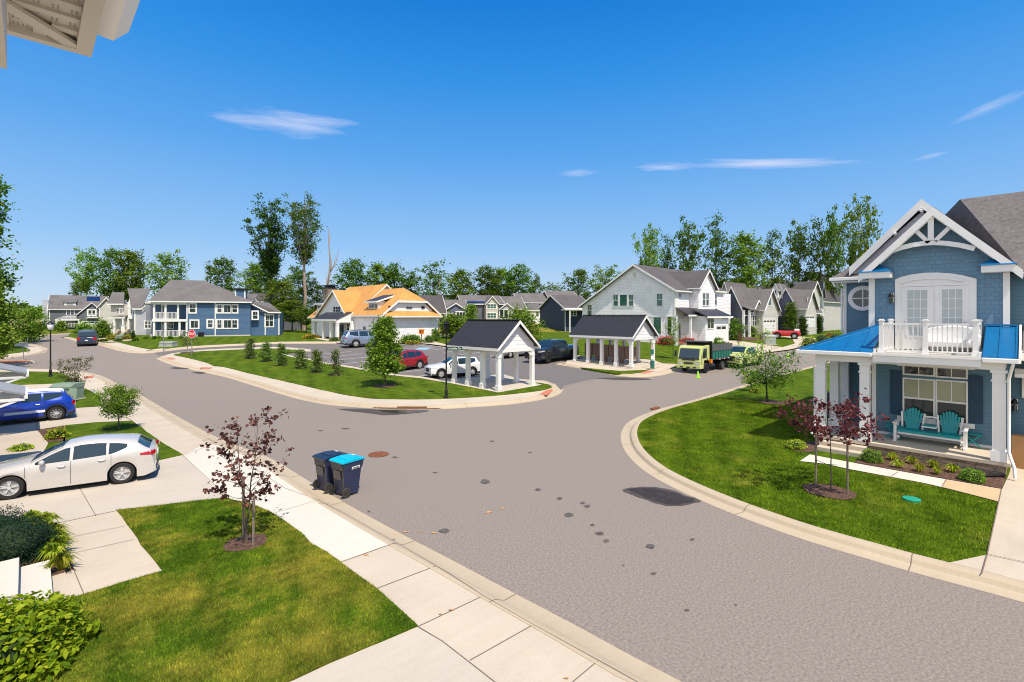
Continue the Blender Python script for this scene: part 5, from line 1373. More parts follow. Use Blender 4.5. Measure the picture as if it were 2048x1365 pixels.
# wall lantern by the balcony door and by the garage
def lantern(x, y, z, par=B):
    mb = MB(); mb.box(x-.03, y-.08, z-.15, x, y+.08, z+.2, 1)
    mb.lathe((x-.12, y, z+.02), [(.0, .2), (.05, .17), (.075, .1), (.09, .02), (.02, .0)][::-1], 10, 0)
    mb.lathe((x-.12, y, z-.2), [(.055, .0), (.07, .2)], 10, 2); par.part(mb, 'wall_lantern', [M_black, M_white, M_glass], smooth=True)
yl, zl = B.onx(23.05, 1783, 597); lantern(23.08, yl, zl)
yl, zl = B.onx(23.55, 2029, 810); lantern(23.58, yl, zl)
for u, v in ((1842, 422), (1790, 468)):
    y, z = B.onx(24.4, u, v); mb = MB(); mb.cyl((24.35, y, z), (24.2, y-.05, z-.05), .05, 8); mb.box(24.3, y-.04, z-.02, 24.45, y+.04, z+.06); B.part(mb, 'flood_lamp', M_white)
# garage side at the right edge
mb = MB(); mb.extrude([(22.4, .12, 3.86), (22.4, -9, 3.86), (23.62, -9, 4.72), (23.62, .12, 4.72)], (0, 0, -.08)); B.part(mb, 'garage_roof', M_sh_grey)
mb = MB(); mb.box(22.3, -9, 3.6, 22.42, .14, 3.84); mb.box(22.42, .1, 3.6, 23.6, .16, 3.9); mb.box(22.42, -9, 3.58, 23.6, .1, 3.62); B.part(mb, 'fascia', M_white)
B.garage('x', 23.6, -.55, -5.6, .14, 2.75)
mb = MB(); mb.box(23.1, -6, 3.12, 23.22, .3, 3.28); mb.box(22.8, -6, 3.02, 22.9, .3, 3.14)
for i in range(12): mb.box(22.6, -.12-.5*i, 3.28, 23.6, -.05-.5*i, 3.4)
mb.extrude([(23.6, -.25, 2.3), (23.6, -.25, 3.12), (22.9, -.25, 3.12)], (0, .14, 0)); mb.extrude([(23.6, -.16, 2.3), (23.45, -.16, 2.3), (23.45, -.16, 3.1), (23.6, -.16, 3.1)], (0, .3, 0)); B.part(mb, 'pergola', M_white)
mb = MB(); mb.box(23.55, -.44, zg, 23.62, -.32, 3.1); B.part(mb, 'corner_board', M_white)
mb = MB(); mb.box(23.5, .0, zg, 23.6, .42, .45); B.part(mb, 'foundation', M_wall_grey)
M_blue_paint = M_blue
# ================= white gabled house, centre right
Wc = Vector((57, 30.4)); zg = 1.5
W = House('white_house', 'tall white house with dark grey gables behind the far pavilion', 'house', (63, 37, zg))
yA = W.onx(57, 1350, 576)[0]; yB = W.onx(57, 1160, 612)[0]; pkW = W.onx(57, 1270, 529)
ze1 = W.onx(57, 1350, 578)[1]; ze2 = W.onx(57, 1162, 611)[1]
W.wallpoly([(57, yA, zg-.6), (57, yB-.4, zg-.6), (57, yB-.4, ze2-.1), (57, pkW[0], pkW[1]-.15), (57, yA, ze1-.1)], (13, 0, 0), M_whitewall)
W.gable(57, 70, yA, yB-.4, ze1-.05, pkW[1]-.1, 'x', M_sh_med, None, .45, .45, rc=pkW[0], ze2=ze2-.02)
W.pwin('x', 57, 1227, 590, 1236, 612, 1, 2, grid=(2, 1), gl=M_glassg); W.pwin('x', 57, 1240, 590, 1254, 612, 1, 1, gl=M_glassg); W.pwin('x', 57, 1258, 590, 1267, 612, 1, 2, grid=(2, 1), gl=M_glassg)
W.pwin('x', 57, 1314, 588, 1325, 612, 1, 2, grid=(2, 1), gl=M_glassg); W.pwin('x', 57, 1175.5, 610, 1183.5, 632, 1, 2, grid=(2, 1), gl=M_glassg)
W.pwin('x', 57, 1307, 635, 1322, 668, 1, 1, gl=M_glassg); W.pwin('x', 57, 1335, 634, 1343, 670, 1, 1, gl=M_glass)
W.pwin('x', 57, 1190, 643, 1202, 658, 1, 1, gl=M_glassg); W.pwin('x', 57, 1267, 546, 1272.5, 555, 1, 1, gl=M_tan, fw=.14)
mb = MB(); mb.box(56.96, yA-.02, zg-.5, 57.1, yA+.16, ze1-.2); mb.box(56.97, yA+.2, 4.85, 57.0, yB-.5, 5.0); W.part(mb, 'corner_board', M_white)
# front wing faces the road
x1, _ = W.ony(yA-1.2, 1397, 600); x2, _ = W.ony(yA-1.2, 1430, 600); xe, _ = W.ony(yA, 1450, 600)
yf = yA-1.2
ap = W.ony(yf-.3, 1414.5, 539)
zeF = W.ony(yf-.3, 1397, 573)[1]
W.wall(57.06, yA+.03, xe+2, yA+2, zg-.5, ze1-.15, M_whitewall)
W.wall(x1, yf, x2, yA+.04, zg-.5, zeF, M_whitewall)
W.gable(x1, x2, yf, pkW[0]+.5, zeF, ap[1]-.1, 'y', M_sh_med, M_whitewall, .3, .35, ends=(1, 0))
W.pwin('y', yf, 1405, 587, 1410, 611, 1, 2, grid=(2, 1)); W.pwin('y', yf, 1412, 587, 1417, 611, 1, 2, grid=(2, 1))
W.pwin('y', yA, 1356, 587, 1361, 595, 1, 1); 
mb = MB(); mb.box(57.0, yA-.06, zg, 57.9, yA, ze1-.1); W.part(mb, 'corner_board', M_white)
xs_, _ = W.ony(yA-.8, 1427, 600); xt_, _ = W.ony(yA-.8, 1447, 600)
W.wall(x2, yA-.8, xt_, yA, 4.9, 8.3, M_whitewall); W.pwin('y', yA-.8, 1428.5, 590, 1433, 610, 1, 2, grid=(2, 1))
W.hip(x2, xt_, yA-.8, yA+2, 8.35, 9.6, M_sh_med, .3)
# entry porch roof and posts
xq, _ = W.ony(yf, 1396, 615)
W.slab([(57.0, yf-.5, 5.15), (xq, yf-.5, 5.15), (xq, yA, 6.05), (57.0, yA, 6.05)], M_metal_dk, .1, 'porch_roof'); W.trim([((57.0, yf-.55, 5.12), (xq, yf-.55, 5.12))], .2, .08)
for u in (1352, 1381): W.col(W.ony(yf-.3, u, 640)[0], yf-.3, zg, 5.0, .24)
mb = MB(); mb.box(57.0, yf-.5, zg-.4, xq, yA, zg+.25); W.part(mb, 'porch_floor', M_conc)
W.pwin('y', yA, 1371, 635, 1377, 658, 1, 2, grid=(2, 1)); x_, _ = W.ony(yA, 1356, 640); W.door('y', yA, x_-.4, x_+.6, zg+.3, zg+2.4, mat=M_greyd)
# garage
yg = yf-1.6; xg0, _ = W.ony(yg, 1411, 650); xg1, _ = W.ony(yg, 1457, 650)
W.wall(xg0, yg, xg1, yA, zg-.4, 4.95, M_whitewall)
W.slab([(xg0-.3, yg-.35, 4.95), (xg1+.4, yg-.35, 4.95), (xg1+.4, yf+.2, 5.95), (xg0-.3, yf+.2, 5.95)], M_metal_dk, .1, 'garage_roof'); W.trim([((xg0-.35, yg-.4, 4.93), (xg1+.45, yg-.4, 4.93))], .22, .08)
W.pwin('y', yg, 1414.5, 636, 1427, 657, 2, 2, grid=(2, 1)); g0, _ = W.ony(yg, 1432, 650); g1, _ = W.ony(yg, 1452, 650); W.garage('y', yg, g0, g1, zg-.1, 3.75)
for u in (1448, 1453.5):
    x_, z_ = W.ony(yg, u-2.5, 637.5); mb = MB(); mb.lathe((x_, yg-.2, z_), [(.04, .12), (.14, 0), (.02, 0)], 8, 0); mb.bar((x_, yg, z_+.3), (x_, yg-.2, z_+.12), .03); W.part(mb, 'wall_lantern', M_black)

# ================= generic road-facing house: side wall toward -X, front toward -Y
def road_house(label, cor, uL, uR, ve, vr, side, front, roof, gables=(), wins=(), garages=(), zb=1.7, axis='x', ridge_at=.5, depthx=None, name='house', hip=False, group=None):
    # cor: pixel of the near corner base (u, v); heights from pixels at that corner
    p = G(cor[0], cor[1], .0); X0, Y0 = p.x, p.y
    Hh = House(name, label, 'house', (X0+4, Y0+4, p.z), 0, group)
    Y1 = Hh.onx(X0, uL, 632)[0]; X1 = Hh.ony(Y0, uR, 632)[0]
    if depthx: X1 = X0+depthx
    ze = Hh.onx(X0, cor[0], ve)[1]; 
    zr = ze+ (vr if vr < 20 else 0)
    Hh.wall(X0, Y0, X1, Y1, zb-.4, ze, side)
    mb = MB(); mb.box(X0-.005, Y0-.03, zb-.4, X1, Y0, ze); Hh.part(mb, 'wall', front)
    mb = MB(); mb.box(X0-.04, Y0-.05, zb, X0+.1, Y0+.1, ze); Hh.part(mb, 'corner_board', M_white)
    if hip: Hh.hip(X0, X1, Y0, Y1, ze, zr, roof, .4)
    else: Hh.gable(X0, X1, Y0, Y1, ze, zr, axis, roof, side, .4, .35)
    for (u0, u1, vb, va, proj, wm) in gables:            # front facing gable bays
        yy = Y0-proj; a = Hh.ony(yy, u0, vb); b = Hh.ony(yy, u1, vb); c_ = Hh.ony(yy-.3, (u0+u1)/2, va)
        Hh.wall(a[0], yy, b[0], Y0, zb-.4, a[1], wm)
        Hh.gable(a[0], b[0], yy, Y0+ (Y1-Y0)*.45, a[1], c_[1]-.1, 'y', roof, wm, .25, .35, ends=(1, 0))
    for (f, pr, *w) in wins:
        c_ = X0 if f == 'x' else Y0-pr-(.03 if pr == 0 else 0)
        Hh.pwin(f, c_, *w[:4], *(w[4:] or (1, 2)), fw=.1)
    for (pr, u0, u1, v0, v1) in garages:
        yy = Y0-pr-(.03 if pr == 0 else 0); a = Hh.ony(yy, u0, v0); b = Hh.ony(yy, u1, v1)
        Hh.garage('y', yy, a[0], b[0], b[1], a[1])
    return Hh, X0, X1, Y0, Y1, ze, zr
h8 = road_house('dark grey house with two front gables and white garage door behind the red off roader', (1486, 676), 1443, 1556, 620, 3.4, M_greyd, M_greyd, M_sh_grey,
    gables=[(1503, 1522.5, 623, 600, .6, M_tan), (1525.5, 1556, 619, 577, 1.6, M_tan)],
    wins=[('y', .6, 1504.5, 632, 1512.5, 652, 2, 2), ('y', 1.6, 1536, 594, 1542, 611, 1, 1)], garages=[(1.6, 1527, 1551, 640, 664)])
Hh, X0, X1, Y0, Y1, ze, zr = h8
for u in (1487, 1499): Hh.col(Hh.ony(Y0-.9, u, 640)[0], Y0-.9, 1.9, ze-.1, .25)
Hh.slab([(X0-.3, Y0-1.2, ze+.0), (X0+3, Y0-1.2, ze+.0), (X0+3, Y0, ze+.6), (X0-.3, Y0, ze+.6)], M_sh_grey, .1, 'porch_roof')
h9 = road_house('slate blue house with twin white front gables beyond the dark grey house', (1596, 671), 1550, 1640, 618, 3.4, M_purple, M_tan, M_sh_grey,
    gables=[(1599, 1615, 617, 590, .5, M_white), (1611, 1633, 616, 579, 1.4, M_tan)],
    wins=[('y', 1.4, 1615, 597, 1620, 611, 1, 1), ('y', .5, 1600.5, 625, 1607.5, 641, 2, 2)], garages=[(1.4, 1613, 1629, 632, 655)])
Hh, X0, X1, Y0, Y1, ze, zr = h9
for i, u in enumerate((1549, 1559)):
    dx = X0-3+i*0
Hd = h8[0]
for u in (1550.5, 1559.5):     # two small dormers riding the roof between the houses
    c_ = Hh.onx(X0+1.2, u, 572)
    p = at(u, 583, 84); q = at(u, 568.5, 84)
    Hh.wall(p.x, p.y-.45, p.x+2.5, p.y+.45, p.z-1.2, p.z+.4, M_white)
    Hh.gable(p.x, p.x+2.5, p.y-.45, p.y+.45, p.z+.35, q.z, 'x', M_sh_grey, M_white, .15, .15, ends=(1, 0), tw=.12)
    Hh.win('x', p.x, p.y-.18, p.y+.18, p.z-.6, p.z+.15, 1, 1, fw=.06)
h10 = road_house('cream house with paired tall gables and white balcony farther up the right street', (1640, 664), 1596, 1692, 597, 3.6, M_tan, M_tan, M_sh_dark,
    gables=[(1621, 1640, 589, 562, 1.5, M_tan), (1640, 1647, 590, 563, .6, M_tan)],
    wins=[('y', 0, 1642, 594, 1648, 606, 1, 2), ('y', 1.5, 1624, 594, 1629, 606, 1, 2)], garages=[(1.5, 1624, 1636, 632, 648)])
Hh, X0, X1, Y0, Y1, ze, zr = h10
yy = Y0-2.0; a, b = Hh.ony(yy, 1634, 620)[0], Hh.ony(yy, 1650, 620)[0]
mb = MB(); mb.box(a, yy, 4.9, b, Y0, 5.2); Hh.part(mb, 'balcony_deck', M_white); Hh.rail((a, yy), (b, yy), 5.2, 6.3); Hh.rail((a, yy), (a, Y0-1.5), 5.2, 6.3)
h11 = road_house('dark roofed house with double decked white porches at the end of the right street', (1650, 659), 1626, 1700, 589, 5.0, M_greyd, M_greyd, M_sh_dark, gables=[], wins=[('y', 0, 1652, 634, 1656, 646, 1, 2)], depthx=18)
Hh, X0, X1, Y0, Y1, ze, zr = h11
yy = Y0-2.2
for i in range(5):
    x_ = Hh.ony(yy, 1651+i*10, 620)[0]
    Hh.col(x_, yy, 1.9, 5.0, .3, base=False); Hh.col(x_, yy, 5.35, ze, .3, base=False)
mb = MB(); mb.box(X0, yy-.2, 5.0, X1, Y0, 5.35); mb.box(X0, yy-.2, ze-.1, X1, Y0, ze+.25); Hh.part(mb, 'porch_deck', M_white)
Hh.rail((X0, yy), (X1, yy), 5.35, 6.4, gap=.3, t=.06)
# roofs glimpsed behind
road_house('grey hipped house half hidden behind the white house and the dark grey house', (1478, 660), 1436, 1530, 585, 3.6, M_tan, M_tan, M_sh_grey, hip=True, wins=[('x', 0, 1455, 590, 1459, 600, 1, 2)])
road_house('charcoal roofed house showing above the twin dormers', (1560, 655), 1512, 1606, 576, 3.0, M_tan, M_tan, M_sh_dark, wins=[], hip=True)
road_house('low pale house with grey roof directly behind the white house garage wing', (1462, 668), 1438, 1500, 600, 3.2, M_tan, M_tan, M_sh_grey, wins=[('x', 0, 1456, 588+16, 1460, 596+16, 1, 1)])

# ================= clubhouse with orange shingles
zg = 1.35
K = House('clubhouse', 'white clubhouse with orange shingle roofs, dark dormers and a pillared entry', 'clubhouse', (36, 66, zg))
K.wall(31.66, 55.7, 40.0, 63.5, zg-.4, 4.95, M_whitewall)
K.wall(31.66, 63.5, 41.4, 74.3, zg-.4, 4.95, M_whitewall)
K.wall(32.3, 74.3, 41.0, 79.0, zg-.4, 4.95, M_whitewall)
def roofp(L, mat=M_sh_oran, th=.14, name='roof'): return K.slab(L, mat, th, name)
# right block: clipped gable
xm = 35.83; tp = K.ony(57.6, 805, 576); e0 = 5.05
kk = (tp[1]-e0)/(xm-31.3)
zc_ = K.ony(55.5, 824, 602)[1]; dx = (zc_-e0)/kk
roofp([(31.3, 55.4, e0), (31.3, 63.5, e0), (xm, 63.5, tp[1]), (xm, 57.6, tp[1]), (31.3+dx, 55.4, zc_)])
roofp([(40.36, 55.4, e0), (xm*2-31.3-dx, 55.4, zc_), (xm, 57.6, tp[1]), (xm, 63.5, tp[1]), (40.36, 63.5, e0)])
roofp([(31.3+dx, 55.4, zc_), (xm, 57.6, tp[1]), (xm*2-31.3-dx, 55.4, zc_)])
K.wallpoly([(31.66, 55.7, 4.95), (40.0, 55.7, 4.95), (xm*2-31.3-dx-.3, 55.7, zc_-.15), (31.3+dx+.3, 55.7, zc_-.15)], (0, .2, 0), M_white, 'gable_wall')
roofp([(31.5, 55.0, 4.95), (40.2, 55.0, 4.95), (39.2, 55.7, 5.6), (32.4, 55.7, 5.6)], th=.08, name='skirt_roof')
K.trim([((31.25, 55.35, e0), (31.3+dx, 55.35, zc_)), ((31.3+dx, 55.35, zc_), (xm*2-31.3-dx, 55.35, zc_)), ((xm*2-31.3-dx, 55.35, zc_), (40.4, 55.35, e0))], .26, .08)
K.trim([((31.26, 55.4, e0), (31.26, 63.5, e0)), ((31.5, 54.96, 4.95), (40.2, 54.96, 4.95))], .16, .07, name='gutter')
# middle block, taller
x2_ = 36.5; z2_ = 9.4
K.gable(31.66, 41.4, 63.5, 74.4, 5.1, z2_, 'y', M_sh_oran, M_white, .35, .4, rc=x2_)
# cross gable to the front
pkk = K.onx(31.3, 669.3, 580.5)
K.gable(31.3, 36.5, 64.4, 74.3, 5.0, pkk[1]-.1, 'x', M_sh_oran, M_white, .3, .3, rc=pkk[0], ends=(1, 0))
K.pwin('x', 31.3, 667, 614, 681, 624.5, 3, 1, grid=(1, 2))
K.gable(32.3, 41.0, 74.3, 79.4, 4.9, 8.2, 'y', M_sh_oran, M_white, .35, .3, ends=(0, 1))
# dormers
def dormer(u0, u1, v0, v1, x):
    a, z0 = K.onx(x, u0, v1); b, z1 = K.onx(x, u1, v0); y0, y1 = min(a, b), max(a, b)
    K.wall(x, y0, x+4.0, y1, z0-.2, z1+.2, M_white)
    K.slab([(x-.35, y0-.3, z1+.25), (x-.35, y1+.3, z1+.25), (x+4.2, y1+.3, z1+1.75), (x+4.2, y0-.3, z1+1.75)], M_metal_dk, .08, 'dormer_roof')
    K.trim([((x-.4, y0-.3, z1+.24), (x-.4, y1+.3, z1+.24)), ((x-.38, y0-.3, z1+.22), (x+4.2, y0-.3, z1+1.72))], .22, .07)
    m = (y1-y0)*.1
    K.win('x', x, y0+m, y1-m, z0+.25, z1-.15, 3, 1, grid=(2, 2), fw=.07)
dormer(737, 757, 606, 620, 32.4); dormer(634, 648, 610, 620, 32.7)
# porch
px0 = 29.2; py0, py1 = 63.4, 71.2
K.slab([(px0, py0, 4.55), (px0, py1, 4.55), (31.4, py1, 5.55), (31.4, py0, 5.55)], M_metal_dk, .1, 'porch_roof')
K.trim([((px0-.05, py0, 4.52), (px0-.05, py1, 4.52))], .22, .1)
K.wallpoly([(px0, py0+.1, 4.4), (31.66, py0+.1, 4.4), (31.66, py0+.1, 5.5), (px0, py0+.1, 4.5)], (0, .15, 0), M_white, 'gable_wall')
mb = MB(); mb.box(px0+.1, py0+.1, 4.1, px0+.4, py1-.1, 4.4); mb.box(px0+.4, py0+.1, 4.1, 31.6, py0+.35, 4.4); K.part(mb, 'porch_beam', M_white)
for y in (py0+.3, py0+2.1, py0+4.5, py1-.3): K.col(px0+.28, y, zg, 4.1, .38)
mb = MB(); mb.box(px0-.1, py0-.1, zg-.3, 31.66, py1+.1, zg+.08); K.part(mb, 'porch_floor', M_conc)
K.win('x', 31.66, 69.6, 70.9, 1.6, 3.9, 1, 2, grid=(2, 2), fw=.12); K.win('x', 31.66, 64.3, 65.3, 1.6, 3.9, 1, 2, grid=(2, 2), fw=.12); K.door('x', 31.66, 66.2, 68.3, 1.45, 3.8, mat=M_greyd)
K.wallpoly([(31.66, 62.9, zg), (30.7, 62.9, zg), (31.2, 62.9, 4.3), (31.66, 62.9, 4.3)], (0, .5, 0), M_white, 'buttress')
K.win('x', 31.66, 57.2, 57.75, 1.9, 3.4, 1, 2, fw=.1); K.win('x', 31.66, 60.0, 60.7, 1.7, 3.6, 1, 2, grid=(2, 2), fw=.1)
mb = MB()
for x_, w_ in ((32.4, .7), (35.0, .9), (37.3, .5)): mb.box(x_, 55.62, 5.95, x_+w_, 55.66, 6.25 if w_ < .8 else 6.1)
K.part(mb, 'gable_vent', M_black)
mb = MB(); mb.box(36.9, 55.5, zg, 37.9, 55.7, 2.7); mb.box(35.9, 55.55, zg, 36.6, 55.7, 2.2); K.part(mb, 'meter_box', M_white)
# stone chimney behind
K.wall(36.0, 81.4, 37.6, 83.2, zg, 9.7, M_stone)
mb = MB(); mb.box(35.85, 81.25, 9.7, 37.75, 83.35, 9.8); mb.box(36.2, 81.6, 9.8, 37.4, 83.0, 9.98); mb.box(35.8, 81.2, 9.98, 37.8, 83.4, 10.14); K.part(mb, 'chimney_cap', M_black)

# ================= far rows on the rise beyond the clubhouse
tag(drape('embankment', [wxy(92, -20), wxy(92, 16), wxy(94, 18), wxy(94, -22)], M_field, .05), kind='structure')
mb = MB()
rows_ = [(92, 1.74), (100, 2.4), (108, 3.0), (160, 3.2), (240, 3.3)]
for (a, za), (b, zb_) in zip(rows_, rows_[1:]):
    L_ = lambda D: (850-1024)/1000*D; R_ = lambda D: (1290-1024)/1000*D
    mb.quad((*wxy(a, L_(a)), za), (*wxy(a, R_(a)), za), (*wxy(b, R_(b)), zb_), (*wxy(b, L_(b)), zb_))
tag(mb.build('embankment', M_meadow, fix=False), kind='structure')
def far_house(label, D, uc, w, dep, ve, vr, wall, roof, fg=None, hip=False, wins=(), rot=radians(20), side=None, zb=2.2, group=None, solar=False, chim=None, axis='x', garage=None):
    # house facing the camera side, frame x to the right; extents by pixels at depth D
    rz = atan2(R[1], R[0])+rot
    c = Vector(wxy(D, (uc-1024)/1000*D)); cc, ss = cos(rz), sin(rz)
    fx, fy = c.x*cc+c.y*ss, -c.x*ss+c.y*cc
    hh = House('house', label, 'house', (fx, fy+dep/2, zb), rz, group)
    ze = EYE+(632-ve)/1000*D; zr = EYE+(632-vr)/1000*(D+ (dep/2 if axis == 'x' else 0))
    x0, x1 = fx-w/2, fx+w/2
    hh.wall(x0, fy, x1, fy+dep, zb-.6, ze, wall)
    if hip: hh.hip(x0, x1, fy, fy+dep, ze, zr, roof)
    else: hh.gable(x0, x1, fy, fy+dep, ze, zr, axis, roof, wall)
    for (u0, v0, u1, v1, *k) in wins: hh.pwin('y', fy, u0, v0, u1, v1, *(k or (1, 2)), fw=.12)
    if fg:
        for (u0, u1, vb, va, pj, wm) in fg:
            yy = fy-pj; a = hh.ony(yy, u0, vb); b = hh.ony(yy, u1, vb); t = hh.ony(yy, (u0+u1)/2, va)
            hh.wall(a[0], yy, b[0], fy, zb-.6, a[1], wm); hh.gable(a[0], b[0], yy, fy+dep*.5, a[1], t[1], 'y', roof, wm, .25, .3, ends=(1, 0))
    mb = MB(); mb.box(x0-.03, fy-.05, zb, x0+.12, fy, ze-.1); mb.box(x1-.12, fy-.05, zb, x1+.03, fy, ze-.1); hh.part(mb, 'corner_board', M_white)
    if chim:
        u, vt, m_ = chim; xx = hh.ony(fy+1.5, u, vt)
        hh.wall(xx[0]-.6, fy+1.0, xx[0]+.6, fy+2.0, zb, xx[1], m_)
    if garage:
        u0, u1, v0, v1, pj = garage; a = hh.ony(fy-pj, u0, v0); b = hh.ony(fy-pj, u1, v1); hh.garage('y', fy-pj, a[0], b[0], b[1], a[1])
    return hh, x0, x1, fy, ze, zr
q = far_house('slate purple house with wide white trimmed gable left of the pool shrubs', 112, 898, 9.0, 8, 622, 600.5, M_purple, M_sh_grey, fg=[(886, 936, 622.5, 607, 1.2, M_purple)], wins=[])
hh, x0, x1, fy, ze, zr = q
hh.pwin('y', fy-1.2, 893.5, 628, 904.5, 637, 2, 2, fw=.22); hh.pwin('y', fy-1.2, 913, 625, 930, 637, 3, 1, fw=.25)
far_house('grey roofed house peeping over the slate purple house, two small dormers', 150, 930, 18, 10, 612, 591, M_tan, M_sh_grey, fg=[(921, 930, 606, 596, .6, M_white), (933, 942, 606, 594, .6, M_white)])
q = far_house('grey house with solar panels and stacked green windows', 118, 967, 10, 8, 608, 592, M_greyd, M_sh_grey, fg=[(972, 996.5, 607, 593, 1.5, M_tan)])
hh, x0, x1, fy, ze, zr = q
for v0, v1 in ((609, 617), (627, 636)): hh.pwin('y', fy-1.5, 974.5, v0, 992, v1, 3, 2, fw=.18, gl=M_glassg)
mb = MB(); zz = hh.ony(fy, 958, 607)[1]
mb.extrude([(x0+.3, fy+.0, ze+.22), (x0+6.0, fy+.0, ze+.22), (x0+6.0, fy+5.2, zr-.2), (x0+.3, fy+5.2, zr-.2)], (0, 0, .08)); hh.part(mb, 'solar_panels', M_solar)
far_house('dark hipped roof house between the solar house and its neighbour', 160, 965+22, 14, 10, 604, 583, M_navy, M_sh_dark, hip=True, chim=(991.5, 588, M_white))
q = far_house('tan house with gabled screened porch right of the solar house', 122, 1015, 9.5, 8, 617, 594, M_lav, M_sh_grey, fg=[(999, 1027, 618, 607, 2.0, M_lav)], wins=[(1027, 619, 1032, 626, 1, 1)])
hh, x0, x1, fy, ze, zr = q
hh.pwin('y', fy-2.0, 1000, 620, 1006.5, 637, 1, 1, fw=.2); hh.pwin('y', fy-2.0, 1008.5, 620, 1015.5, 637, 1, 1, fw=.2)
q = far_house('white house with hipped sun room and timber deck on the rise', 128, 1074, 9.5, 8, 605, 588, M_whitewall, M_sh_grey, side=M_lav, fg=[], wins=[(1077, 609, 1080, 613, 1, 1), (1082, 609, 1085, 613, 1, 1), (1051, 609, 1053, 615, 1, 2)], chim=(1101, 592, M_white))
hh, x0, x1, fy, ze, zr = q
a, b = hh.ony(fy-3.5, 1048, 621), hh.ony(fy-3.5, 1098, 621)
hh.wall(a[0], fy-3.5, b[0], fy, 2.4, a[1], M_whitewall); hh.hip(a[0], b[0], fy-3.5, fy+.5, a[1], a[1]+1.5, M_sh_grey, .3)
hh.pwin('y', fy-3.5, 1083, 625, 1096, 638, 2, 1, fw=.2); hh.pwin('y', fy-3.5, 1072, 625, 1077, 633, 1, 2)
c1, c2 = hh.ony(fy-4.5, 1098, 640)[0], hh.ony(fy-4.5, 1120, 640)[0]
mb = MB(); mb.box(c1, fy-4.5, 2.8, c2, fy, 3.6); hh.part(mb, 'deck', M_tan); hh.rail((c1, fy-4.5), (c2, fy-4.5), 3.6, 4.6, gap=.25, t=.08)
q = far_house('navy house with grey roof and many small windows on the rise', 130, 1132, 8.2, 8, 604, 583, M_navy, M_sh_grey, wins=[(1105.5, 606, 1108, 613, 1, 2), (1112.5, 606, 1115.5, 616, 1, 2), (1125, 606, 1127.5, 614, 1, 2), (1112, 622, 1114, 630, 1, 2), (1116, 622, 1119, 627, 1, 1), (1121, 622, 1130, 631, 2, 1)])
q = far_house('navy and white house with low grey roof and bright downspout left of the white house', 96, 1158, 6.0, 12, 616, 592, M_navy, M_sh_med, wins=[(1142, 623, 1152, 631.5, 2, 2)], zb=1.8)
hh, x0, x1, fy, ze, zr = q
mb = MB(); y_ = fy-1.6; p_ = hh.ony(y_, 1139.5, 621)
mb.box(p_[0]-.1, y_-.1, 1.5, p_[0]+.1, y_+.1, p_[1]); mb.box(x0-.8, fy-1.8, p_[1], x1, fy, p_[1]+.2); hh.part(mb, 'porch_post', M_white)
far_house('dark roofed house seen just behind the clubhouse roof', 100, 858, 6.5, 8, 625, 592, M_greyd, M_sh_dark)

# ================= blue row house, left
rzc = atan2(R[1], R[0])
rb_ = rzc+radians(20)
c_ = at(430, 632, 75); D = -c_.x*sin(rb_)+c_.y*cos(rb_)
BR = House('row_house', 'long blue row house with two tier white porch', 'house', (c_.x*cos(rb_)+c_.y*sin(rb_), D+4, 1.85), rb_)
def px(u, Y=None): return BR.ony(D if Y is None else Y, u, 632)[0]
def pz(v, Y=None): return BR.ony(D if Y is None else Y, 430, v)[1]
BR.wall(px(372), D, px(501), D+11, 1.6, pz(604.5), M_blue2)
BR.wall(px(296), D+1.9, px(372), D+11, 1.6, pz(604.5), M_blue2)
mb = MB(); mb.box(px(372), D-.04, 1.6, px(501), D, 2.1); BR.part(mb, 'foundation', M_wall_grey)
BR.wall(px(501), D+.6, px(559), D+6, 1.6, pz(624), M_blue2)
# main roof: hipped at the right
e = pz(603.5); rr_ = pz(562, D+5.5)
xa, xb_ = px(298), px(505)
mb = MB()
ra, rb = (px(341, D+5.5), D+5.5, rr_), (px(408, D+5.5), D+5.5, rr_)
mb.poly([(xa, D-.4, e), (xb_, D-.4, e), rb, ra]); mb.poly([(xb_, D-.4, e), (xb_, D+11.4, e), rb]); mb.poly([(xb_, D+11.4, e), (xa, D+11.4, e), ra, rb]); mb.poly([(xa, D-.4, e), ra, (xa, D+11.4, e)])
BR.part(mb, 'roof', M_sh_grey, fix=False)
BR.slab([(px(470), D+.2, pz(604)), (px(505), D+.2, pz(604)), (px(505), D+6, pz(588, D+6)), (px(440, D+6), D+6, pz(588, D+6))], M_sh_grey, .1)
BR.slab([(px(501)-.1, D+.2, pz(603)), (px(537), D+.2, pz(624)), (px(561), D+.2, pz(624)), (px(540, D+5), D+4, pz(605, D+4)), (px(512, D+5), D+4, pz(603, D+4))], M_sh_grey, .1)
BR.trim([((xa, D-.44, e), (xb_, D-.44, e))], .18, .07, name='gutter'); BR.trim([((px(494), D+.12, pz(602)), (px(537), D+.12, pz(624))), ((px(537), D+.12, pz(624)), (px(562), D+.12, pz(624)))], .2, .08)
for u in (373, 429.5, 528.5, 556):
    mb = MB(); yy = D-.06 if u < 520 else D+.54; mb.box(px(u), yy, 2.0, px(u+2.3), yy+.06, pz(606 if u < 520 else 626)); BR.part(mb, 'corner_board', M_white)
for w in ((380, 609, 391, 625, 1, 2), (435, 611, 443, 625, 1, 2), (448, 611, 461, 625, 1, 1), (465, 611, 474, 625, 1, 2), (382, 642, 396, 656, 1, 1), (416, 641, 425, 655, 1, 2), (435, 641, 443, 656, 1, 2), (448, 641, 462, 656, 1, 1), (465, 641, 474, 656, 1, 2), (506, 624, 515, 638, 1, 2)):
    BR.pwin('y', D, *w[:4], w[4], w[5], grid=(2, 1), fw=.2)
BR.pwin('y', D+.6, 531, 631, 546, 653, 2, 2, grid=(2, 1), fw=.16)
mb = MB(); mb.box(px(468), D+1.2, pz(605), px(488), D+2.8, pz(580, D+2)); BR.part(mb, 'chimney', M_blue2)
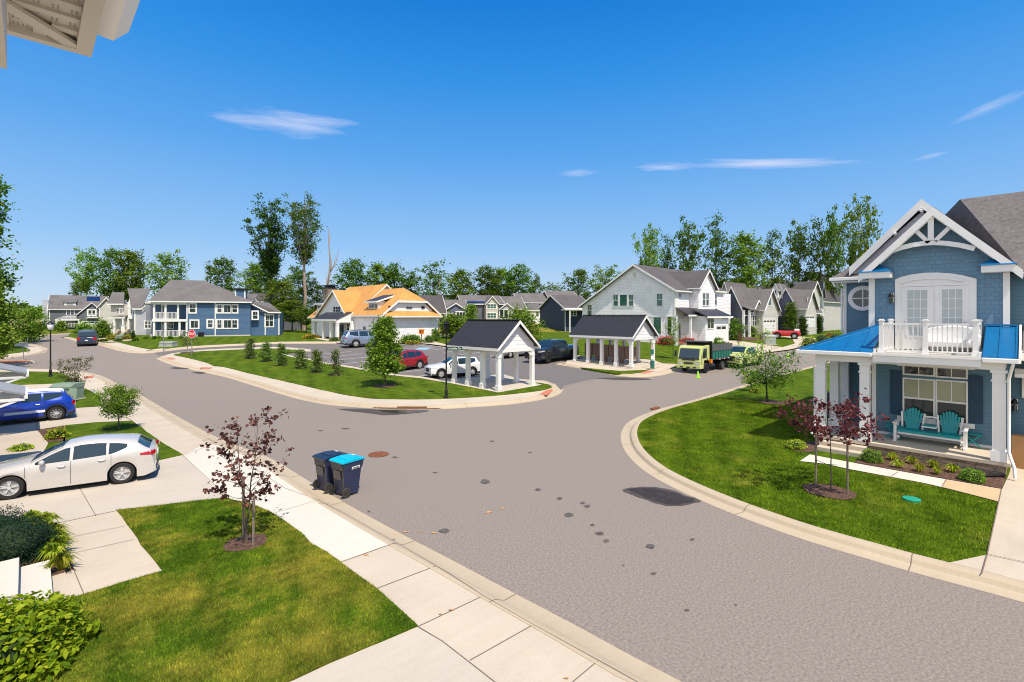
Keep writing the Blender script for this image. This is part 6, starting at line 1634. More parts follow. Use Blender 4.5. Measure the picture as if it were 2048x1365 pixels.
mb = MB()
for u in (467, 486): mb.box(px(u), D+1.14, pz(602), px(u+2.6), D+1.2, pz(581, D+2))
BR.part(mb, 'chimney_trim', M_white)
mb = MB(); mb.box(px(466), D+1.0, pz(580.5, D+2), px(490), D+3, pz(577, D+2)); BR.part(mb, 'chimney_cap', M_black)
# two tier porch
zf1, zf2, zt = pz(674), pz(640), pz(606)
mb = MB(); mb.box(px(305), D-.1, zf1-.25, px(375), D+1.9, zf1); BR.part(mb, 'porch_floor', M_white)
mb = MB(); mb.box(px(306), D-.05, 1.5, px(374), D+1.9, zf1-.25); BR.part(mb, 'porch_base', M_stone)
mb = MB(); mb.box(px(304.5), D-.12, zf2-.25, px(375), D+1.9, zf2+.1); mb.box(px(304.5), D-.12, zt-.3, px(374), D+1.9, zt); BR.part(mb, 'porch_deck', M_white)
for u in (308, 331, 356): BR.col(px(u), D+.1, zf2, zt-.3, .26, base=False) if u != 356 else BR.col(px(u), D+.1, zf2, zt-.3, .22, base=False)
for u in (308, 331, 359, 373.5): BR.col(px(u), D+.1, zf1, zf2-.25, .26, base=False)
BR.rail((px(308), D), (px(356), D), zf2+.1, zf2+1.1, gap=.16, t=.05); BR.rail((px(308), D), (px(373), D), zf1, zf1+1.0, gap=.16, t=.05)
BR.door('y', D+1.9, px(316), px(322), zf1+.1, zf1+2.2); BR.pwin('y', D+1.9, 337, 642, 346, 657, 1, 2, fw=.12); BR.door('y', D+1.9, px(316), px(322), zf2+.1, zf2+2.2)
mb = MB(); mb.box(px(399), D-1.0, 1.8, px(409), D-.3, pz(664.5)); BR.part(mb, 'condenser', M_black)
# left end gable with pent roof
BR.wall(px(290), D+2.2, px(305), D+9, 1.6, pz(606), M_lav)
BR.slab([(px(286), D+.8, pz(606)), (px(300), D+.8, pz(606)), (px(300), D+2.4, pz(598)), (px(291), D+2.4, pz(598))], M_sh_grey, .1, 'pent_roof')
BR.trim([((px(286), D+.76, pz(606)), (px(304), D+.76, pz(606)))], .16, .1)
BR.pwin('y', D+2.2, 290.5, 643, 301.5, 656, 2, 2, fw=.14)

def px(u, D=74): return (u-1024)/1000*D
def pz(v, D=74): return EYE+(632-v)/1000*D
PR = House('row_house', 'pale lavender row house with white entry gables next to the blue row house', 'house', (-55, 86, 1.85), rzc)
D2 = 80
PR.wall(px(269.5, D2), D2, px(292, D2), D2+9, 1.6, pz(618, D2), M_lav)
PR.slab([(px(268, D2), D2-.3, pz(617.5, D2)), (px(286, D2), D2-.3, pz(617.5, D2)), (px(297, 84), D2+4.5, pz(577, 84)), (px(250, 84), D2+4.5, pz(577, 84))], M_sh_grey)
PR.trim([((px(267.5, D2), D2-.35, pz(617.5, D2)), (px(286, D2), D2-.35, pz(617.5, D2))), ((px(286, D2), D2-.35, pz(617.5, D2)), (px(294, D2), D2-.35, pz(611, D2)))], .2, .08)
mb = MB(); mb.box(px(268.6, D2), D2-.06, 1.9, px(271.5, D2), D2, pz(619, D2)); PR.part(mb, 'corner_board', M_white)
PR.wall(px(222, 84), 84, px(270, 84), 92, 1.6, pz(609, 84), M_tan)
PR.slab([(px(219, 84), 83.5, pz(608, 84)), (px(252, 84), 83.5, pz(608, 84)), (px(249, 88), 88, pz(585, 88)), (px(224, 88), 88, pz(585, 88))], M_sh_grey)
PR.slab([(px(224, 84), 83.2, pz(635, 84)), (px(256, 84), 83.2, pz(635, 84)), (px(256, 84), 84.2, pz(630, 84)), (px(240, 84), 84.2, pz(630, 84))], M_sh_grey, .08, 'porch_roof')
PR.wallpoly([(px(254, 83), 83, pz(616, 83)), (px(267, 83), 83, pz(616, 83)), (px(260, 83), 83, pz(591, 83))], (0, .4, 0), M_white, 'gable_wall')
PR.wall(px(256, 83), 83.05, px(266, 83), 84, 4.5, pz(616, 83), M_whitewall); PR.pwin('y', 83.05, 261.5, 619, 265, 627, 1, 2, fw=.08)
PR.trim([((px(219, 84), 83.45, pz(608, 84)), (px(252, 84), 83.45, pz(608, 84))), ((px(224, 84), 83.15, pz(635, 84)), (px(258, 84), 83.15, pz(635, 84)))], .2, .08)
for u in (229, 246.5, 258): PR.col(px(u, 83.3), 83.3, 1.9, pz(636, 83.3), .28, base=False)
PR.rail((px(237, 83.3), 83.3), (px(247, 83.3), 83.3), 5.2, 6.2, gap=.2, t=.06); PR.pwin('y', 84, 233.5, 619, 237.5, 624, 1, 1, fw=.1); PR.pwin('y', 84, 240, 617, 246, 627, 1, 1); PR.door('y', 84, px(241, 84), px(247, 84), 2.9, 5.0)
for (a, b, c_) in ((243, 671, 250), (232, 671, 224)):
    mb = MB(); x0, x1 = px(min(a, c_), 82), px(max(a, c_), 82)
    for i in range(5): mb.box(x0+(x1-x0)*i/5 if a > c_ else x0, 81.5+.3*i, 1.8, x1, 83.2, 2.0+.2*i)
    PR.part(mb, 'steps', M_conc)
PR.rail((px(250, 81.5), 81.5), (px(242, 83), 83), 2.2, 3.4, gap=.2, t=.06)

G1 = far_house('grey gabled house with solar panels and white garage at the left road end', 122, 157, 10.5, 9, 618, 592.5, M_greyd, M_sh_grey, fg=[(155.5, 211, 628, 606, 1.6, M_greyd)], wins=[(133.5, 620, 148, 630, 2, 2), (133.5, 640, 148, 650, 2, 2)], zb=1.85, garage=(163, 203, 644, 660, 1.6), rot=radians(38))
hh, x0, x1, fy, ze, zr = G1
hh.wall(hh.ony(fy+1, 98, 620)[0], fy+1, x0, fy+8, 1.6, pz(621, 123), M_greyd)
hh.gable(hh.ony(fy+1, 98, 620)[0], x0, fy+1, fy+8, pz(621, 123), pz(603, 126), 'x', M_sh_grey, M_greyd, .3, .2, ends=(1, 0))
a_ = hh.ony(fy+1, 91, 620)[0]; mb = MB(); mb.box(a_-.6, fy+1.5, 1.6, a_+.5, fy+3.5, pz(601, 123)); hh.part(mb, 'chimney', M_lav)
mb = MB(); c_ = hh.ony(fy+.95, 113, 627); mb.lathe((c_[0], fy+.95, c_[1]), [(.35, -.05), (.62, -.05), (.62, .05), (.35, .05)], 20, 0, 'y'); hh.part(mb, 'round_window', M_white)
mb = MB(); xs0, xs1 = hh.ony(fy-1.6, 174, 640)[0], hh.ony(fy-1.6, 196, 640)[0]
f_ = hh.pwin('y', fy-1.6, 177, 621, 182, 630, 1, 1, fw=.3); hh.pwin('y', fy-1.6, 185, 621, 190, 630, 1, 1, fw=.3)
mb.box(xs0, fy-2.3, pz(637, 121), xs1, fy-1.6, pz(635, 121)); hh.part(mb, 'juliet_balcony', M_white); hh.rail((xs0, fy-2.3), (xs1, fy-2.3), pz(637, 121), pz(628, 121), gap=.25, t=.06)
mb = MB(); xl, xr2 = hh.ony(fy-1.5, 110, 640)[0], hh.ony(fy-1.5, 159, 640)[0]
mb.extrude([(xl, fy-1.7, pz(639, 120)), (xr2, fy-1.7, pz(639, 120)), (xr2, fy, pz(632, 122)), (xl+1.5, fy, pz(632, 122))], (0, 0, -.1)); hh.part(mb, 'porch_roof', M_metal_gr)
mb = MB(); mb.box(xl, fy-1.75, pz(641.5, 120), xr2, fy-1.6, pz(639, 120)); hh.part(mb, 'fascia', M_white)
for u in (113, 130, 158): hh.col(hh.ony(fy-1.5, u, 640)[0], fy-1.5, 1.9, pz(641, 120), .35, base=False)
hh.rail((hh.ony(fy-1.5, 131, 640)[0], fy-1.5), (hh.ony(fy-1.5, 158, 640)[0], fy-1.5), 2.2, 3.2, gap=.25, t=.06)
hh.door('y', fy, hh.ony(fy, 118, 640)[0], hh.ony(fy, 123, 640)[0], 2.0, 4.4, mat=M_black, glassy=False)
a, b = hh.ony(fy+1.0, 128, 605), hh.ony(fy+1.0, 152, 612)
hh.wall(a[0], fy+1.0, b[0], fy+3.5, pz(612.5, 122), pz(605, 122), M_white); hh.win('y', fy+1.0, a[0]+.6, b[0]-.6, pz(610, 122), pz(607, 122), 3, 1, fw=.1)
hh.slab([(a[0]-.2, fy+.7, pz(604, 122)), (b[0]+.2, fy+.7, pz(604, 122)), (b[0]+.2, fy+4.2, pz(596, 126)), (a[0]-.2, fy+4.2, pz(596, 126))], M_sh_grey, .08, 'dormer_roof')
mb = MB(); k_ = (zr-ze)/4.85
def onr(x, t): return (x, fy-.35+t, ze-.35*k_*0+ (t-.35)*k_+.24)
s0, s1 = hh.ony(fy+3, 173, 600)[0], hh.ony(fy+3, 200, 600)[0]
mb.extrude([onr(s0, 2.9), onr(s1, 2.9), onr(s1, 4.9), onr(s0, 4.9)], (0, 0, .08)); hh.part(mb, 'solar_panels', M_solar)
for u0, u1, va, vb, D_, lab in ((500, 548, 603, 588, 100, 'dark gabled roof house behind the blue row house'), (548, 606, 612, 600, 108, 'charcoal roof house between the row and the clubhouse')):
    far_house(lab, D_, (u0+u1)/2, (u1-u0)/1000*D_, 8, va, vb, M_greyd, M_sh_dark, fg=[(u0+2, u0+14, va, vb+4, .5, M_white)], zb=1.8, rot=radians(24))
far_house('narrow pale house end between the grey gabled house and the lavender row', 104, 214, 2.6, 8, 612, 596, M_tan, M_sh_grey, zb=1.8, axis='y')

# ================= the viewer's own eave overhead and the neighbour's porch roofs at the left edge
EV = House('house_eave', 'beige vinyl eave corner with perforated soffit and gutter overhead', 'eave', (-.5, 1.5, 6.0))
zs = 6.1
mb = MB(); mb.box(-3, -6, zs, .14, 2.66, zs+.02)
for i in range(1, 16):
    o_ = .105*i
    mb.box(.14-o_+.03, 2.66-o_-.02, zs-.012, .139, 2.66-o_+.02, zs+.001)
    mb.box(.14-o_-.02, 2.66-o_+.03, zs-.0125, .14-o_+.02, 2.659, zs+.001)
EV.part(mb, 'soffit', M_soffit)
mb = MB()
def hole(x, y): mb.quad((x-.0022, y-.0022, zs-.002), (x+.0022, y-.0022, zs-.002), (x+.0022, y+.0022, zs-.002), (x-.0022, y+.0022, zs-.002))
for i in range(0, 11):                              # rows of punched vents either side of the mitre
    for r_ in range(4):
        a = .105*i+.035+.0125*r_
        b = .012
        while b < a-.05 and b < .95:
            if (b % .05) < .034: hole(.14-b, 2.66-a); hole(.14-a, 2.66-b)
            b += .0125
EV.part(mb, 'soffit_holes', M_hole, fix=False)
mb = MB(); mb.bar((.14, 2.66, zs-.02), (-1.6, .92, zs-.02), .05, .014); EV.part(mb, 'mitre_strip', M_soffit)
mb = MB(); mb.box(.14, -6, zs-.03, .19, 2.7, zs+.20); mb.box(-3, 2.66, zs-.03, .14, 2.70, zs+.20); EV.part(mb, 'fascia', M_soffit)
mb = MB(); mb.extrude([(.19, 2.58, zs+.02), (.25, 2.58, zs+.015), (.30, 2.58, zs+.07), (.31, 2.58, zs+.15), (.19, 2.58, zs+.15)], (0, -8.5, 0)); EV.part(mb, 'gutter', M_white)
mb = MB(); mb.extrude([(.33, 2.72, zs+.2), (-3, 2.72, zs+.2), (-3, 2.72, zs+.9)], (0, -8.7, 0)); EV.part(mb, 'roof', M_sh_grey)
mb = MB(); mb.box(-.22, -4, zs-.26, -.05, 2.42, zs-.002); EV.part(mb, 'beam', M_soffit)

NB = House('neighbour_house', 'neighbouring house showing only grey metal porch roof and white brackets above the blue hatchback', 'house', (-4, 22, .12))
NB.wall(-9, 15.6, -2.8, 27.2, .1, 7.6, M_lav); NB.hip(-9, -2.8, 15.6, 27.2, 7.6, 10, M_sh_grey, .4)
def canopy(y0, y1, z, ex):
    mb = MB(); mb.extrude([(ex, y0, z), (ex, y1, z), (-2.8, y1, z+.9), (-2.8, y0, z+.9)], (0, 0, -.04))
    n = int((y1-y0)/.3)
    for i in range(n+1):
        y = y0+(y1-y0)*i/n; mb.bar((ex, y, z+.012), (-2.8, y, z+.912), .02, .03)
    NB.part(mb, 'canopy_roof', M_metal_gr)
    mb = MB(); mb.box(ex-.02, y0, z-.14, ex+.06, y1, z-.02)
    for y in (y0+.12, (y0+y1)/2, y1-.12):
        mb.bar((ex+.05, y, z-.1), (-2.8, y, z-1.2), .07, .07); mb.bar((ex, y, z-.16), (-2.8, y, z-.16), .09, .09)
    NB.part(mb, 'canopy_bracket', M_white)
canopy(21.2, 23.4, 2.62, -.05)
canopy(27.9, 30.4, 2.7, -.02)
NB.wall(-9, 27.3, -2.8, 39, .1, 7.4, M_tan)
p_ = at(5, 878, 14)
# ------------------------------------------------------------------ pavilions, street furniture, porch furniture
def pavilion(label, x0, y0, x1, y1, n, zb, ez, rz, ov=.35):
    t = thing('pavilion', label, 'pavilion', (x0, y0, zb), 0)
    P_ = lambda mb, nm, m, **k: mb.build(nm, m, t, **k)
    Lx, Ly = x1-x0, y1-y0; h = ez-zb; rr = rz-zb; bt = h-.32
    for j in range(n):
        for i in (0, 1):
            x, y = Lx*i, Ly*j/(n-1)
            mb = MB(); mb.box(x-.13, y-.13, 0, x+.13, y+.13, bt); mb.box(x-.17, y-.17, .04, x+.17, y+.17, .34); mb.box(x-.155, y-.155, bt-.34, x+.155, y+.155, bt-.29)
            sx = 1 if i == 0 else -1
            mb.extrude([(x+sx*.13, y-.05, bt-.38), (x+sx*.13, y-.05, bt), (x+sx*.45, y-.05, bt)], (0, .1, 0))
            if j in (0, n-1):
                sy = 1 if j == 0 else -1
                mb.extrude([(x-.05, y+sy*.13, bt-.38), (x-.05, y+sy*.13, bt), (x-.05, y+sy*.45, bt)], (.1, 0, 0))
            P_(mb, 'column', M_white, bevel=.008)
    mb = MB()
    for x in (0, Lx): mb.box(x-.12, -.15, bt, x+.12, Ly+.15, h-.05)
    for y in (0, Ly): mb.box(.12, y-.12, bt+.002, Lx-.12, y+.12, h-.052)
    P_(mb, 'beam', M_white)
    k = (rr-h)/(Lx/2+ov); c = Lx/2
    mb = MB(); th = .06
    mb.extrude([(-ov, -ov, h), (-ov, Ly+ov, h), (c, Ly+ov, rr), (c, -ov, rr)], (0, 0, -th)); mb.extrude([(Lx+ov, -ov, h), (Lx+ov, Ly+ov, h), (c, Ly+ov, rr), (c, -ov, rr)], (0, 0, -th))
    P_(mb, 'roof', M_metal_dk, fix=True)
    mb = MB(); m_ = int((Ly+2*ov)/.31)
    for i in range(m_+1):
        y = -ov+.02+(Ly+2*ov-.04)*i/m_
        mb.bar((-ov, y, h+.014), (c, y, rr+.014), .02, .036); mb.bar((Lx+ov, y, h+.014), (c, y, rr+.014), .02, .036)
    mb.bar((c, -ov, rr+.03), (c, Ly+ov, rr+.03), .26, .035); P_(mb, 'roof_seams', M_metal_dk)
    mb = MB(); a = .16
    for y in (-ov-.02, Ly+ov+.02):
        for s_ in (-1, 1):
            p = Vector((c, y, rr-.02)); q = Vector((c+s_*(c+ov), y, h-.02)); mb.add([p+Vector((0, -.02, 0)), p+Vector((0, .02, 0)), p+Vector((0, .02, -a-.05)), p+Vector((0, -.02, -a-.05)), q+Vector((0, -.02, 0)), q+Vector((0, .02, 0)), q+Vector((0, .02, -a)), q+Vector((0, -.02, -a))], [(0,3,2,1),(4,5,6,7),(0,1,5,4),(1,2,6,5),(2,3,7,6),(3,0,4,7)])
    for x in (-ov, Lx+ov): mb.box(x-.025, -ov, h-a-.04, x+.02, Ly+ov, h-.02)
    P_(mb, 'fascia', M_white)
    for y in (.0, Ly):
        mb = MB(); mb.extrude([(-.1, y-.05, h-.1), (Lx+.1, y-.05, h-.1), (Lx+.1, y-.05, h+k*(ov-.12)-.1), (c, y-.05, rr-.2), (-.1, y-.05, h+k*(ov-.12)-.1)], (0, .1, 0)); P_(mb, 'gable_wall', M_whiteplank)
    mb = MB(); mb.box(-.1, .1, h-.1, Lx+.1, Ly-.1, h-.06); P_(mb, 'ceiling', M_white)
    return t
kz = onx(21.25, 999.5, 697)
P1 = (21.62, 23.55); y2 = onx(21.62, 907, 767)[0]; x2 = ony(23.55, 1065, 773)[0]
pavilion('near open pavilion with dark ribbed roof and white pillars beside the street sign', P1[0], P1[1], x2-.05, y2-.1, 4, .2, 2.95, 4.72, .4)
drape('pavilion_pad', [(P1[0]-.4, P1[1]-.4), (x2+.5, P1[1]-.4), (x2+2.0, y2+.5), (P1[0]-.4, y2+1.0)], M_conc3, Z1+.03, .1)
P2 = (36.9, 23.5); y2 = onx(36.9, 1148.7, 727)[0]; x2b = ony(23.5, 1307, 730)[0]
pv2 = pavilion('far open pavilion sheltering bronze mailbox cabinets', P2[0], P2[1], x2b-.1, y2-.1, 5, .58, 3.22, 5.05, .4)
drape('pavilion_pad', [(P2[0]-.4, P2[1]-.4), (x2b+.4, P2[1]-.4), (x2b+.4, y2+.4), (P2[0]-.4, y2+.4)], M_conc3, Z1+.06, .1)
for i, lab in enumerate(('left bronze mailbox cabinet under the far pavilion', 'middle bronze mailbox cabinet under the far pavilion', 'right bronze mailbox cabinet under the far pavilion')):
    u = (1189, 1221.5, 1254)[i]; X = P2[0]+1.7; y, _ = onx(X, u-2, 700)
    t = thing('mailbox_cabinet', lab, 'mailboxes', (X, y, Hxy(X, y)+.2), 0, 'mailbox cabinets under the far pavilion')
    for k in (-.47, .47):
        mb = MB(); mb.box(-.2, k-.44, .42, .22, k+.44, 1.55)
        for a in range(3):
            for b in range(5): mb.box(-.215, k-.38+a*.26, .5+b*.2, -.2, k-.38+a*.26+.23, .5+b*.2+.17)
        mb.build('cabinet', M_brown, t, bevel=.01)
        mb = MB(); mb.box(-.12, k-.15, 0, .12, k+.15, .42); mb.build('pedestal', M_brown, t)

def lamp_post(label, p, h, round_globe=False):
    t = thing('street_lamp', label, 'street lamp', p, 0)
    mb = MB(); mb.lathe((0, 0, 0), [(.13, 0), (.13, .1), (.09, .14), (.085, .45), (.1, .5), (.06, .56), (.048, 1.2), (.04, h-.75), (.05, h-.72), (.05, h-.66), (.09, h-.6)], 12); mb.build('pole', M_black, t, smooth=True)
    if round_globe:
        mb = MB(); mb.lathe((0, 0, h-.62), [(.08, 0), (.17, .12), (.2, .3), (.19, .42)], 14); mb.build('globe', M_signw, t, smooth=True)
        mb = MB(); mb.lathe((0, 0, h-.2), [(.24, 0), (.2, .08), (.08, .16), (.03, .26)], 14); mb.build('lamp_cap', M_black, t, smooth=True)
    else:
        mb = MB(); mb.lathe((0, 0, h-.6), [(.1, 0), (.14, .04), (.17, .42), (.15, .44)], 6); mb.build('lantern', M_black, t)
        mb = MB(); mb.lathe((0, 0, h-.16), [(.22, 0), (.1, .14), (.03, .2), (.03, .28)], 6); mb.build('lamp_cap', M_black, t)
    return t
g = G(892.5, 797, Z1); lp1 = lamp_post('black lantern street lamp carrying a green street name sign', tuple(g), 4.55)
g2 = G(101, 754, Z1); lp2 = lamp_post('black street lamp with white globe near the left junction', tuple(g2), 4.2, True)
g3 = G(894, 688, Z1); 
def text(s, size, mat, parent, loc, rot, name='lettering', ext=.002, sx=1.0):
    c = bpy.data.curves.new(name, 'FONT'); c.body = s; c.size = size; c.align_x = 'CENTER'; c.align_y = 'CENTER'; c.extrude = ext; c.offset = size*.012
    o = bpy.data.objects.new(name, c); COL.objects.link(o)
    dg = bpy.context.evaluated_depsgraph_get(); me = bpy.data.meshes.new_from_object(o.evaluated_get(dg)); bpy.data.objects.remove(o)
    me.materials.clear(); me.materials.append(mat)
    o = bpy.data.objects.new(name, me); COL.objects.link(o); o.parent = parent; o.location = loc; o.rotation_euler = rot; o.scale = (sx, 1, 1); return o
an = atan2(R[1], R[0])
# street name blade
bl = bpy.data.objects.new('name_blade_mount', None)
bpy.data.objects.remove(bl)
zb = EYE+(632-697.5)/1000*29.6-g.z
mb = MB(); c_, s_ = cos(an), sin(an)
def rp(x, y, z): return (x*c_-y*s_, x*s_+y*c_, z)
mb.add([rp(x, y, z) for x in (.05, .95) for y in (-.01, .01) for z in (zb-.1, zb+.1)], [(0,1,3,2),(4,6,7,5),(0,4,5,1),(2,3,7,6),(0,2,6,4),(1,5,7,3)])
sb = mb.build('name_sign', M_signg, lp1)
text('Lakidy Cir', .15, M_signw, sb, rp(.56, -.013, zb), (radians(90), 0, an)); text('300', .08, M_signw, sb, rp(.16, -.013, zb-.02), (radians(90), 0, an))
# stop sign
g = G(383.5, 713, Z1); t = thing('stop_sign', 'red octagonal stop sign on a grey post at the parking lot entrance', 'stop sign', tuple(g), an-radians(8))
mb = MB(); mb.box(-.03, .0, 0, .03, .03, 2.2); mb.build('post', M_galv, t)
zc = EYE-35.5*.0515-g.z
def octo(r, y, zc): return [(r*cos(pi/8+k*pi/4), y, zc+r*sin(pi/8+k*pi/4)) for k in range(8)]
mb = MB(); mb.extrude(octo(.44, -.01, zc), (0, .012, 0)); pl = mb.build('sign_plate', M_signw, t)
mb = MB(); mb.extrude(octo(.405, -.016, zc), (0, .008, 0)); mb.build('sign_face', M_red, pl)
text('STOP', .34, M_signw, pl, (0, -.02, zc-.01), (radians(90), 0, 0), sx=.86)
for lab, u, v0, v1 in (('thin grey sign post on the lawn left of the stop sign', 327, 649, 701.5), ('thin grey post on the far left corner lawn', 55, 676, 706), ('thin grey post by the red mulch island', 47, 690, 719)):
    g = G(u, v1, Z1); D_ = depth(g.x, g.y); t = thing('sign_post', lab, 'post', tuple(g), 0); mb = MB(); mb.box(-.03, -.015, 0, .03, .015, (v1-v0)/1000*D_); mb.build('post', M_galv, t)
    mb = MB(); mb.box(-.02, -.2, (v1-v0)/1000*D_-.5, -.015, .2, (v1-v0)/1000*D_); mb.build('sign_plate', M_galv, t)

# wheeled carts
def cart(label, lid, p, rz, s=1.0, sticker=False):
    t = thing('wheeled_cart', label, 'trash cart', p, rz, 'wheeled carts at the kerb', s)
    def ringp(w, d, z, x0=0): return [(x0-d/2, -w/2, z), (x0+d/2, -w/2, z), (x0+d/2, w/2, z), (x0-d/2, w/2, z)]
    mb = MB(); lv = [ringp(.46, .46, .03, .03), ringp(.50, .52, .30, .02), ringp(.56, .60, .72, .02), ringp(.60, .66, .80, .03), ringp(.62, .72, .98, .04)]
    for a, b in zip(lv, lv[1:]):
        for i in range(4): mb.quad(a[i], a[(i+1) % 4], b[(i+1) % 4], b[i])
    mb.poly(lv[0][::-1]); mb.poly(lv[-1]); mb.build('bin_body', [M_bin], t, bevel=.03)
    mb = MB(); mb.box(-.335, -.26, .78, -.28, .26, .96); mb.extrude([(-.24, -.24, .1), (-.3, -.24, .78), (-.27, -.24, .78), (-.2, -.24, .1)], (0, .04, 0)); mb.extrude([(-.24, .2, .1), (-.3, .2, .78), (-.27, .2, .78), (-.2, .2, .1)], (0, .04, 0)); mb.box(-.34, -.14, .5, -.27, .14, .75); mb.build('back_frame', M_bing, t, bevel=.01)
    mb = MB(); mb.bar((-.36, -.27, .99), (-.36, .27, .99), .035); mb.bar((-.36, -.27, .99), (-.28, -.27, .95), .03); mb.bar((-.36, .27, .99), (-.28, .27, .95), .03); mb.build('handle', M_bing, t)
    mb = MB(); mb.extrude([(-.36, -.335, .985), (.43, -.335, .985), (.445, -.335, 1.0), (.42, -.335, 1.035), (.05, -.335, 1.075), (-.30, -.335, 1.05), (-.37, -.335, 1.02)], (0, .67, 0)); mb.box(-.15, -.22, 1.05, .25, .22, 1.085); mb.build('lid', lid, t, bevel=.02)
    mb = MB(); mb.quad((.3, .05, 1.062), (.38, .05, 1.05), (.38, .2, 1.05), (.3, .2, 1.062)); mb.build('lid_label', M_signw, t, fix=False)
    for y in (-.28, .28):
        mb = MB(); mb.lathe((-.22, y, .145), [(.06, -.03), (.14, -.03), (.145, 0), (.14, .03), (.06, .03)], 18, 0, 'y'); w = mb.build('wheel', M_tyre, t, smooth=True)
        mb = MB()
        for k in range(9): a = 2*pi*k/9; mb.bar((-.22, y*1.11, .145), (-.22+cos(a)*.125, y*1.11, .145+sin(a)*.125), .018, .01, up=(0, 1, 0))
        mb.lathe((-.22, y*1.11, .145), [(.115, -.006), (.135, -.006), (.135, .006), (.115, .006), (.115, -.006)], 18, 0, 'y'); mb.build('wheel_spokes', M_bing, w)
    if sticker:
        mb = MB(); mb.quad((-.02, -.296, .76), (.26, -.296, .76), (.26, -.306, .84), (-.02, -.306, .84)); st = mb.build('sticker', M_signw, t, fix=False)
        text('camelia', .075, M_black, st, (.12, -.309, .80), (radians(86), 0, 0), ext=.001)
    return t
a = G(683, 999, .01); cart('near cart with bright turquoise lid and white sticker at the kerb', M_lidb, (a.x+.28, a.y+.30, .03), radians(10), .94, True)
cart('navy lidded cart just behind the turquoise lidded cart', M_lidn, (a.x+.10, a.y+1.0, .03), radians(10), .94)

# iron in the road
g = G(757, 909, .015); t = thing('manhole_cover', 'rusty round manhole cover in the road near the carts', 'manhole cover', tuple(g)); mb = MB(); mb.lathe((0, 0, 0), [(.36, 0), (.36, .008), (.31, .012), (.31, .006), (.05, .006), (.04, .012)], 28)
for k in range(12): a_ = k*pi/6; mb.bar((cos(a_)*.08, sin(a_)*.08, .01), (cos(a_)*.3, sin(a_)*.3, .01), .03, .01)
mb.build('cover', M_rust, t)
g = G(1324, 820.5, .0); t = thing('drain_inlet', 'rusty kerb drain inlet on the right corner', 'drain', (g.x, g.y, .01), atan2(.1, 1)); mb = MB(); mb.box(-.38, .28, 0, .38, .5, .075); mb.build('casting', M_rust, t)
g = G(760+105, 817.6, .0); t = thing('drain_inlet', 'long rusty kerb drain inlet behind the puddle at the island', 'drain', (g.x-1.0, g.y+.55, .01), radians(-41)); mb = MB(); mb.box(-.8, .32, 0, .8, .5, .08); mb.build('casting', M_silt, t)
g = G(1823, 1001, Z1); t = thing('valve_box', 'turquoise irrigation valve lid in the corner lawn', 'valve lid', (g.x, g.y, Z1)); mb = MB(); mb.lathe((0, 0, 0), [(.2, 0), (.2, .05), (.18, .06), (.02, .06)], 20); mb.build('lid', plain('lid_turquoise', (.01, .30, .19), .6), t)

# cabinets
def cabinet(label, u0, u1, v0, v1, mat, dep=.7, rz=None, dz=Z1):
    a, b = G(u0, v1, dz), G(u1, v1, dz); m_ = (a+b)/2; D_ = depth(m_.x, m_.y); w = (u1-u0)/1000*D_; h = (v1-v0)/1000*D_
    t = thing('utility_cabinet', label, 'utility box', tuple(m_), an if rz is None else rz)
    mb = MB(); mb.box(-w/2, 0, .06, w/2, dep, h*.72); mb.extrude([(-w/2-.02, -.02, h*.72), (w/2+.02, -.02, h*.72), (w/2+.02, -.02, h), (-w/2-.02, -.02, h)][:0] or [(-w/2-.02, -.03, h*.72), (-w/2-.02, -.03, h*.85), (-w/2-.02, dep*.3, h), (-w/2-.02, dep+.02, h), (-w/2-.02, dep+.02, h*.72)], (w+.04, 0, 0)); mb.build('housing', mat, t, bevel=.01)
    mb = MB(); mb.box(-w/2-.08, -.08, -.1, w/2+.08, dep+.08, .06); mb.build('pad', M_wall_grey, t)
    mb = MB(); mb.box(-.04, -.035, h*.3, .04, -.02, h*.55); mb.build('latch', M_galv, t)
    return t
cabinet('large pale green utility cabinet behind the blue hatchback', 99, 141, 769, 803, M_util, .9)
g = G(140, 806, Z1); t = thing('cabinet_cover', 'loose pale green cover leaning on the large utility cabinet', 'cover', tuple(g), an); mb = MB(); mb.extrude([(-.35, 0, 0), (.3, 0, .02), (.12, .3, .75), (-.3, .3, .75)], (0, .03, .01)); mb.build('cover', M_util, t)
cabinet('grey green utility cabinet on the strip before the dark grey house', 1532, 1552, 670, 690, M_utilg, 1.0)
cabinet('flat grey utility cabinet on the lawn behind the stop sign', 318, 344, 684, 693.5, M_utilg, 1.0)
cabinet('small dark green utility cabinet before the lavender row house', 230.5, 242.5, 671.5, 680, M_util, .8)
# pet waste station
g = G(1304, 738.5, Z1+.02); t = thing('waste_station', 'green pet waste station with bin on a post beside the far pavilion', 'waste station', tuple(g), an)
mb = MB(); mb.box(-.03, 0, 0, .03, .05, 1.65); mb.build('post', M_galv, t)
mb = MB(); mb.lathe((0, -.12, .1), [(.17, 0), (.18, .55), (.17, .62)], 16); mb.build('bin', M_util if False else M_bedg, t, smooth=True)
mb = MB(); mb.box(-.13, -.09, 1.25, .13, 0, 1.65); mb.build('bag_dispenser', M_bedg, t)
mb = MB(); mb.box(-.1, -.03, .82, .1, 0, 1.1); mb.build('notice', M_signw, t)
def cone(label, u, v):
    g = G(u, v, .01); t = thing('traffic_cone', label, 'traffic cone', tuple(g), .3, 'lime traffic cones'); mb = MB(); mb.box(-.2, -.2, 0, .2, .2, .035); mb.build('base', M_lime, t)
    mb = MB(); mb.lathe((0, 0, .035), [(.12, 0), (.04, .46), (.03, .48)], 16); mb.build('cone', M_lime, t, smooth=True)
cone('lime traffic cone in front of the tipper truck', 1396, 756); cone('lime traffic cone farther up the right street past the leaning tree', 1576, 716.5)
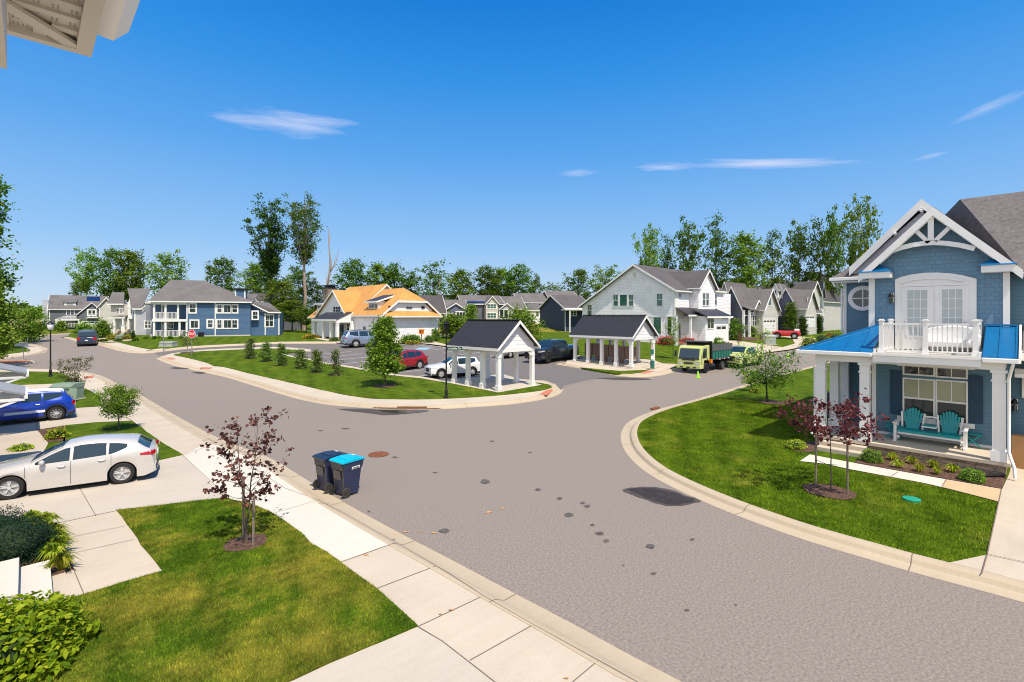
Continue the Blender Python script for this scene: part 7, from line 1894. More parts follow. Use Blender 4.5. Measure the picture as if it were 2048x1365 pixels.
# clubhouse notice board and chair
g = G(843, 685.5, Z1); t = thing('notice_box', 'orange notice box on a wooden post by the clubhouse hedge', 'notice box', tuple(g), an); mb = MB(); mb.box(-.06, 0, 0, .06, .1, 1.4); mb.build('post', M_stake, t)
mb = MB(); mb.box(-.32, -.12, 1.1, .32, .12, 1.6); mb.extrude([(-.38, -.18, 1.6), (-.38, .18, 1.6), (-.38, 0, 1.72)], (.76, 0, 0)); mb.build('box', M_orange, t); mb = MB(); mb.box(-.2, -.13, 1.18, -.04, -.12, 1.5); mb.box(.05, -.13, 1.18, .15, -.12, 1.5); mb.build('door', M_black, t)
t = thing('porch_chair', 'blue grey high backed chair on the clubhouse porch', 'chair', (29.9, 67.2, 1.45), radians(180)); mb = MB(); mb.box(-.3, -.3, .3, .3, .3, .4); mb.build('seat', M_pink, t)
mb = MB(); mb.extrude([(-.3, -.3, .4), (-.3, .3, .4), (-.45, .35, 1.25), (-.45, -.35, 1.25)], (-.06, 0, 0)); mb.build('backrest', M_pink, t)
for x in (-.26, .26):
    for y in (-.26, .26): mb = MB(); mb.box(x-.03, y-.03, 0, x+.03, y+.03, .3); mb.build('leg', M_pink, t)
# pool and its deck
mb = MB(); c0, c1 = at(872, 632, 88), at(905, 632, 88); 
tag(drape('pool_deck', gp([(868, 672), (915, 672), (915, 662), (868, 662)], Z1), M_conc, Z1+.03), kind='structure')
tag(drape('pool_water', gp([(874, 669.5), (903, 669.5), (903, 664.8), (874, 664.8)], Z1), M_pool, Z1+.05), kind='structure')
t = thing('pergola', 'black poolside pergola posts behind the near pavilion', 'pergola', tuple(G(893, 671.5, Z1)), an)
for x in (-.6, 1.0):
    mb = MB(); mb.box(x-.12, -.12, 0, x+.12, .12, 2.1); mb.build('post', M_black, t)
mb = MB(); mb.box(-1.0, -.4, 2.1, 1.3, 1.0, 2.35); mb.build('canopy', M_black, t)

# ---- furniture on the blue house porch
Zp = .565
def gp_(u, v): g = G(u, v, Zp) if False else None
def onfloor(u, v, z):
    k = (u-1024)/1000; D_ = (EYE-z)/((v-632)/1000); return Vector((D_*(F[0]+k*R[0]), D_*(F[1]+k*R[1]), z))
a = onfloor(1806, 884, Zp); b = onfloor(1912, 896, Zp)
m_ = (a+b)/2
t = thing('double_glider', 'turquoise and white double seat glider on the blue house porch', 'porch seat', (m_.x+.1, m_.y, Zp), -pi/2)
# local x runs along -Y world (to the right in view), local y towards +X (house)
def S(mb, nm, m, **k): return mb.build(nm, m, t, **k)
for sx in (-.5, .5):
    mb = MB()
    for k in range(7):
        f = (k-3)/3.0; hgt = .72-.16*f*f
        x0 = sx+f*.15; x1 = sx+f*.245
        mb.extrude([(x0-.026, .32, .42), (x0+.026, .32, .42), (x1+.036, .50, .42+hgt-.03), (x1, .51, .42+hgt), (x1-.036, .50, .42+hgt-.03)], (0, .02, 0))
    S(mb, 'backrest', M_tealA)
    mb = MB()
    for s2 in (-1, 1): mb.bar((sx+s2*.28, .30, .36), (sx+s2*.33, .52, .95), .05, .08)
    S(mb, 'back_frame', M_white)
mb = MB()
for k in range(5): mb.box(-.82, -.22+k*.115, .40, .82, -.12+k*.115, .425)
mb.box(-.82, -.25, .34, .82, -.22, .425); S(mb, 'seat', M_tealA)
mb = MB(); mb.box(-.84, -.22, .27, .84, -.17, .36); mb.box(-.84, .28, .22, .84, .33, .36)
for x in (-.84, .84): mb.box(x-.03, -.2, .12, x+.03, .4, .2)
S(mb, 'frame', M_white)
for x in (-.92, .92):
    mb = MB(); mb.box(x-.07, -.3, .62, x+.07, .42, .655); mb.box(x-.04, -.22, 0, x+.04, -.12, .62); mb.box(x-.04, .25, 0, x+.04, .35, .62); mb.box(x-.035, -.3, .0, x+.035, .42, .07); S(mb, 'armrest', M_white)
mb = MB(); mb.box(-.17, -.12, .62, .17, .3, .645); S(mb, 'centre_table', M_tealA); mb = MB(); mb.box(-.19, .44, .84, .19, .47, .90); mb.box(-.2, -.14, .58, .2, .32, .62); S(mb, 'centre_frame', M_white)
def stool(label, u, v):
    c = onfloor(u, v, Zp); q = thing('side_table', label, 'side table', tuple(c), -pi/2, 'turquoise folding side tables')
    mb = MB(); 
    for k in range(4): mb.box(-.25, -.2+k*.105, .44, .25, -.11+k*.105, .465)
    mb.build('top', M_tealA, q)
    for y in (-.17, .17):
        for s2 in (-1, 1): mb = MB(); mb.bar((-.22*s2, y+s2*.02, .02), (.2*s2, y+s2*.02, .44), .035, .06, up=(0, 1, 0)); mb.build('leg', M_tealA, q)
stool('turquoise folding side table to the left of the double glider', 1789, 876); stool('turquoise folding side table to the right of the double glider', 1946, 894)
# white settee on the balcony
y_, _ = onx(22.2, 1902, 680)
t = thing('settee', 'white rounded settee on the balcony of the blue house', 'settee', (22.35, y_, 3.75), -pi/2)
mb = MB(); mb.box(-.62, -.35, .2, .62, .35, .42); mb.build('seat', M_white, t, bevel=.06)
mb = MB(); L_ = [(-.7+1.4*i/10, .30, .42+ .5-.12*((i-5)/5)**2) for i in range(11)]; mb.extrude([(-.7, .30, .3)]+L_+[(.7, .30, .3)], (0, .12, 0)); mb.build('backrest', M_white, t, bevel=.04)
for x in (-.66, .66):
    mb = MB(); mb.extrude([(x-.07, -.38, .0), (x+.07, -.38, .0), (x+.07, -.38, .62), (x-.07, -.38, .62)], (0, .7, 0)); mb.build('armrest', M_white, t, bevel=.05)
# cardboard box by the garage
c = onfloor(2031, 938, zgb if False else .14)
t = thing('cardboard_box', 'tall brown cardboard box standing by the garage of the blue house', 'box', (c.x+.1, c.y-.4, .14), radians(-8)); mb = MB(); mb.box(0, -1.0, 0, .35, .5, 1.02); mb.build('carton', M_card, t); mb = MB(); mb.box(-.003, -.3, .12, 0, -.2, .5); mb.build('tape', M_tan, t)
# downspout extension and cart beside the side porch
g = G(1985, 957.5, Z1); t = thing('drain_hose', 'black drain hose on the mulch at the porch corner', 'drain hose', (g.x, g.y, Z1+.03)); mb = MB(); pts = [Vector((.35, -.25, .05)), Vector((.1, -.05, .05)), Vector((-.1, .15, .05)), Vector((-.25, .35, .05))]; mb.tube([p+Vector((0, 0, .01*(i % 2))) for i, p in enumerate(pts)], .05, 8); mb.build('hose', M_black, t)
x_, _ = ony(6.2, 1684, 800); t = thing('covered_grill', 'black covered grill on the lawn behind the side porch', 'grill', (x_, 6.6, Z1)); mb = MB(); mb.extrude([(-.4, -.3, 0), (.4, -.3, 0), (.38, -.3, .9), (.25, -.3, 1.15), (-.25, -.3, 1.15), (-.38, -.3, .9)], (0, .6, 0)); mb.build('cover', M_black, t, bevel=.04)
mb = MB(); mb.box(-.06, -.31, .95, .06, -.3, 1.0); mb.build('badge', M_signw, t)
# viewer-side steps at lower left
t = thing('entry_steps', 'two pale concrete entry steps at the lower left by the dark juniper', 'steps', (.2, 12.6, Z1))
a0, a1 = G(100, 1140, Z1), G(104, 1192, Z1)
mb = MB(); mb.box(-3.0, -1.15, 0, a0.x-.2+.0, .55, .17); mb.build('step', M_concw, t, bevel=.01)
mb = MB(); mb.box(-3.0, -1.15, .17, a0.x-.2-.42, .55, .36); mb.build('step', M_concw, t, bevel=.01)
mb = MB(); mb.box(-3.0, -1.15, .36, a0.x-.2-.84, .55, .55); mb.build('step', M_concw, t, bevel=.01)
# ------------------------------------------------------------------ vegetation
def env(shape, t):
    t = min(1, max(0, t))
    if shape == 'oval': return max(.12, sin(pi*min(1, t*.92+.06))**.7)
    if shape == 'vase': return .25+.75*sin(pi/2*min(1, t*1.35))*(1 if t < .75 else max(.3, 1-(t-.75)*2.4))
    if shape == 'col': return .55+.45*sin(pi*t)-.3*max(0, t-.8)*3
    if shape == 'cone': return max(.05, (1-t)**.8*(.35+.65*min(1, t*5+.3)))
    if shape == 'ball': return sqrt(max(.02, 1-(2*t-1)**2))
    if shape == 'spread': return .5+.5*sin(pi*min(1, t*.8+.1))
def tree(name, label, cat, loc, Ht, cb, rw, shape='oval', nl=26, ncl=4, nleaf=70, ls=.3, leaf=None, bark=None, seed=1, r0=None, group=None, sig=None, bare=0, asp=.6, stems=1, up=.35, lean=(0, 0), sides=6, link=True, rise=.45):
    rnd = random.Random(seed); rng = np.random.default_rng(seed)
    t = thing(name, label, cat, loc, 0, group)
    leaf = leaf or L_mid; bark = bark or M_bark; r0 = r0 or Ht*.016; sig = sig or rw*.16
    mb = MB(); cents = []
    for st in range(stems):
        ox, oy = (0, 0) if stems == 1 else (rnd.uniform(-.12, .12)*rw, rnd.uniform(-.12, .12)*rw)
        dx, dy = lean if stems == 1 else (rnd.uniform(-.35, .35)*rw, rnd.uniform(-.35, .35)*rw)
        TP = []; n = 8
        for i in range(n+1):
            f = i/n; TP.append(Vector((ox+dx*f+rnd.uniform(-1, 1)*Ht*.008*(i > 0), oy+dy*f+rnd.uniform(-1, 1)*Ht*.008*(i > 0), Ht*.94*f)))
        mb.tube(TP, [r0*(1.25 if i == 0 else 1)*(1-.86*i/n) for i in range(n+1)], sides)
        def tp(f):
            f = f*n/.94; i = min(n-1, int(f)); return TP[i].lerp(TP[i+1], f-i)
        for k in range(nl//stems):
            f = (k+rnd.random())/(nl//stems); h = cb+(1-cb)*f*.97
            a = k*2.399+rnd.uniform(-.5, .5); rr = rw*env(shape, f)*rnd.uniform(.6, 1.06)
            hb = max(cb*.85, h-rise*rr/Ht*rnd.uniform(.7, 1.3)); p0 = tp(min(.93, hb)); 
            tip = Vector((ox+dx*h+cos(a)*rr, oy+dy*h+sin(a)*rr, Ht*h))
            mid = p0.lerp(tip, .5)+Vector((0, 0, -.06*rr+rnd.uniform(-.05, .05)*rr))
            rb = r0*(1-.86*min(.93, hb))*.5
            mb.tube([p0, mid, tip], [rb, rb*.6, rb*.2], 4, caps=False)
            if rnd.random() < bare: continue
            for c in range(ncl):
                g = rnd.uniform(.3, 1.05) if c else 1.0
                q = (p0.lerp(mid, g*2) if g < .5 else mid.lerp(tip, g*2-1))
                q = q+Vector((rnd.gauss(0, 1), rnd.gauss(0, 1), rnd.gauss(0, .7)))*sig*1.1
                cents.append((q.x, q.y, q.z, rnd.uniform(.5, 1.25)))
    mb.build('trunk', bark, t, smooth=True, fix=False)
    C = np.array(cents); m = nleaf
    idx = np.repeat(np.arange(len(C)), m); P = C[idx, :3]+rng.normal(size=(len(idx), 3))*sig*C[idx, 3:4]*np.array([1, 1, .8])
    P = P[P[:, 2] > .02*Ht]
    leaves(P, ls, rng, asp, up, 'crown', leaf, t)
    return t
def bush(name, label, p, w, h, leaf, n=500, ls=.07, seed=1, dep=None, group=None, cat='bush', core=None, asp=.55, shape='dome', up=.4, sc_=None):
    rng = np.random.default_rng(seed); t = thing(name, label, cat, tuple(p), random.Random(seed).uniform(0, 6) if dep is None else an, group)
    dep = dep or w
    d = rng.normal(size=(n, 3)); d[:, 2] = np.abs(d[:, 2])*(1.0)-.12; d /= np.linalg.norm(d, axis=1)[:, None]
    lump = 1+.12*np.sin(d[:, 0]*5+seed)*np.cos(d[:, 1]*6+seed*2)+.06*np.sin(d[:, 2]*11)
    r = rng.uniform(.72, 1.04, n)*lump
    P = d*r[:, None]*np.array([w/2, dep/2, h*.85]); P[:, 2] = np.clip(P[:, 2]+h*.12, .02, None)
    leaves(P, ls, rng, asp, up, 'foliage', leaf, t)
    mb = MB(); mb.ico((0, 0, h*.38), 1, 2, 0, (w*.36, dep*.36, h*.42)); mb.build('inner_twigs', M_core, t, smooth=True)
    return t
def tuft(label, p, r, h, leaf, n=90, seed=1, group=None, name='grass_tuft', w=.018):
    rng = np.random.default_rng(seed); t = thing(name, label, 'plant', tuple(p), 0, group)
    a = rng.uniform(0, 2*pi, n); b = rng.uniform(.1, 1, n); V = np.empty((n, 4, 3)); 
    dx, dy = np.cos(a), np.sin(a); q = rng.uniform(.7, 1.15, n)
    base = np.stack([dx*.03, dy*.03, 0*a], 1); mid = np.stack([dx*r*b*.55, dy*r*b*.55, h*q*(.95-.25*b)], 1); tip = np.stack([dx*r*b*q*1.1, dy*r*b*q*1.1, h*q*(1-.75*b)], 1)
    pr = np.stack([-dy, dx, 0*a], 1)*w
    V[:, 0] = base; V[:, 1] = mid-pr; V[:, 2] = tip; V[:, 3] = mid+pr
    npmesh('blades', V.reshape(-1, 3), np.arange(4*n).reshape(n, 4), leaf, t); return t
def mulch_ring(u, v, r):
    g = G(u, v, Z1); P = [(g.x+cos(2*pi*i/18)*r*random.uniform(.9, 1.1), g.y+sin(2*pi*i/18)*r*random.uniform(.9, 1.1)) for i in range(18)]
    drape('mulch_ring', P, M_mulch, Z2+.012, .02)
def Hpx(u, vb, vt, dz=Z1):
    g = G(u, vb, dz); return g, (vb-vt)/1000*depth(g.x, g.y)
# near purple tree with two stems and its stakes
g, h = Hpx(493, 1083, 822, Z2)
tree('redbud_tree', 'purple leaved young tree with slender stems on the near lawn', 'tree', tuple(g), h, .36, .84, 'spread', 28, 4, 9, .085, L_purp, M_bark, 11, .022, sig=.065, asp=.9, stems=2, sides=7, rise=.7)
mulch_ring(493, 1088, .42); mulch_ring(1658, 985, .62)
def stake(label, u, v, h, lean=.0):
    g = G(u, v, Z2); t = thing('tree_stake', label, 'stake', tuple(g), 0, 'wooden tree stakes'); mb = MB(); mb.tube([(0, 0, -.05), (lean, lean, h)], [.028, .026], 7); mb.build('stake', M_stake, t, smooth=True); return t
stake('thick wooden stake against the purple tree on the near lawn', 487, 1078, 1.35); stake('shorter wooden stake right of the near purple tree', 506, 1092, 1.12, .03)
s1 = stake('left wooden stake of the purple tree before the blue porch', 1632, 973, 1.5); s2 = stake('right wooden stake of the purple tree before the blue porch', 1695, 990, 1.45)
mb = MB(); mb.tube([(0, 0, .75), (.25, -.2, .62), (.45, -.42, .6)], .008, 5); mb.build('tie_wire', M_black, s1)
g, h = Hpx(1661, 983, 795, Z2)
tree('redbud_tree', 'dark red leaved young tree staked before the blue porch', 'tree', tuple(g), h, .64, 1.5, 'spread', 24, 6, 11, .09, L_pink, M_bark, 23, .022, sig=.085, asp=.9, stems=1, sides=7, rise=.42)
g, h = Hpx(237, 862, 773); tree('small_tree', 'small round green tree on the lawn strip between the driveways', 'tree', tuple(g), h, .42, .74, 'ball', 36, 5, 34, .10, L_bright, M_bark, 5, .03, sig=.11, asp=.35, rise=.7)
g, h = Hpx(148, 792, 712); tree('crape_myrtle', 'sparse multi stemmed shrub tree beside the green utility cabinet', 'tree', tuple(g), h, .30, .95, 'vase', 30, 4, 16, .09, L_olive, M_bark, 8, .03, sig=.1, stems=5, rise=1.2)
g, h = Hpx(770, 772, 637, Z2); mulch_ring(770, 773, .8)
tree('maple_tree', 'bright green round headed tree on the island lawn', 'tree', tuple(g), h, .23, 1.65, 'cone', 60, 5, 34, .17, L_bright, M_bark, 4, .06, sig=.17, asp=.7, rise=.4)
hol = [(500, 717, 676), (532, 723, 684), (563, 731, 686), (601, 737, 699), (633, 745, 697), (672, 751, 697)]
nm_ = ['first', 'second', 'third', 'fourth', 'fifth', 'sixth']
hp = None
for i, (u, vb, vt) in enumerate(hol):
    g, h = Hpx(u, vb+.5, vt, Z2); lab = nm_[i]+' small evergreen from the left in the island row'
    t_ = tree('holly_tree', lab, 'tree', tuple(g), h*.93, .05, .50 if i != 5 else .6, 'cone', 30, 4, 22 if i < 5 else 14, .12, L_holly, M_bark, 30+i, .03, group='small evergreens in a row on the island lawn', sig=.12, asp=.6, rise=.3, bare=.0 if i < 4 else .12)
    mulch_ring(u, vb+.5, .5)
g, h = Hpx(375, 706, 663); tree('sapling', 'thin sparse sapling between the stop sign and the blue row', 'tree', tuple(g), h, .35, .95, 'oval', 22, 3, 12, .12, L_olive, M_barkp, 41, .03, sig=.12); mulch_ring(375, 706, .7)
g, h = Hpx(1533, 805, 690, Z1); mulch_ring(1545, 806, .75)
tree('street_tree', 'leaning green street tree on the corner lawn before the lime vehicles', 'tree', (g.x, g.y, g.z), h*.93, .40, 1.75, 'spread', 36, 5, 18, .15, L_mid, M_barkd, 44, .055, sig=.2, asp=.4, rise=.6, lean=(.15, .1))
g, h = Hpx(1502, 783, 741, Z1); tree('shrub_tree', 'small pale leaved shrub tree left of the leaning street tree', 'tree', tuple(g), h, .35, .6, 'vase', 18, 4, 14, .10, L_yell, M_bark, 47, .03, sig=.11, stems=2)
bush('low_plant', 'low yellow green plant under the leaning street tree', G(1511, 785, Z1), .6, .3, L_yell, 220, .09, 3)
g = G(-26, 738, Z1); D_ = depth(g.x, g.y)
tree('maple_tree', 'leafy green maple at the left edge behind the lamp', 'tree', tuple(g), 6.7, .18, 1.4, 'oval', 50, 5, 34, .28, L_bright, M_barkd, 51, .14, sig=.34, asp=.7, rise=.5)
g = G(-26, 705, Z1)
tree('tall_tree', 'very tall dark tree with bare top at the left edge', 'tree', (g.x, g.y, g.z), 18.5, .28, 1.8, 'col', 40, 4, 44, .38, L_mid, M_barkp, 52, .28, sig=.42, rise=.9, bare=.15)
g, h = Hpx(57, 686, 656, 0); tree('small_tree', 'small bright tree before the orange machines in the far left field', 'tree', tuple(g), 4.4, .1, 1.8, 'ball', 30, 4, 24, .3, L_bright, M_bark, 53, sig=.35)
# lower-left plants
g = G(52, 1112, Z2)
bush('juniper_bush', 'dark blue green juniper spreading beside the entry steps', (g.x-.25, g.y, Z2), 1.55, .85, L_ever, 9000, .055, 2, core=M_barkd, asp=.3)
g = G(-25, 1105, Z2); bush('juniper_bush', 'second dark juniper at the lower left edge', (g.x-.1, g.y+.3, Z2), 1.5, .85, L_ever, 7000, .055, 6, core=M_barkd, asp=.3)
for i, (u, v) in enumerate([(75, 1062), (92, 1056), (108, 1078), (98, 1092), (117, 1108), (106, 1122), (124, 1140), (84, 1076), (62, 1052), (112, 1092)]):
    tuft('lime green daylily clump '+['at the driveway end of the mulch bed', 'beside the walk joint near the driveway', 'halfway along the near walk', 'leaning on the dark juniper', 'below the middle of the near walk', 'tucked between juniper and walk', 'at the step end of the mulch bed', 'in front of the dark juniper tip', 'at the far left corner of the bed', 'brushing the walk edge'][i], G(u, v, Z2), .34, .36, L_yell, 130, i+3, 'lime daylily clumps by the near walk', 'daylily', .016)
g = G(95, 1310, Z2)
bush('shrub', 'large bright leafy shrub at the lower left corner', (g.x-.40, g.y+.12, Z2-.1), 1.72, .95, L_yell if False else leafmat('leaf_viburnum', [(.12, .25, .008), (.27, .43, .012), (.46, .58, .03)], .4), 5200, .115, 9, core=M_barkd, asp=.5, up=.6)
bush('small_shrub', 'yellow green shrub at the mulch corner between the driveways', G(114, 876, Z2), .75, .42, L_yell, 500, .1, 12)
bush('small_shrub', 'small low shrub left of the pearl hatchback bonnet', G(42, 899, Z2), .7, .2, L_yell, 450, .07, 13)
# bed at the blue porch
bush('boxwood', 'rounded boxwood beside the blue house porch steps', G(1743, 923, Z2), .66, .42, L_yell if False else L_bright, 1500, .05, 21)
bush('boxwood', 'rounded boxwood at the right end of the porch bed', G(1945, 962, Z2), .62, .38, L_bright, 1400, .05, 22)
bush('boxwood', 'low boxwood on the lawn side left of the porch steps', G(1592, 896, Z2), .68, .32, L_yell, 1300, .05, 23)
tl_ = ['nearest the left boxwood', 'second from the left, close to the walk', 'third from the left against the stone', 'fourth from the left, close to the walk', 'fifth from the left against the stone', 'smallest, close to the walk', 'nearest the right boxwood']
for i, (u, v, r) in enumerate([(1786, 921, .3), (1796, 936, .27), (1823, 928, .26), (1839, 944, .28), (1865, 936, .28), (1874, 949, .2), (1906, 945, .33)]):
    tuft('yellow grass clump '+tl_[i], G(u, v, Z2), r, .27, L_yell, 110, 60+i, 'yellow grass clumps in the porch bed', 'grass_clump', .012)
# middle distance
def pb(name, label, u, vb, wpx, hpx, leaf, n=500, ls=.16, seed=1, dep=None, cat='bush', **k):
    g = G(u, vb, Z1); D_ = depth(g.x, g.y); w = wpx/1000*D_
    return bush(name, label, g, w, hpx/1000*D_, leaf, n, ls, seed, dep=dep if dep is None else dep, cat=cat, **k)
pb('azalea', 'red flowering bush left of the thin sapling by the white house', 1333, 689, 42, 18, L_red, 900, .16, 31); pb('azalea', 'red flowering bush right of the thin sapling by the white house', 1376, 690, 36, 16, L_red, 800, .16, 32)
pb('hedge', 'clipped green hedge showing above the tipper truck', 1432, 687, 34, 13, L_bright, 900, .13, 33, dep=1.0)
g, h = Hpx(1346, 718, 635); tree('sapling', 'slim sapling on the lawn before the red flowering bushes', 'tree', tuple(g), h, .32, .85, 'oval', 26, 4, 18, .12, L_bright, M_barkd, 61, .03, sig=.14, asp=.4)
pb('hedge', 'long clipped hedge along the clubhouse end wall', 822, 686.0, 46, 18, L_bright, 1200, .2, 34, dep=1.6); pb('shrub', 'round tall shrub at the clubhouse right corner', 871, 682.5, 18, 28, L_bright, 700, .2, 35); pb('ornamental_grass', 'feathery ornamental grass beside the clubhouse hedge', 858, 685.5, 22, 16, L_mid, 700, .25, 36, asp=.15)
pb('flower_bed', 'low golden flowers in front of the clubhouse hedge', 825, 688.5, 30, 8, L_yelf, 350, .14, 37, dep=.9)
pb('shrub', 'round shrub right of the clubhouse porch', 699, 678, 15, 24, L_bright, 600, .2, 38); pb('flower_bed', 'red and gold flower bed left of the clubhouse porch', 622, 677, 34, 9, L_yelf, 500, .2, 39, dep=1.5); pb('shrub', 'low green shrub between the clubhouse pillars', 669, 683, 22, 9, L_mid, 400, .2, 40)
g, h = Hpx(906, 676, 634); tree('small_tree', 'small tree by the pool left of the near pavilion roof', 'tree', tuple(g), h, .2, 2.2, 'ball', 34, 4, 34, .3, L_bright, M_bark, 62, .08, sig=.4)
g, h = Hpx(941, 668, 610); tree('small_tree', 'slim tree before the solar panel house', 'tree', tuple(g), h, .3, 1.2, 'cone', 24, 4, 26, .3, L_bright, M_bark, 63, .08, sig=.3)
g, h = Hpx(1042, 690, 622); tree('bushy_tree', 'bushy bright tree behind the near pavilion gable', 'tree', tuple(g), h, .1, 2.2, 'oval', 44, 5, 34, .25, L_bright, M_bark, 64, .08, sig=.4)
pb('shrub', 'dark shrub right of the near pavilion gable', 1078, 700, 26, 26, L_mid, 500, .16, 41)
pb('shrub', 'round topped bush in a white planter before the dark grey house', 1505, 674, 21, 25, L_bright, 700, .16, 42); pb('hedge', 'low hedge left of the red off roader', 1531, 677, 30, 12, L_bright, 700, .16, 43, dep=1.2)
g, h = Hpx(1470, 681, 642); tree('small_tree', 'dark bushy tree at the side of the dark grey house', 'tree', tuple(g), h, .05, 1.1, 'oval', 30, 4, 30, .18, L_mid, M_bark, 65, .05, sig=.22)
g, h = Hpx(1581, 670, 607); tree('young_tree', 'broad young tree before the slate blue house', 'tree', tuple(g), h, .15, 1.45, 'cone', 40, 4, 30, .2, L_mid, M_bark, 66, .05, sig=.25)
g, h = Hpx(1478, 692, 664); tree('sapling', 'tiny reddish sapling on the strip behind the lime chipper', 'tree', tuple(g), h, .2, .4, 'oval', 14, 3, 10, .1, L_pink, M_bark, 67, .03, sig=.1)
for u, vb, vt, lab in ((1606, 672, 634, 'first narrow cypress before the slate blue house'), (1638, 668, 634, 'second narrow cypress farther up the right street')):
    g, h = Hpx(u, vb, vt); tree('cypress', lab, 'tree', tuple(g), h, .02, .62, 'cone', 40, 4, 30, .16, L_dark, M_bark, u, .04, sig=.16, rise=1.0)
for i, (u, vb, w, hh_) in enumerate([(1618, 695, 34, 24), (1645, 691, 34, 26), (1674, 686, 30, 24)]):
    pb('street_shrub', ['airy street shrub nearest the leaning tree side', 'middle airy street shrub above the blue porch eave', 'airy street shrub beside the blue house corner'][i], u, vb, w, hh_, L_yell if i == 0 else L_bright, 650, .16, 70+i, group='airy shrubs along the right street', core=M_bark)
pb('azalea', 'small red flowering bush far up the right street', 1662, 674, 20, 7, L_red, 300, .2, 44)
g, h = Hpx(1500, 725, 668); tree('crape_myrtle', 'twiggy young street tree above the lime pickup', 'tree', (g.x+6, g.y+1, Hxy(g.x+6, g.y+1)+Z1), 3.4, .3, 1.0, 'vase', 26, 2, 10, .14, L_yell, M_bark, 68, .04, sig=.15, stems=3, bare=.4)
sl = ['at the porch left corner', 'left of the porch pillar', 'under the second porch rail', 'right of the porch', 'by the condenser']
for i, u in enumerate((292, 309, 318, 341, 362)): pb('foundation_shrub', 'small green shrub '+sl[i]+' of the blue row', u, 678.5, 9, 6.5, L_mid if i % 2 else L_bright, 220, .2, 80+i, group='small shrubs along the blue row')
for i, (u, v, w, hh_, m) in enumerate([(266, 678, 9, 17, L_dark), (271, 682, 12, 7, L_bright), (222, 678, 16, 8, L_yelf), (250, 679, 20, 9, L_yelf), (236, 683, 14, 6, L_mid), (207, 684, 14, 6, L_mid)]):
    pb('garden_shrub', ['narrow dark shrub at the lavender wall', 'bright shrub before the lavender wall', 'golden flowering shrub by the white entry steps', 'orange gold bed beside the small green cabinet', 'green shrub left of the small green cabinet', 'green shrub next to the blue van'][i], u, v, w, hh_, m, 260, .2, 90+i)
for u, vb, vt, lab, sd in ((166, 672, 650, 'small tree before the grey garage of the end house', 1), (203, 676, 645, 'leafy small tree right of the blue van', 2), (121, 664, 647, 'small tree before the grey end house porch', 3)):
    g, h = Hpx(u, vb, vt); tree('small_tree', lab, 'tree', tuple(g), h, .2, h*.4, 'cone', 24, 3, 20, .3, L_bright, M_bark, 100+sd, .06, sig=.3)
pb('hedge_row', 'dark hedge left of the grey end house', 82, 658, 26, 10, L_mid, 500, .3, 99, dep=2.5)

# prototypes for the tall trees behind the houses (unit about 20 m)
protos = []
for i, (shape, cb, rw, nl, ncl, nf, leaf, bark, br) in enumerate([('oval', .40, 5.0, 40, 4, 32, L_mid, M_barkd, .08), ('col', .36, 3.6, 34, 4, 30, L_mid, M_bark, .12), ('vase', .44, 5.0, 32, 4, 32, L_bright, M_barkp, .06), ('oval', .30, 4.2, 44, 4, 34, L_bright, M_bark, .05), ('col', .30, 3.2, 32, 4, 26, L_mid, M_barkd, .15)]):
    protos.append(dict(name='tall_tree', Ht=20, cb=cb, rw=rw, shape=shape, nl=nl, ncl=ncl, nleaf=nf, ls=.58, leaf=leaf, bark=bark, seed=200+i*7, r0=.26, sig=.62, bare=br, rise=.9))
for q_ in list(protos):
    protos.append(dict(q_, seed=q_['seed']+61, rw=q_['rw']*random.Random(q_['seed']).uniform(.85, 1.1), cb=q_['cb']+.05))
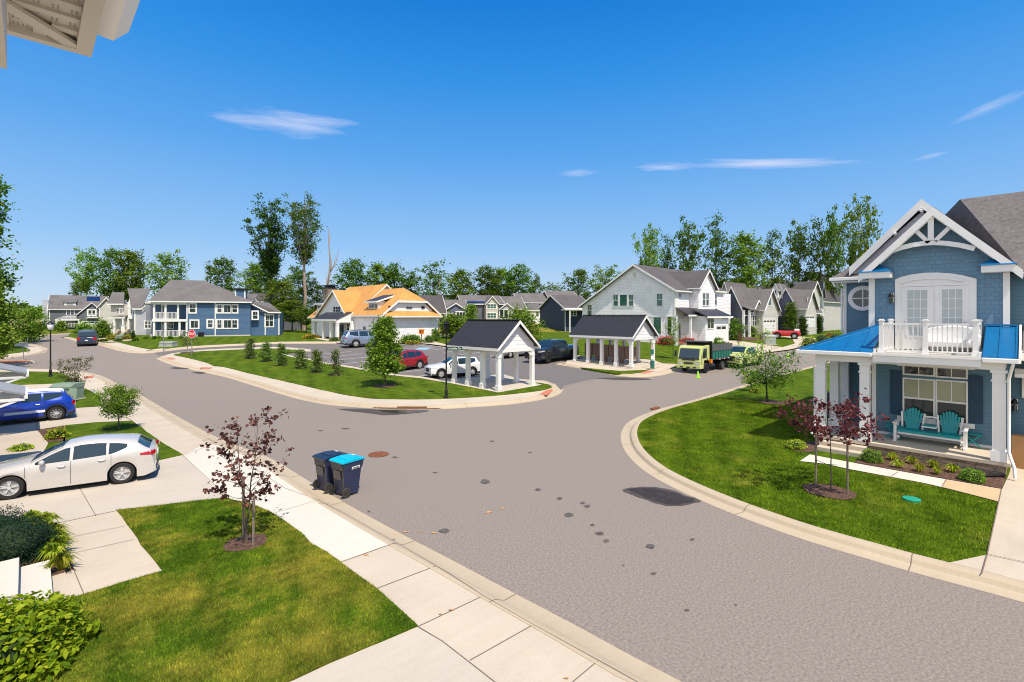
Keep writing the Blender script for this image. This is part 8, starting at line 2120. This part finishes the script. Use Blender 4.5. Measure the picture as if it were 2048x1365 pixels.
bg = [ # u, vtop, hw, D, proto, label
 (172, 502, 30, 150, 2, 'fork trunked tree with pale trunk behind the grey end house'), (222, 500, 32, 150, 0, 'broad dark tree directly right of the fork trunked one'), (262, 500, 32, 152, 3, 'broad tree above the lavender row house'), (335, 505, 40, 140, 2, 'tree with loose crown above the blue row roof left end'), (152, 566, 12, 140, 1, 'short dark tree above the grey end house solar roof'),
 (445, 518, 40, 125, 0, 'wide dark tree behind the blue row chimney'), (512, 527, 34, 120, 3, 'rounded tree just left of the vine clad giant'), (598, 530, 30, 120, 1, 'dense tree below the pale trunked giant'), (565, 560, 34, 100, 3, 'ivy dark bushy tree at the foot of the vine clad giant'), (635, 560, 26, 110, 1, 'bushy tree behind the clubhouse chimney'), (585, 600, 30, 96, 3, 'low bushy tree between the blue row and the clubhouse'), (612, 618, 24, 90, 0, 'short leafy tree left of the clubhouse porch'),
 (708, 522, 32, 125, 0, 'tree above the clubhouse front gable'), (757, 527, 28, 128, 3, 'tree above the clubhouse main ridge'), (790, 530, 26, 130, 0, 'tree right of the clubhouse peak'), (822, 540, 22, 132, 1, 'slender tree above the clubhouse clipped roof'), (868, 525, 25, 130, 4, 'columnar tree standing clear above the slate purple house'),
 (920, 541, 30, 150, 3, 'tree right of the bare branched tree'), (975, 535, 30, 150, 0, 'olive topped broad tree above the solar panel house'), (1003, 537, 26, 155, 3, 'dense tree above the screened porch house'), (1037, 532, 28, 152, 0, 'tall broad tree left of the white house with deck'), (1070, 550, 15, 155, 1, 'thin tree above the white house with deck'), (1108, 568, 20, 170, 2, 'faint low tree left of the navy house'), (1158, 541, 32, 150, 0, 'broad tree above the navy house'), (1212, 536, 32, 140, 2, 'broad tree left of the white house roof'),
 (1297, 452, 32, 115, 2, 'tall tree above the white house peak'), (1335, 472, 20, 118, 4, 'thin tall tree right of the white house peak'), (1378, 438, 28, 112, 1, 'tallest tree above the white house rear roof'), (1432, 437, 28, 112, 4, 'tall tree above the white house front gable'), (1490, 467, 44, 108, 3, 'dense bright tree behind the dark grey house roof'), (1545, 463, 27, 112, 4, 'loose crowned tree above the twin dormers'), (1597, 445, 28, 112, 1, 'tall tree above the slate blue house'), (1640, 440, 24, 108, 4, 'tall tree above the cream house gables'), (1668, 420, 22, 108, 1, 'narrow tall tree next to the blue house roof edge'), (1717, 404, 38, 92, 2, 'large tree overtopping the blue house left eave'), (1625, 545, 34, 130, 0, 'low dense tree filling behind the cream house'), (1450, 560, 30, 125, 0, 'low tree between the white and dark grey houses')]
made = {}
for i, (u, vt, hw, D_, k, lab) in enumerate(bg):
    k = k if i % 2 else k+5; q = protos[k]; p = at(u, 632, D_); zt = EYE+(632-vt)/1000*D_; Hh_ = zt-1.8; w_ = hw/1000*D_*(.95 if u > 1290 else 1.12 if 690 < u < 1220 else .95)
    s = (w_/q['rw']*.95, w_/q['rw']*.95, Hh_/20*1.0)
    if k not in made:
        made[k] = tree(q['name'], lab, 'tree', (p.x, p.y, 1.8), 20, q['cb'], q['rw'], q['shape'], q['nl'], q['ncl'], q['nleaf'], q['ls'], q['leaf'], q['bark'], q['seed'], q['r0'], sig=q['sig'], bare=q['bare'], rise=q['rise'], group='tall trees behind the houses')
        made[k].scale = s
    else: dup(made[k], lab, (p.x, p.y, 1.8), i*1.3, s, 'tall trees behind the houses', 'tree')
# the two giants and the snags
p = at(541, 632, 105); tree('giant_tree', 'vine clad giant with forked flat topped crown', 'tree', (p.x, p.y, 1.8), 28, .50, 4.4, 'vase', 34, 5, 36, .5, L_dark, M_barkd, 301, .45, sig=.48, rise=3.0)
bushy = tree('ivy_column', 'ivy covering the lower trunk of the vine clad giant', 'ivy', (p.x, p.y, 1.8), 17, .1, 1.25, 'cone', 44, 5, 30, .4, L_dark, M_barkd, 302, .3, sig=.5)
p = at(609, 632, 105); tree('giant_tree', 'pale trunked giant with thin feathery crown', 'tree', (p.x, p.y, 1.8), 29, .55, 3.9, 'vase', 54, 5, 24, .42, L_mid, M_barkp, 303, .42, sig=.5, rise=2.4, bare=.12)
def snag(label, u, vt, D_, r, seed, nb=7, spread=1.4, bark=None):
    rnd = random.Random(seed); p = at(u, 632, D_); Hh_ = EYE+(632-vt)/1000*D_-1.8
    t = thing('dead_tree', label, 'tree', (p.x, p.y, 1.8)); mb = MB()
    P_ = [Vector((rnd.uniform(-.3, .3), rnd.uniform(-.3, .3), Hh_*i/7)) for i in range(8)]; mb.tube(P_, [r*(1-.85*i/7) for i in range(8)], 7)
    for k in range(nb):
        i = rnd.randint(3, 6); a = rnd.uniform(0, 6.28); q = P_[i]; l = rnd.uniform(.5, 1)*spread
        m_ = q+Vector((cos(a)*l*.6, sin(a)*l*.6, l*1.0)); e_ = m_+Vector((cos(a)*l*.3, sin(a)*l*.3, l*1.6)); mb.tube([q, m_, e_], [r*.35, r*.2, r*.05], 5, caps=False)
    mb.build('trunk', bark or M_barkp, t, smooth=True)
snag('bare dead snag left of the clubhouse roof', 657, 458, 100, .38, 5, 6, 2.2); snag('leafless pale tree left of the solar panel house', 878, 556, 120, .12, 9, 16, 1.6)

# far woods on the horizon: one mass
rng = np.random.default_rng(77); C = []
for i in range(2600):
    u = rng.uniform(-80, 1900); D_ = rng.uniform(420, 520); hh_ = 14 if u < 400 else 12
    x, y = wxy(D_, (u-1024)/1000*D_); C.append((x, y, 1.8+rng.uniform(0, 1)**.7*hh_*(.8+.2*sin(u*.05))))
leaves(np.array(C), 9, rng, .7, .4, 'far_woods', L_dark); tag(bpy.data.objects['far_woods'], 'dark belt of far off woods along the horizon', 'woods', kind='stuff')

# mown grass blades on the two near lawns
def blades(name, label, inside, box, n, h, w, mat, z, seed):
    rng = np.random.default_rng(seed); P = rng.uniform((box[0], box[1]), (box[2], box[3]), (n, 2)); P = P[inside(P)]
    m = len(P); a = rng.uniform(0, 2*pi, m); hh_ = h*rng.uniform(.5, 1.2, m); la = rng.uniform(0, 2*pi, m); ll = rng.uniform(.2, .9, m)*hh_
    zz = np.array([Hxy(x, y) for x, y in P])+z
    V = np.empty((m, 3, 3)); V[:, 0] = np.stack([P[:, 0]-np.cos(a)*w, P[:, 1]-np.sin(a)*w, zz], 1); V[:, 1] = np.stack([P[:, 0]+np.cos(a)*w, P[:, 1]+np.sin(a)*w, zz], 1)
    V[:, 2] = np.stack([P[:, 0]+np.cos(la)*ll, P[:, 1]+np.sin(la)*ll, zz+hh_], 1)
    o = npmesh(name, V.reshape(-1, 3), np.arange(3*m).reshape(m, 3), mat); tag(o, label, 'grass', kind='stuff')
def inpoly(poly):
    Q = [(p[0], p[1]) for p in poly]
    def f(P):
        c = np.zeros(len(P), bool); n = len(Q)
        for i in range(n):
            x0, y0 = Q[i]; x1, y1 = Q[(i+1) % n]
            if y0 == y1: continue
            k = ((y0 > P[:, 1]) != (y1 > P[:, 1])) & (P[:, 0] < (x1-x0)*(P[:, 1]-y0)/(y1-y0)+x0); c ^= k
        return c
    return f
avoid = [(3.43, 11.85, .42)]
f1 = inpoly(LAWN_NEAR)
g1 = G(493, 1088, Z1)
blades('grass_blades', 'short mown grass blades of the near lawn', lambda P: f1(P) & (np.hypot(P[:, 0]-g1.x, P[:, 1]-g1.y) > .42), (-1.5, 6.5, 5.0, 16.5), 230000, .045, .004, M_blade_near, Z2-.003, 1)
f2 = inpoly(LAWN_RIGHT); g2_ = G(1658, 985, Z1)
walk = inpoly(gp([(1597, 924), (1609, 908), (1570, 884), (1650, 880), (1712, 890), (2012, 950), (2060, 930), (2060, 1200), (1890, 1130), (1973, 1111), (1996, 1006), (1850, 969), (1700, 941)], Z1))
drvf = inpoly([tuple(q) for q in gp([(1890, 1127), (1973, 1111), (1997, 1005), (2004, 980), (2018, 950)], Z1)]+[(30, .35), (30, -8), (8, -8)])
blades('grass_blades', 'mown grass blades of the corner lawn before the blue house', lambda P: f2(P) & ~walk(P) & ~drvf(P) & (np.hypot(P[:, 0]-g2_.x, P[:, 1]-g2_.y) > .62) & ((P[:, 0] < 21.2) | (P[:, 1] > 5.7)), (10, -1, 30, 17), 420000, .055, .007, M_blade_r, Z1-.003, 2)
# ------------------------------------------------------------------ camera, sun, sky
cam = bpy.data.cameras.new('camera'); co = bpy.data.objects.new('camera', cam); COL.objects.link(co)
co.location = (0, 0, EYE); co.rotation_euler = (radians(90), 0, AZ-radians(90))
cam.sensor_width = 36; cam.lens = 36*1000/2048; cam.shift_y = -50.5/2048
cam.clip_start = .05; cam.clip_end = 4000
scene.camera = co

SUN_EL = 60.0; SUN_TO = 76.0                          # light travels towards this heading (deg from +X)
w = bpy.data.worlds.new('World'); scene.world = w; w.use_nodes = True
nt = w.node_tree; bg = nt.nodes['Background']
sky = nt.nodes.new('ShaderNodeTexSky'); sky.sky_type = 'NISHITA'; sky.sun_disc = False
sky.sun_elevation = radians(SUN_EL); sky.sun_rotation = radians(90-(SUN_TO+180))
sky.altitude = 0; sky.air_density = 1.0; sky.dust_density = .25; sky.ozone_density = 3.0
tc = nt.nodes.new('ShaderNodeTexCoord')
# thin cirrus wisps: a few patches fixed in the sky
nv = N(nt, 'ShaderNodeVectorMath', operation='NORMALIZE'); nt.links.new(tc.outputs['Generated'], nv.inputs[0])
# the deep polarised blue of the photographed sky, by elevation
sz = N(nt, 'ShaderNodeSeparateXYZ'); nt.links.new(nv.outputs[0], sz.inputs[0])
k_ = .2
el = ramp(nt, sz.outputs[2], [(0.0, (.56, .70, .86)), (.05, (.47, .65, .88)), (.13, (.29, .55, .90)), (.30, (.10, .38, .86)), (.42, (.028, .29, .80)), (.53, (.003, .205, .70)), (1.0, (.05, .17, .50))])
sclr = N(nt, 'ShaderNodeVectorMath', operation='SCALE'); nt.links.new(el, sclr.inputs[0]); sclr.inputs['Scale'].default_value = 6.1
skmix = mix(nt, .93, sky.outputs[0], sclr.outputs[0])
# whitish fill glow added to the unseen sky behind the viewer, lifting shaded walls
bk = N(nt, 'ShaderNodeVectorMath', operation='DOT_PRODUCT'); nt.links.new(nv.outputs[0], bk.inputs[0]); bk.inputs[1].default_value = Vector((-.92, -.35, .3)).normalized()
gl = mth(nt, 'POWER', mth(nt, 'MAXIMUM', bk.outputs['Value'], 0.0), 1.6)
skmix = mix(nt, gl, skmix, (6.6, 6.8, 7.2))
def wisp(u, v, hu, hv, amp, tilt=0.0, seed=0.0):
    c = (at(u, v, 1.0)-Vector((0, 0, EYE))).normalized()
    e1 = c.cross(Vector((0, 0, 1))).normalized(); e2 = e1.cross(c)
    e1, e2 = e1*cos(tilt)+e2*sin(tilt), e2*cos(tilt)-e1*sin(tilt)
    d = []
    for e, h in ((e1, hu/1000), (e2, hv/1000)):
        m = N(nt, 'ShaderNodeVectorMath', operation='DOT_PRODUCT'); nt.links.new(nv.outputs[0], m.inputs[0]); m.inputs[1].default_value = e/h
        d.append((m.outputs['Value'], c.dot(e)/h))
    cb = N(nt, 'ShaderNodeCombineXYZ')
    nt.links.new(d[0][0], cb.inputs[0]); nt.links.new(d[1][0], cb.inputs[1]); cb.inputs[2].default_value = seed
    nz = N(nt, 'ShaderNodeTexNoise'); setin(nz, Scale=1.3, Detail=4, Roughness=.6); nt.links.new(cb.outputs[0], nz.inputs['Vector'])
    ln = N(nt, 'ShaderNodeVectorMath', operation='LENGTH')
    cb2 = N(nt, 'ShaderNodeCombineXYZ'); nt.links.new(d[0][0], cb2.inputs[0]); nt.links.new(d[1][0], cb2.inputs[1])
    nt.links.new(cb2.outputs[0], ln.inputs[0])
    front = N(nt, 'ShaderNodeVectorMath', operation='DOT_PRODUCT'); nt.links.new(nv.outputs[0], front.inputs[0]); front.inputs[1].default_value = c
    a = mth(nt, 'SUBTRACT', 1.0, ln.outputs['Value'])
    a = mth(nt, 'ADD', a, mth(nt, 'MULTIPLY', mth(nt, 'SUBTRACT', nz.outputs[0], .52), 1.7))
    a = mth(nt, 'MULTIPLY', mth(nt, 'MAXIMUM', mth(nt, 'MINIMUM', a, 1.0), 0.0), amp)
    a = mth(nt, 'MULTIPLY', a, mth(nt, 'GREATER_THAN', front.outputs['Value'], .5))
    return a
tot = None
for q in [(565, 248, 112, 20, .6, .0, 1.0), (600, 240, 90, 16, .5, .06, 2.0), (1535, 327, 150, 10, .65, -.12, 3.0), (1330, 334, 60, 8, .45, -.05, 4.0), (1158, 346, 40, 8, .35, .0, 5.0), (1985, 212, 48, 8, .3, .25, 6.0), (1860, 313, 24, 4, .3, .1, 7.0),]:
    a = wisp(*q); tot = a if tot is None else mth(nt, 'MAXIMUM', tot, a)
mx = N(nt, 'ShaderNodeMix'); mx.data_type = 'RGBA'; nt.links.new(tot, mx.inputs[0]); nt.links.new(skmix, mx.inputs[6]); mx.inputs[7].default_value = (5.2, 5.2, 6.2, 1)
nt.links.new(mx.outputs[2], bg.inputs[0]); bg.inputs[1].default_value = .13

L = bpy.data.lights.new('sun', 'SUN'); L.energy = 4.4; L.angle = radians(.5); L.color = (1.0, .905, .77)
so = bpy.data.objects.new('sun', L); COL.objects.link(so)
to = Vector((cos(radians(SUN_TO))*cos(radians(SUN_EL)), sin(radians(SUN_TO))*cos(radians(SUN_EL)), -sin(radians(SUN_EL))))
so.rotation_euler = to.to_track_quat('-Z', 'Y').to_euler(); so.location = (0, 0, 60)
vs = scene.view_settings; scene.display_settings.display_device = 'sRGB'
vs.view_transform = 'Standard'; vs.look = 'None'; vs.gamma = 1; vs.use_curve_mapping = False; vs.exposure = .35
scene.cycles.max_bounces = 6; scene.cycles.transparent_max_bounces = 4
scene.cycles.use_denoising = True; scene.cycles.filter_width = 1.05
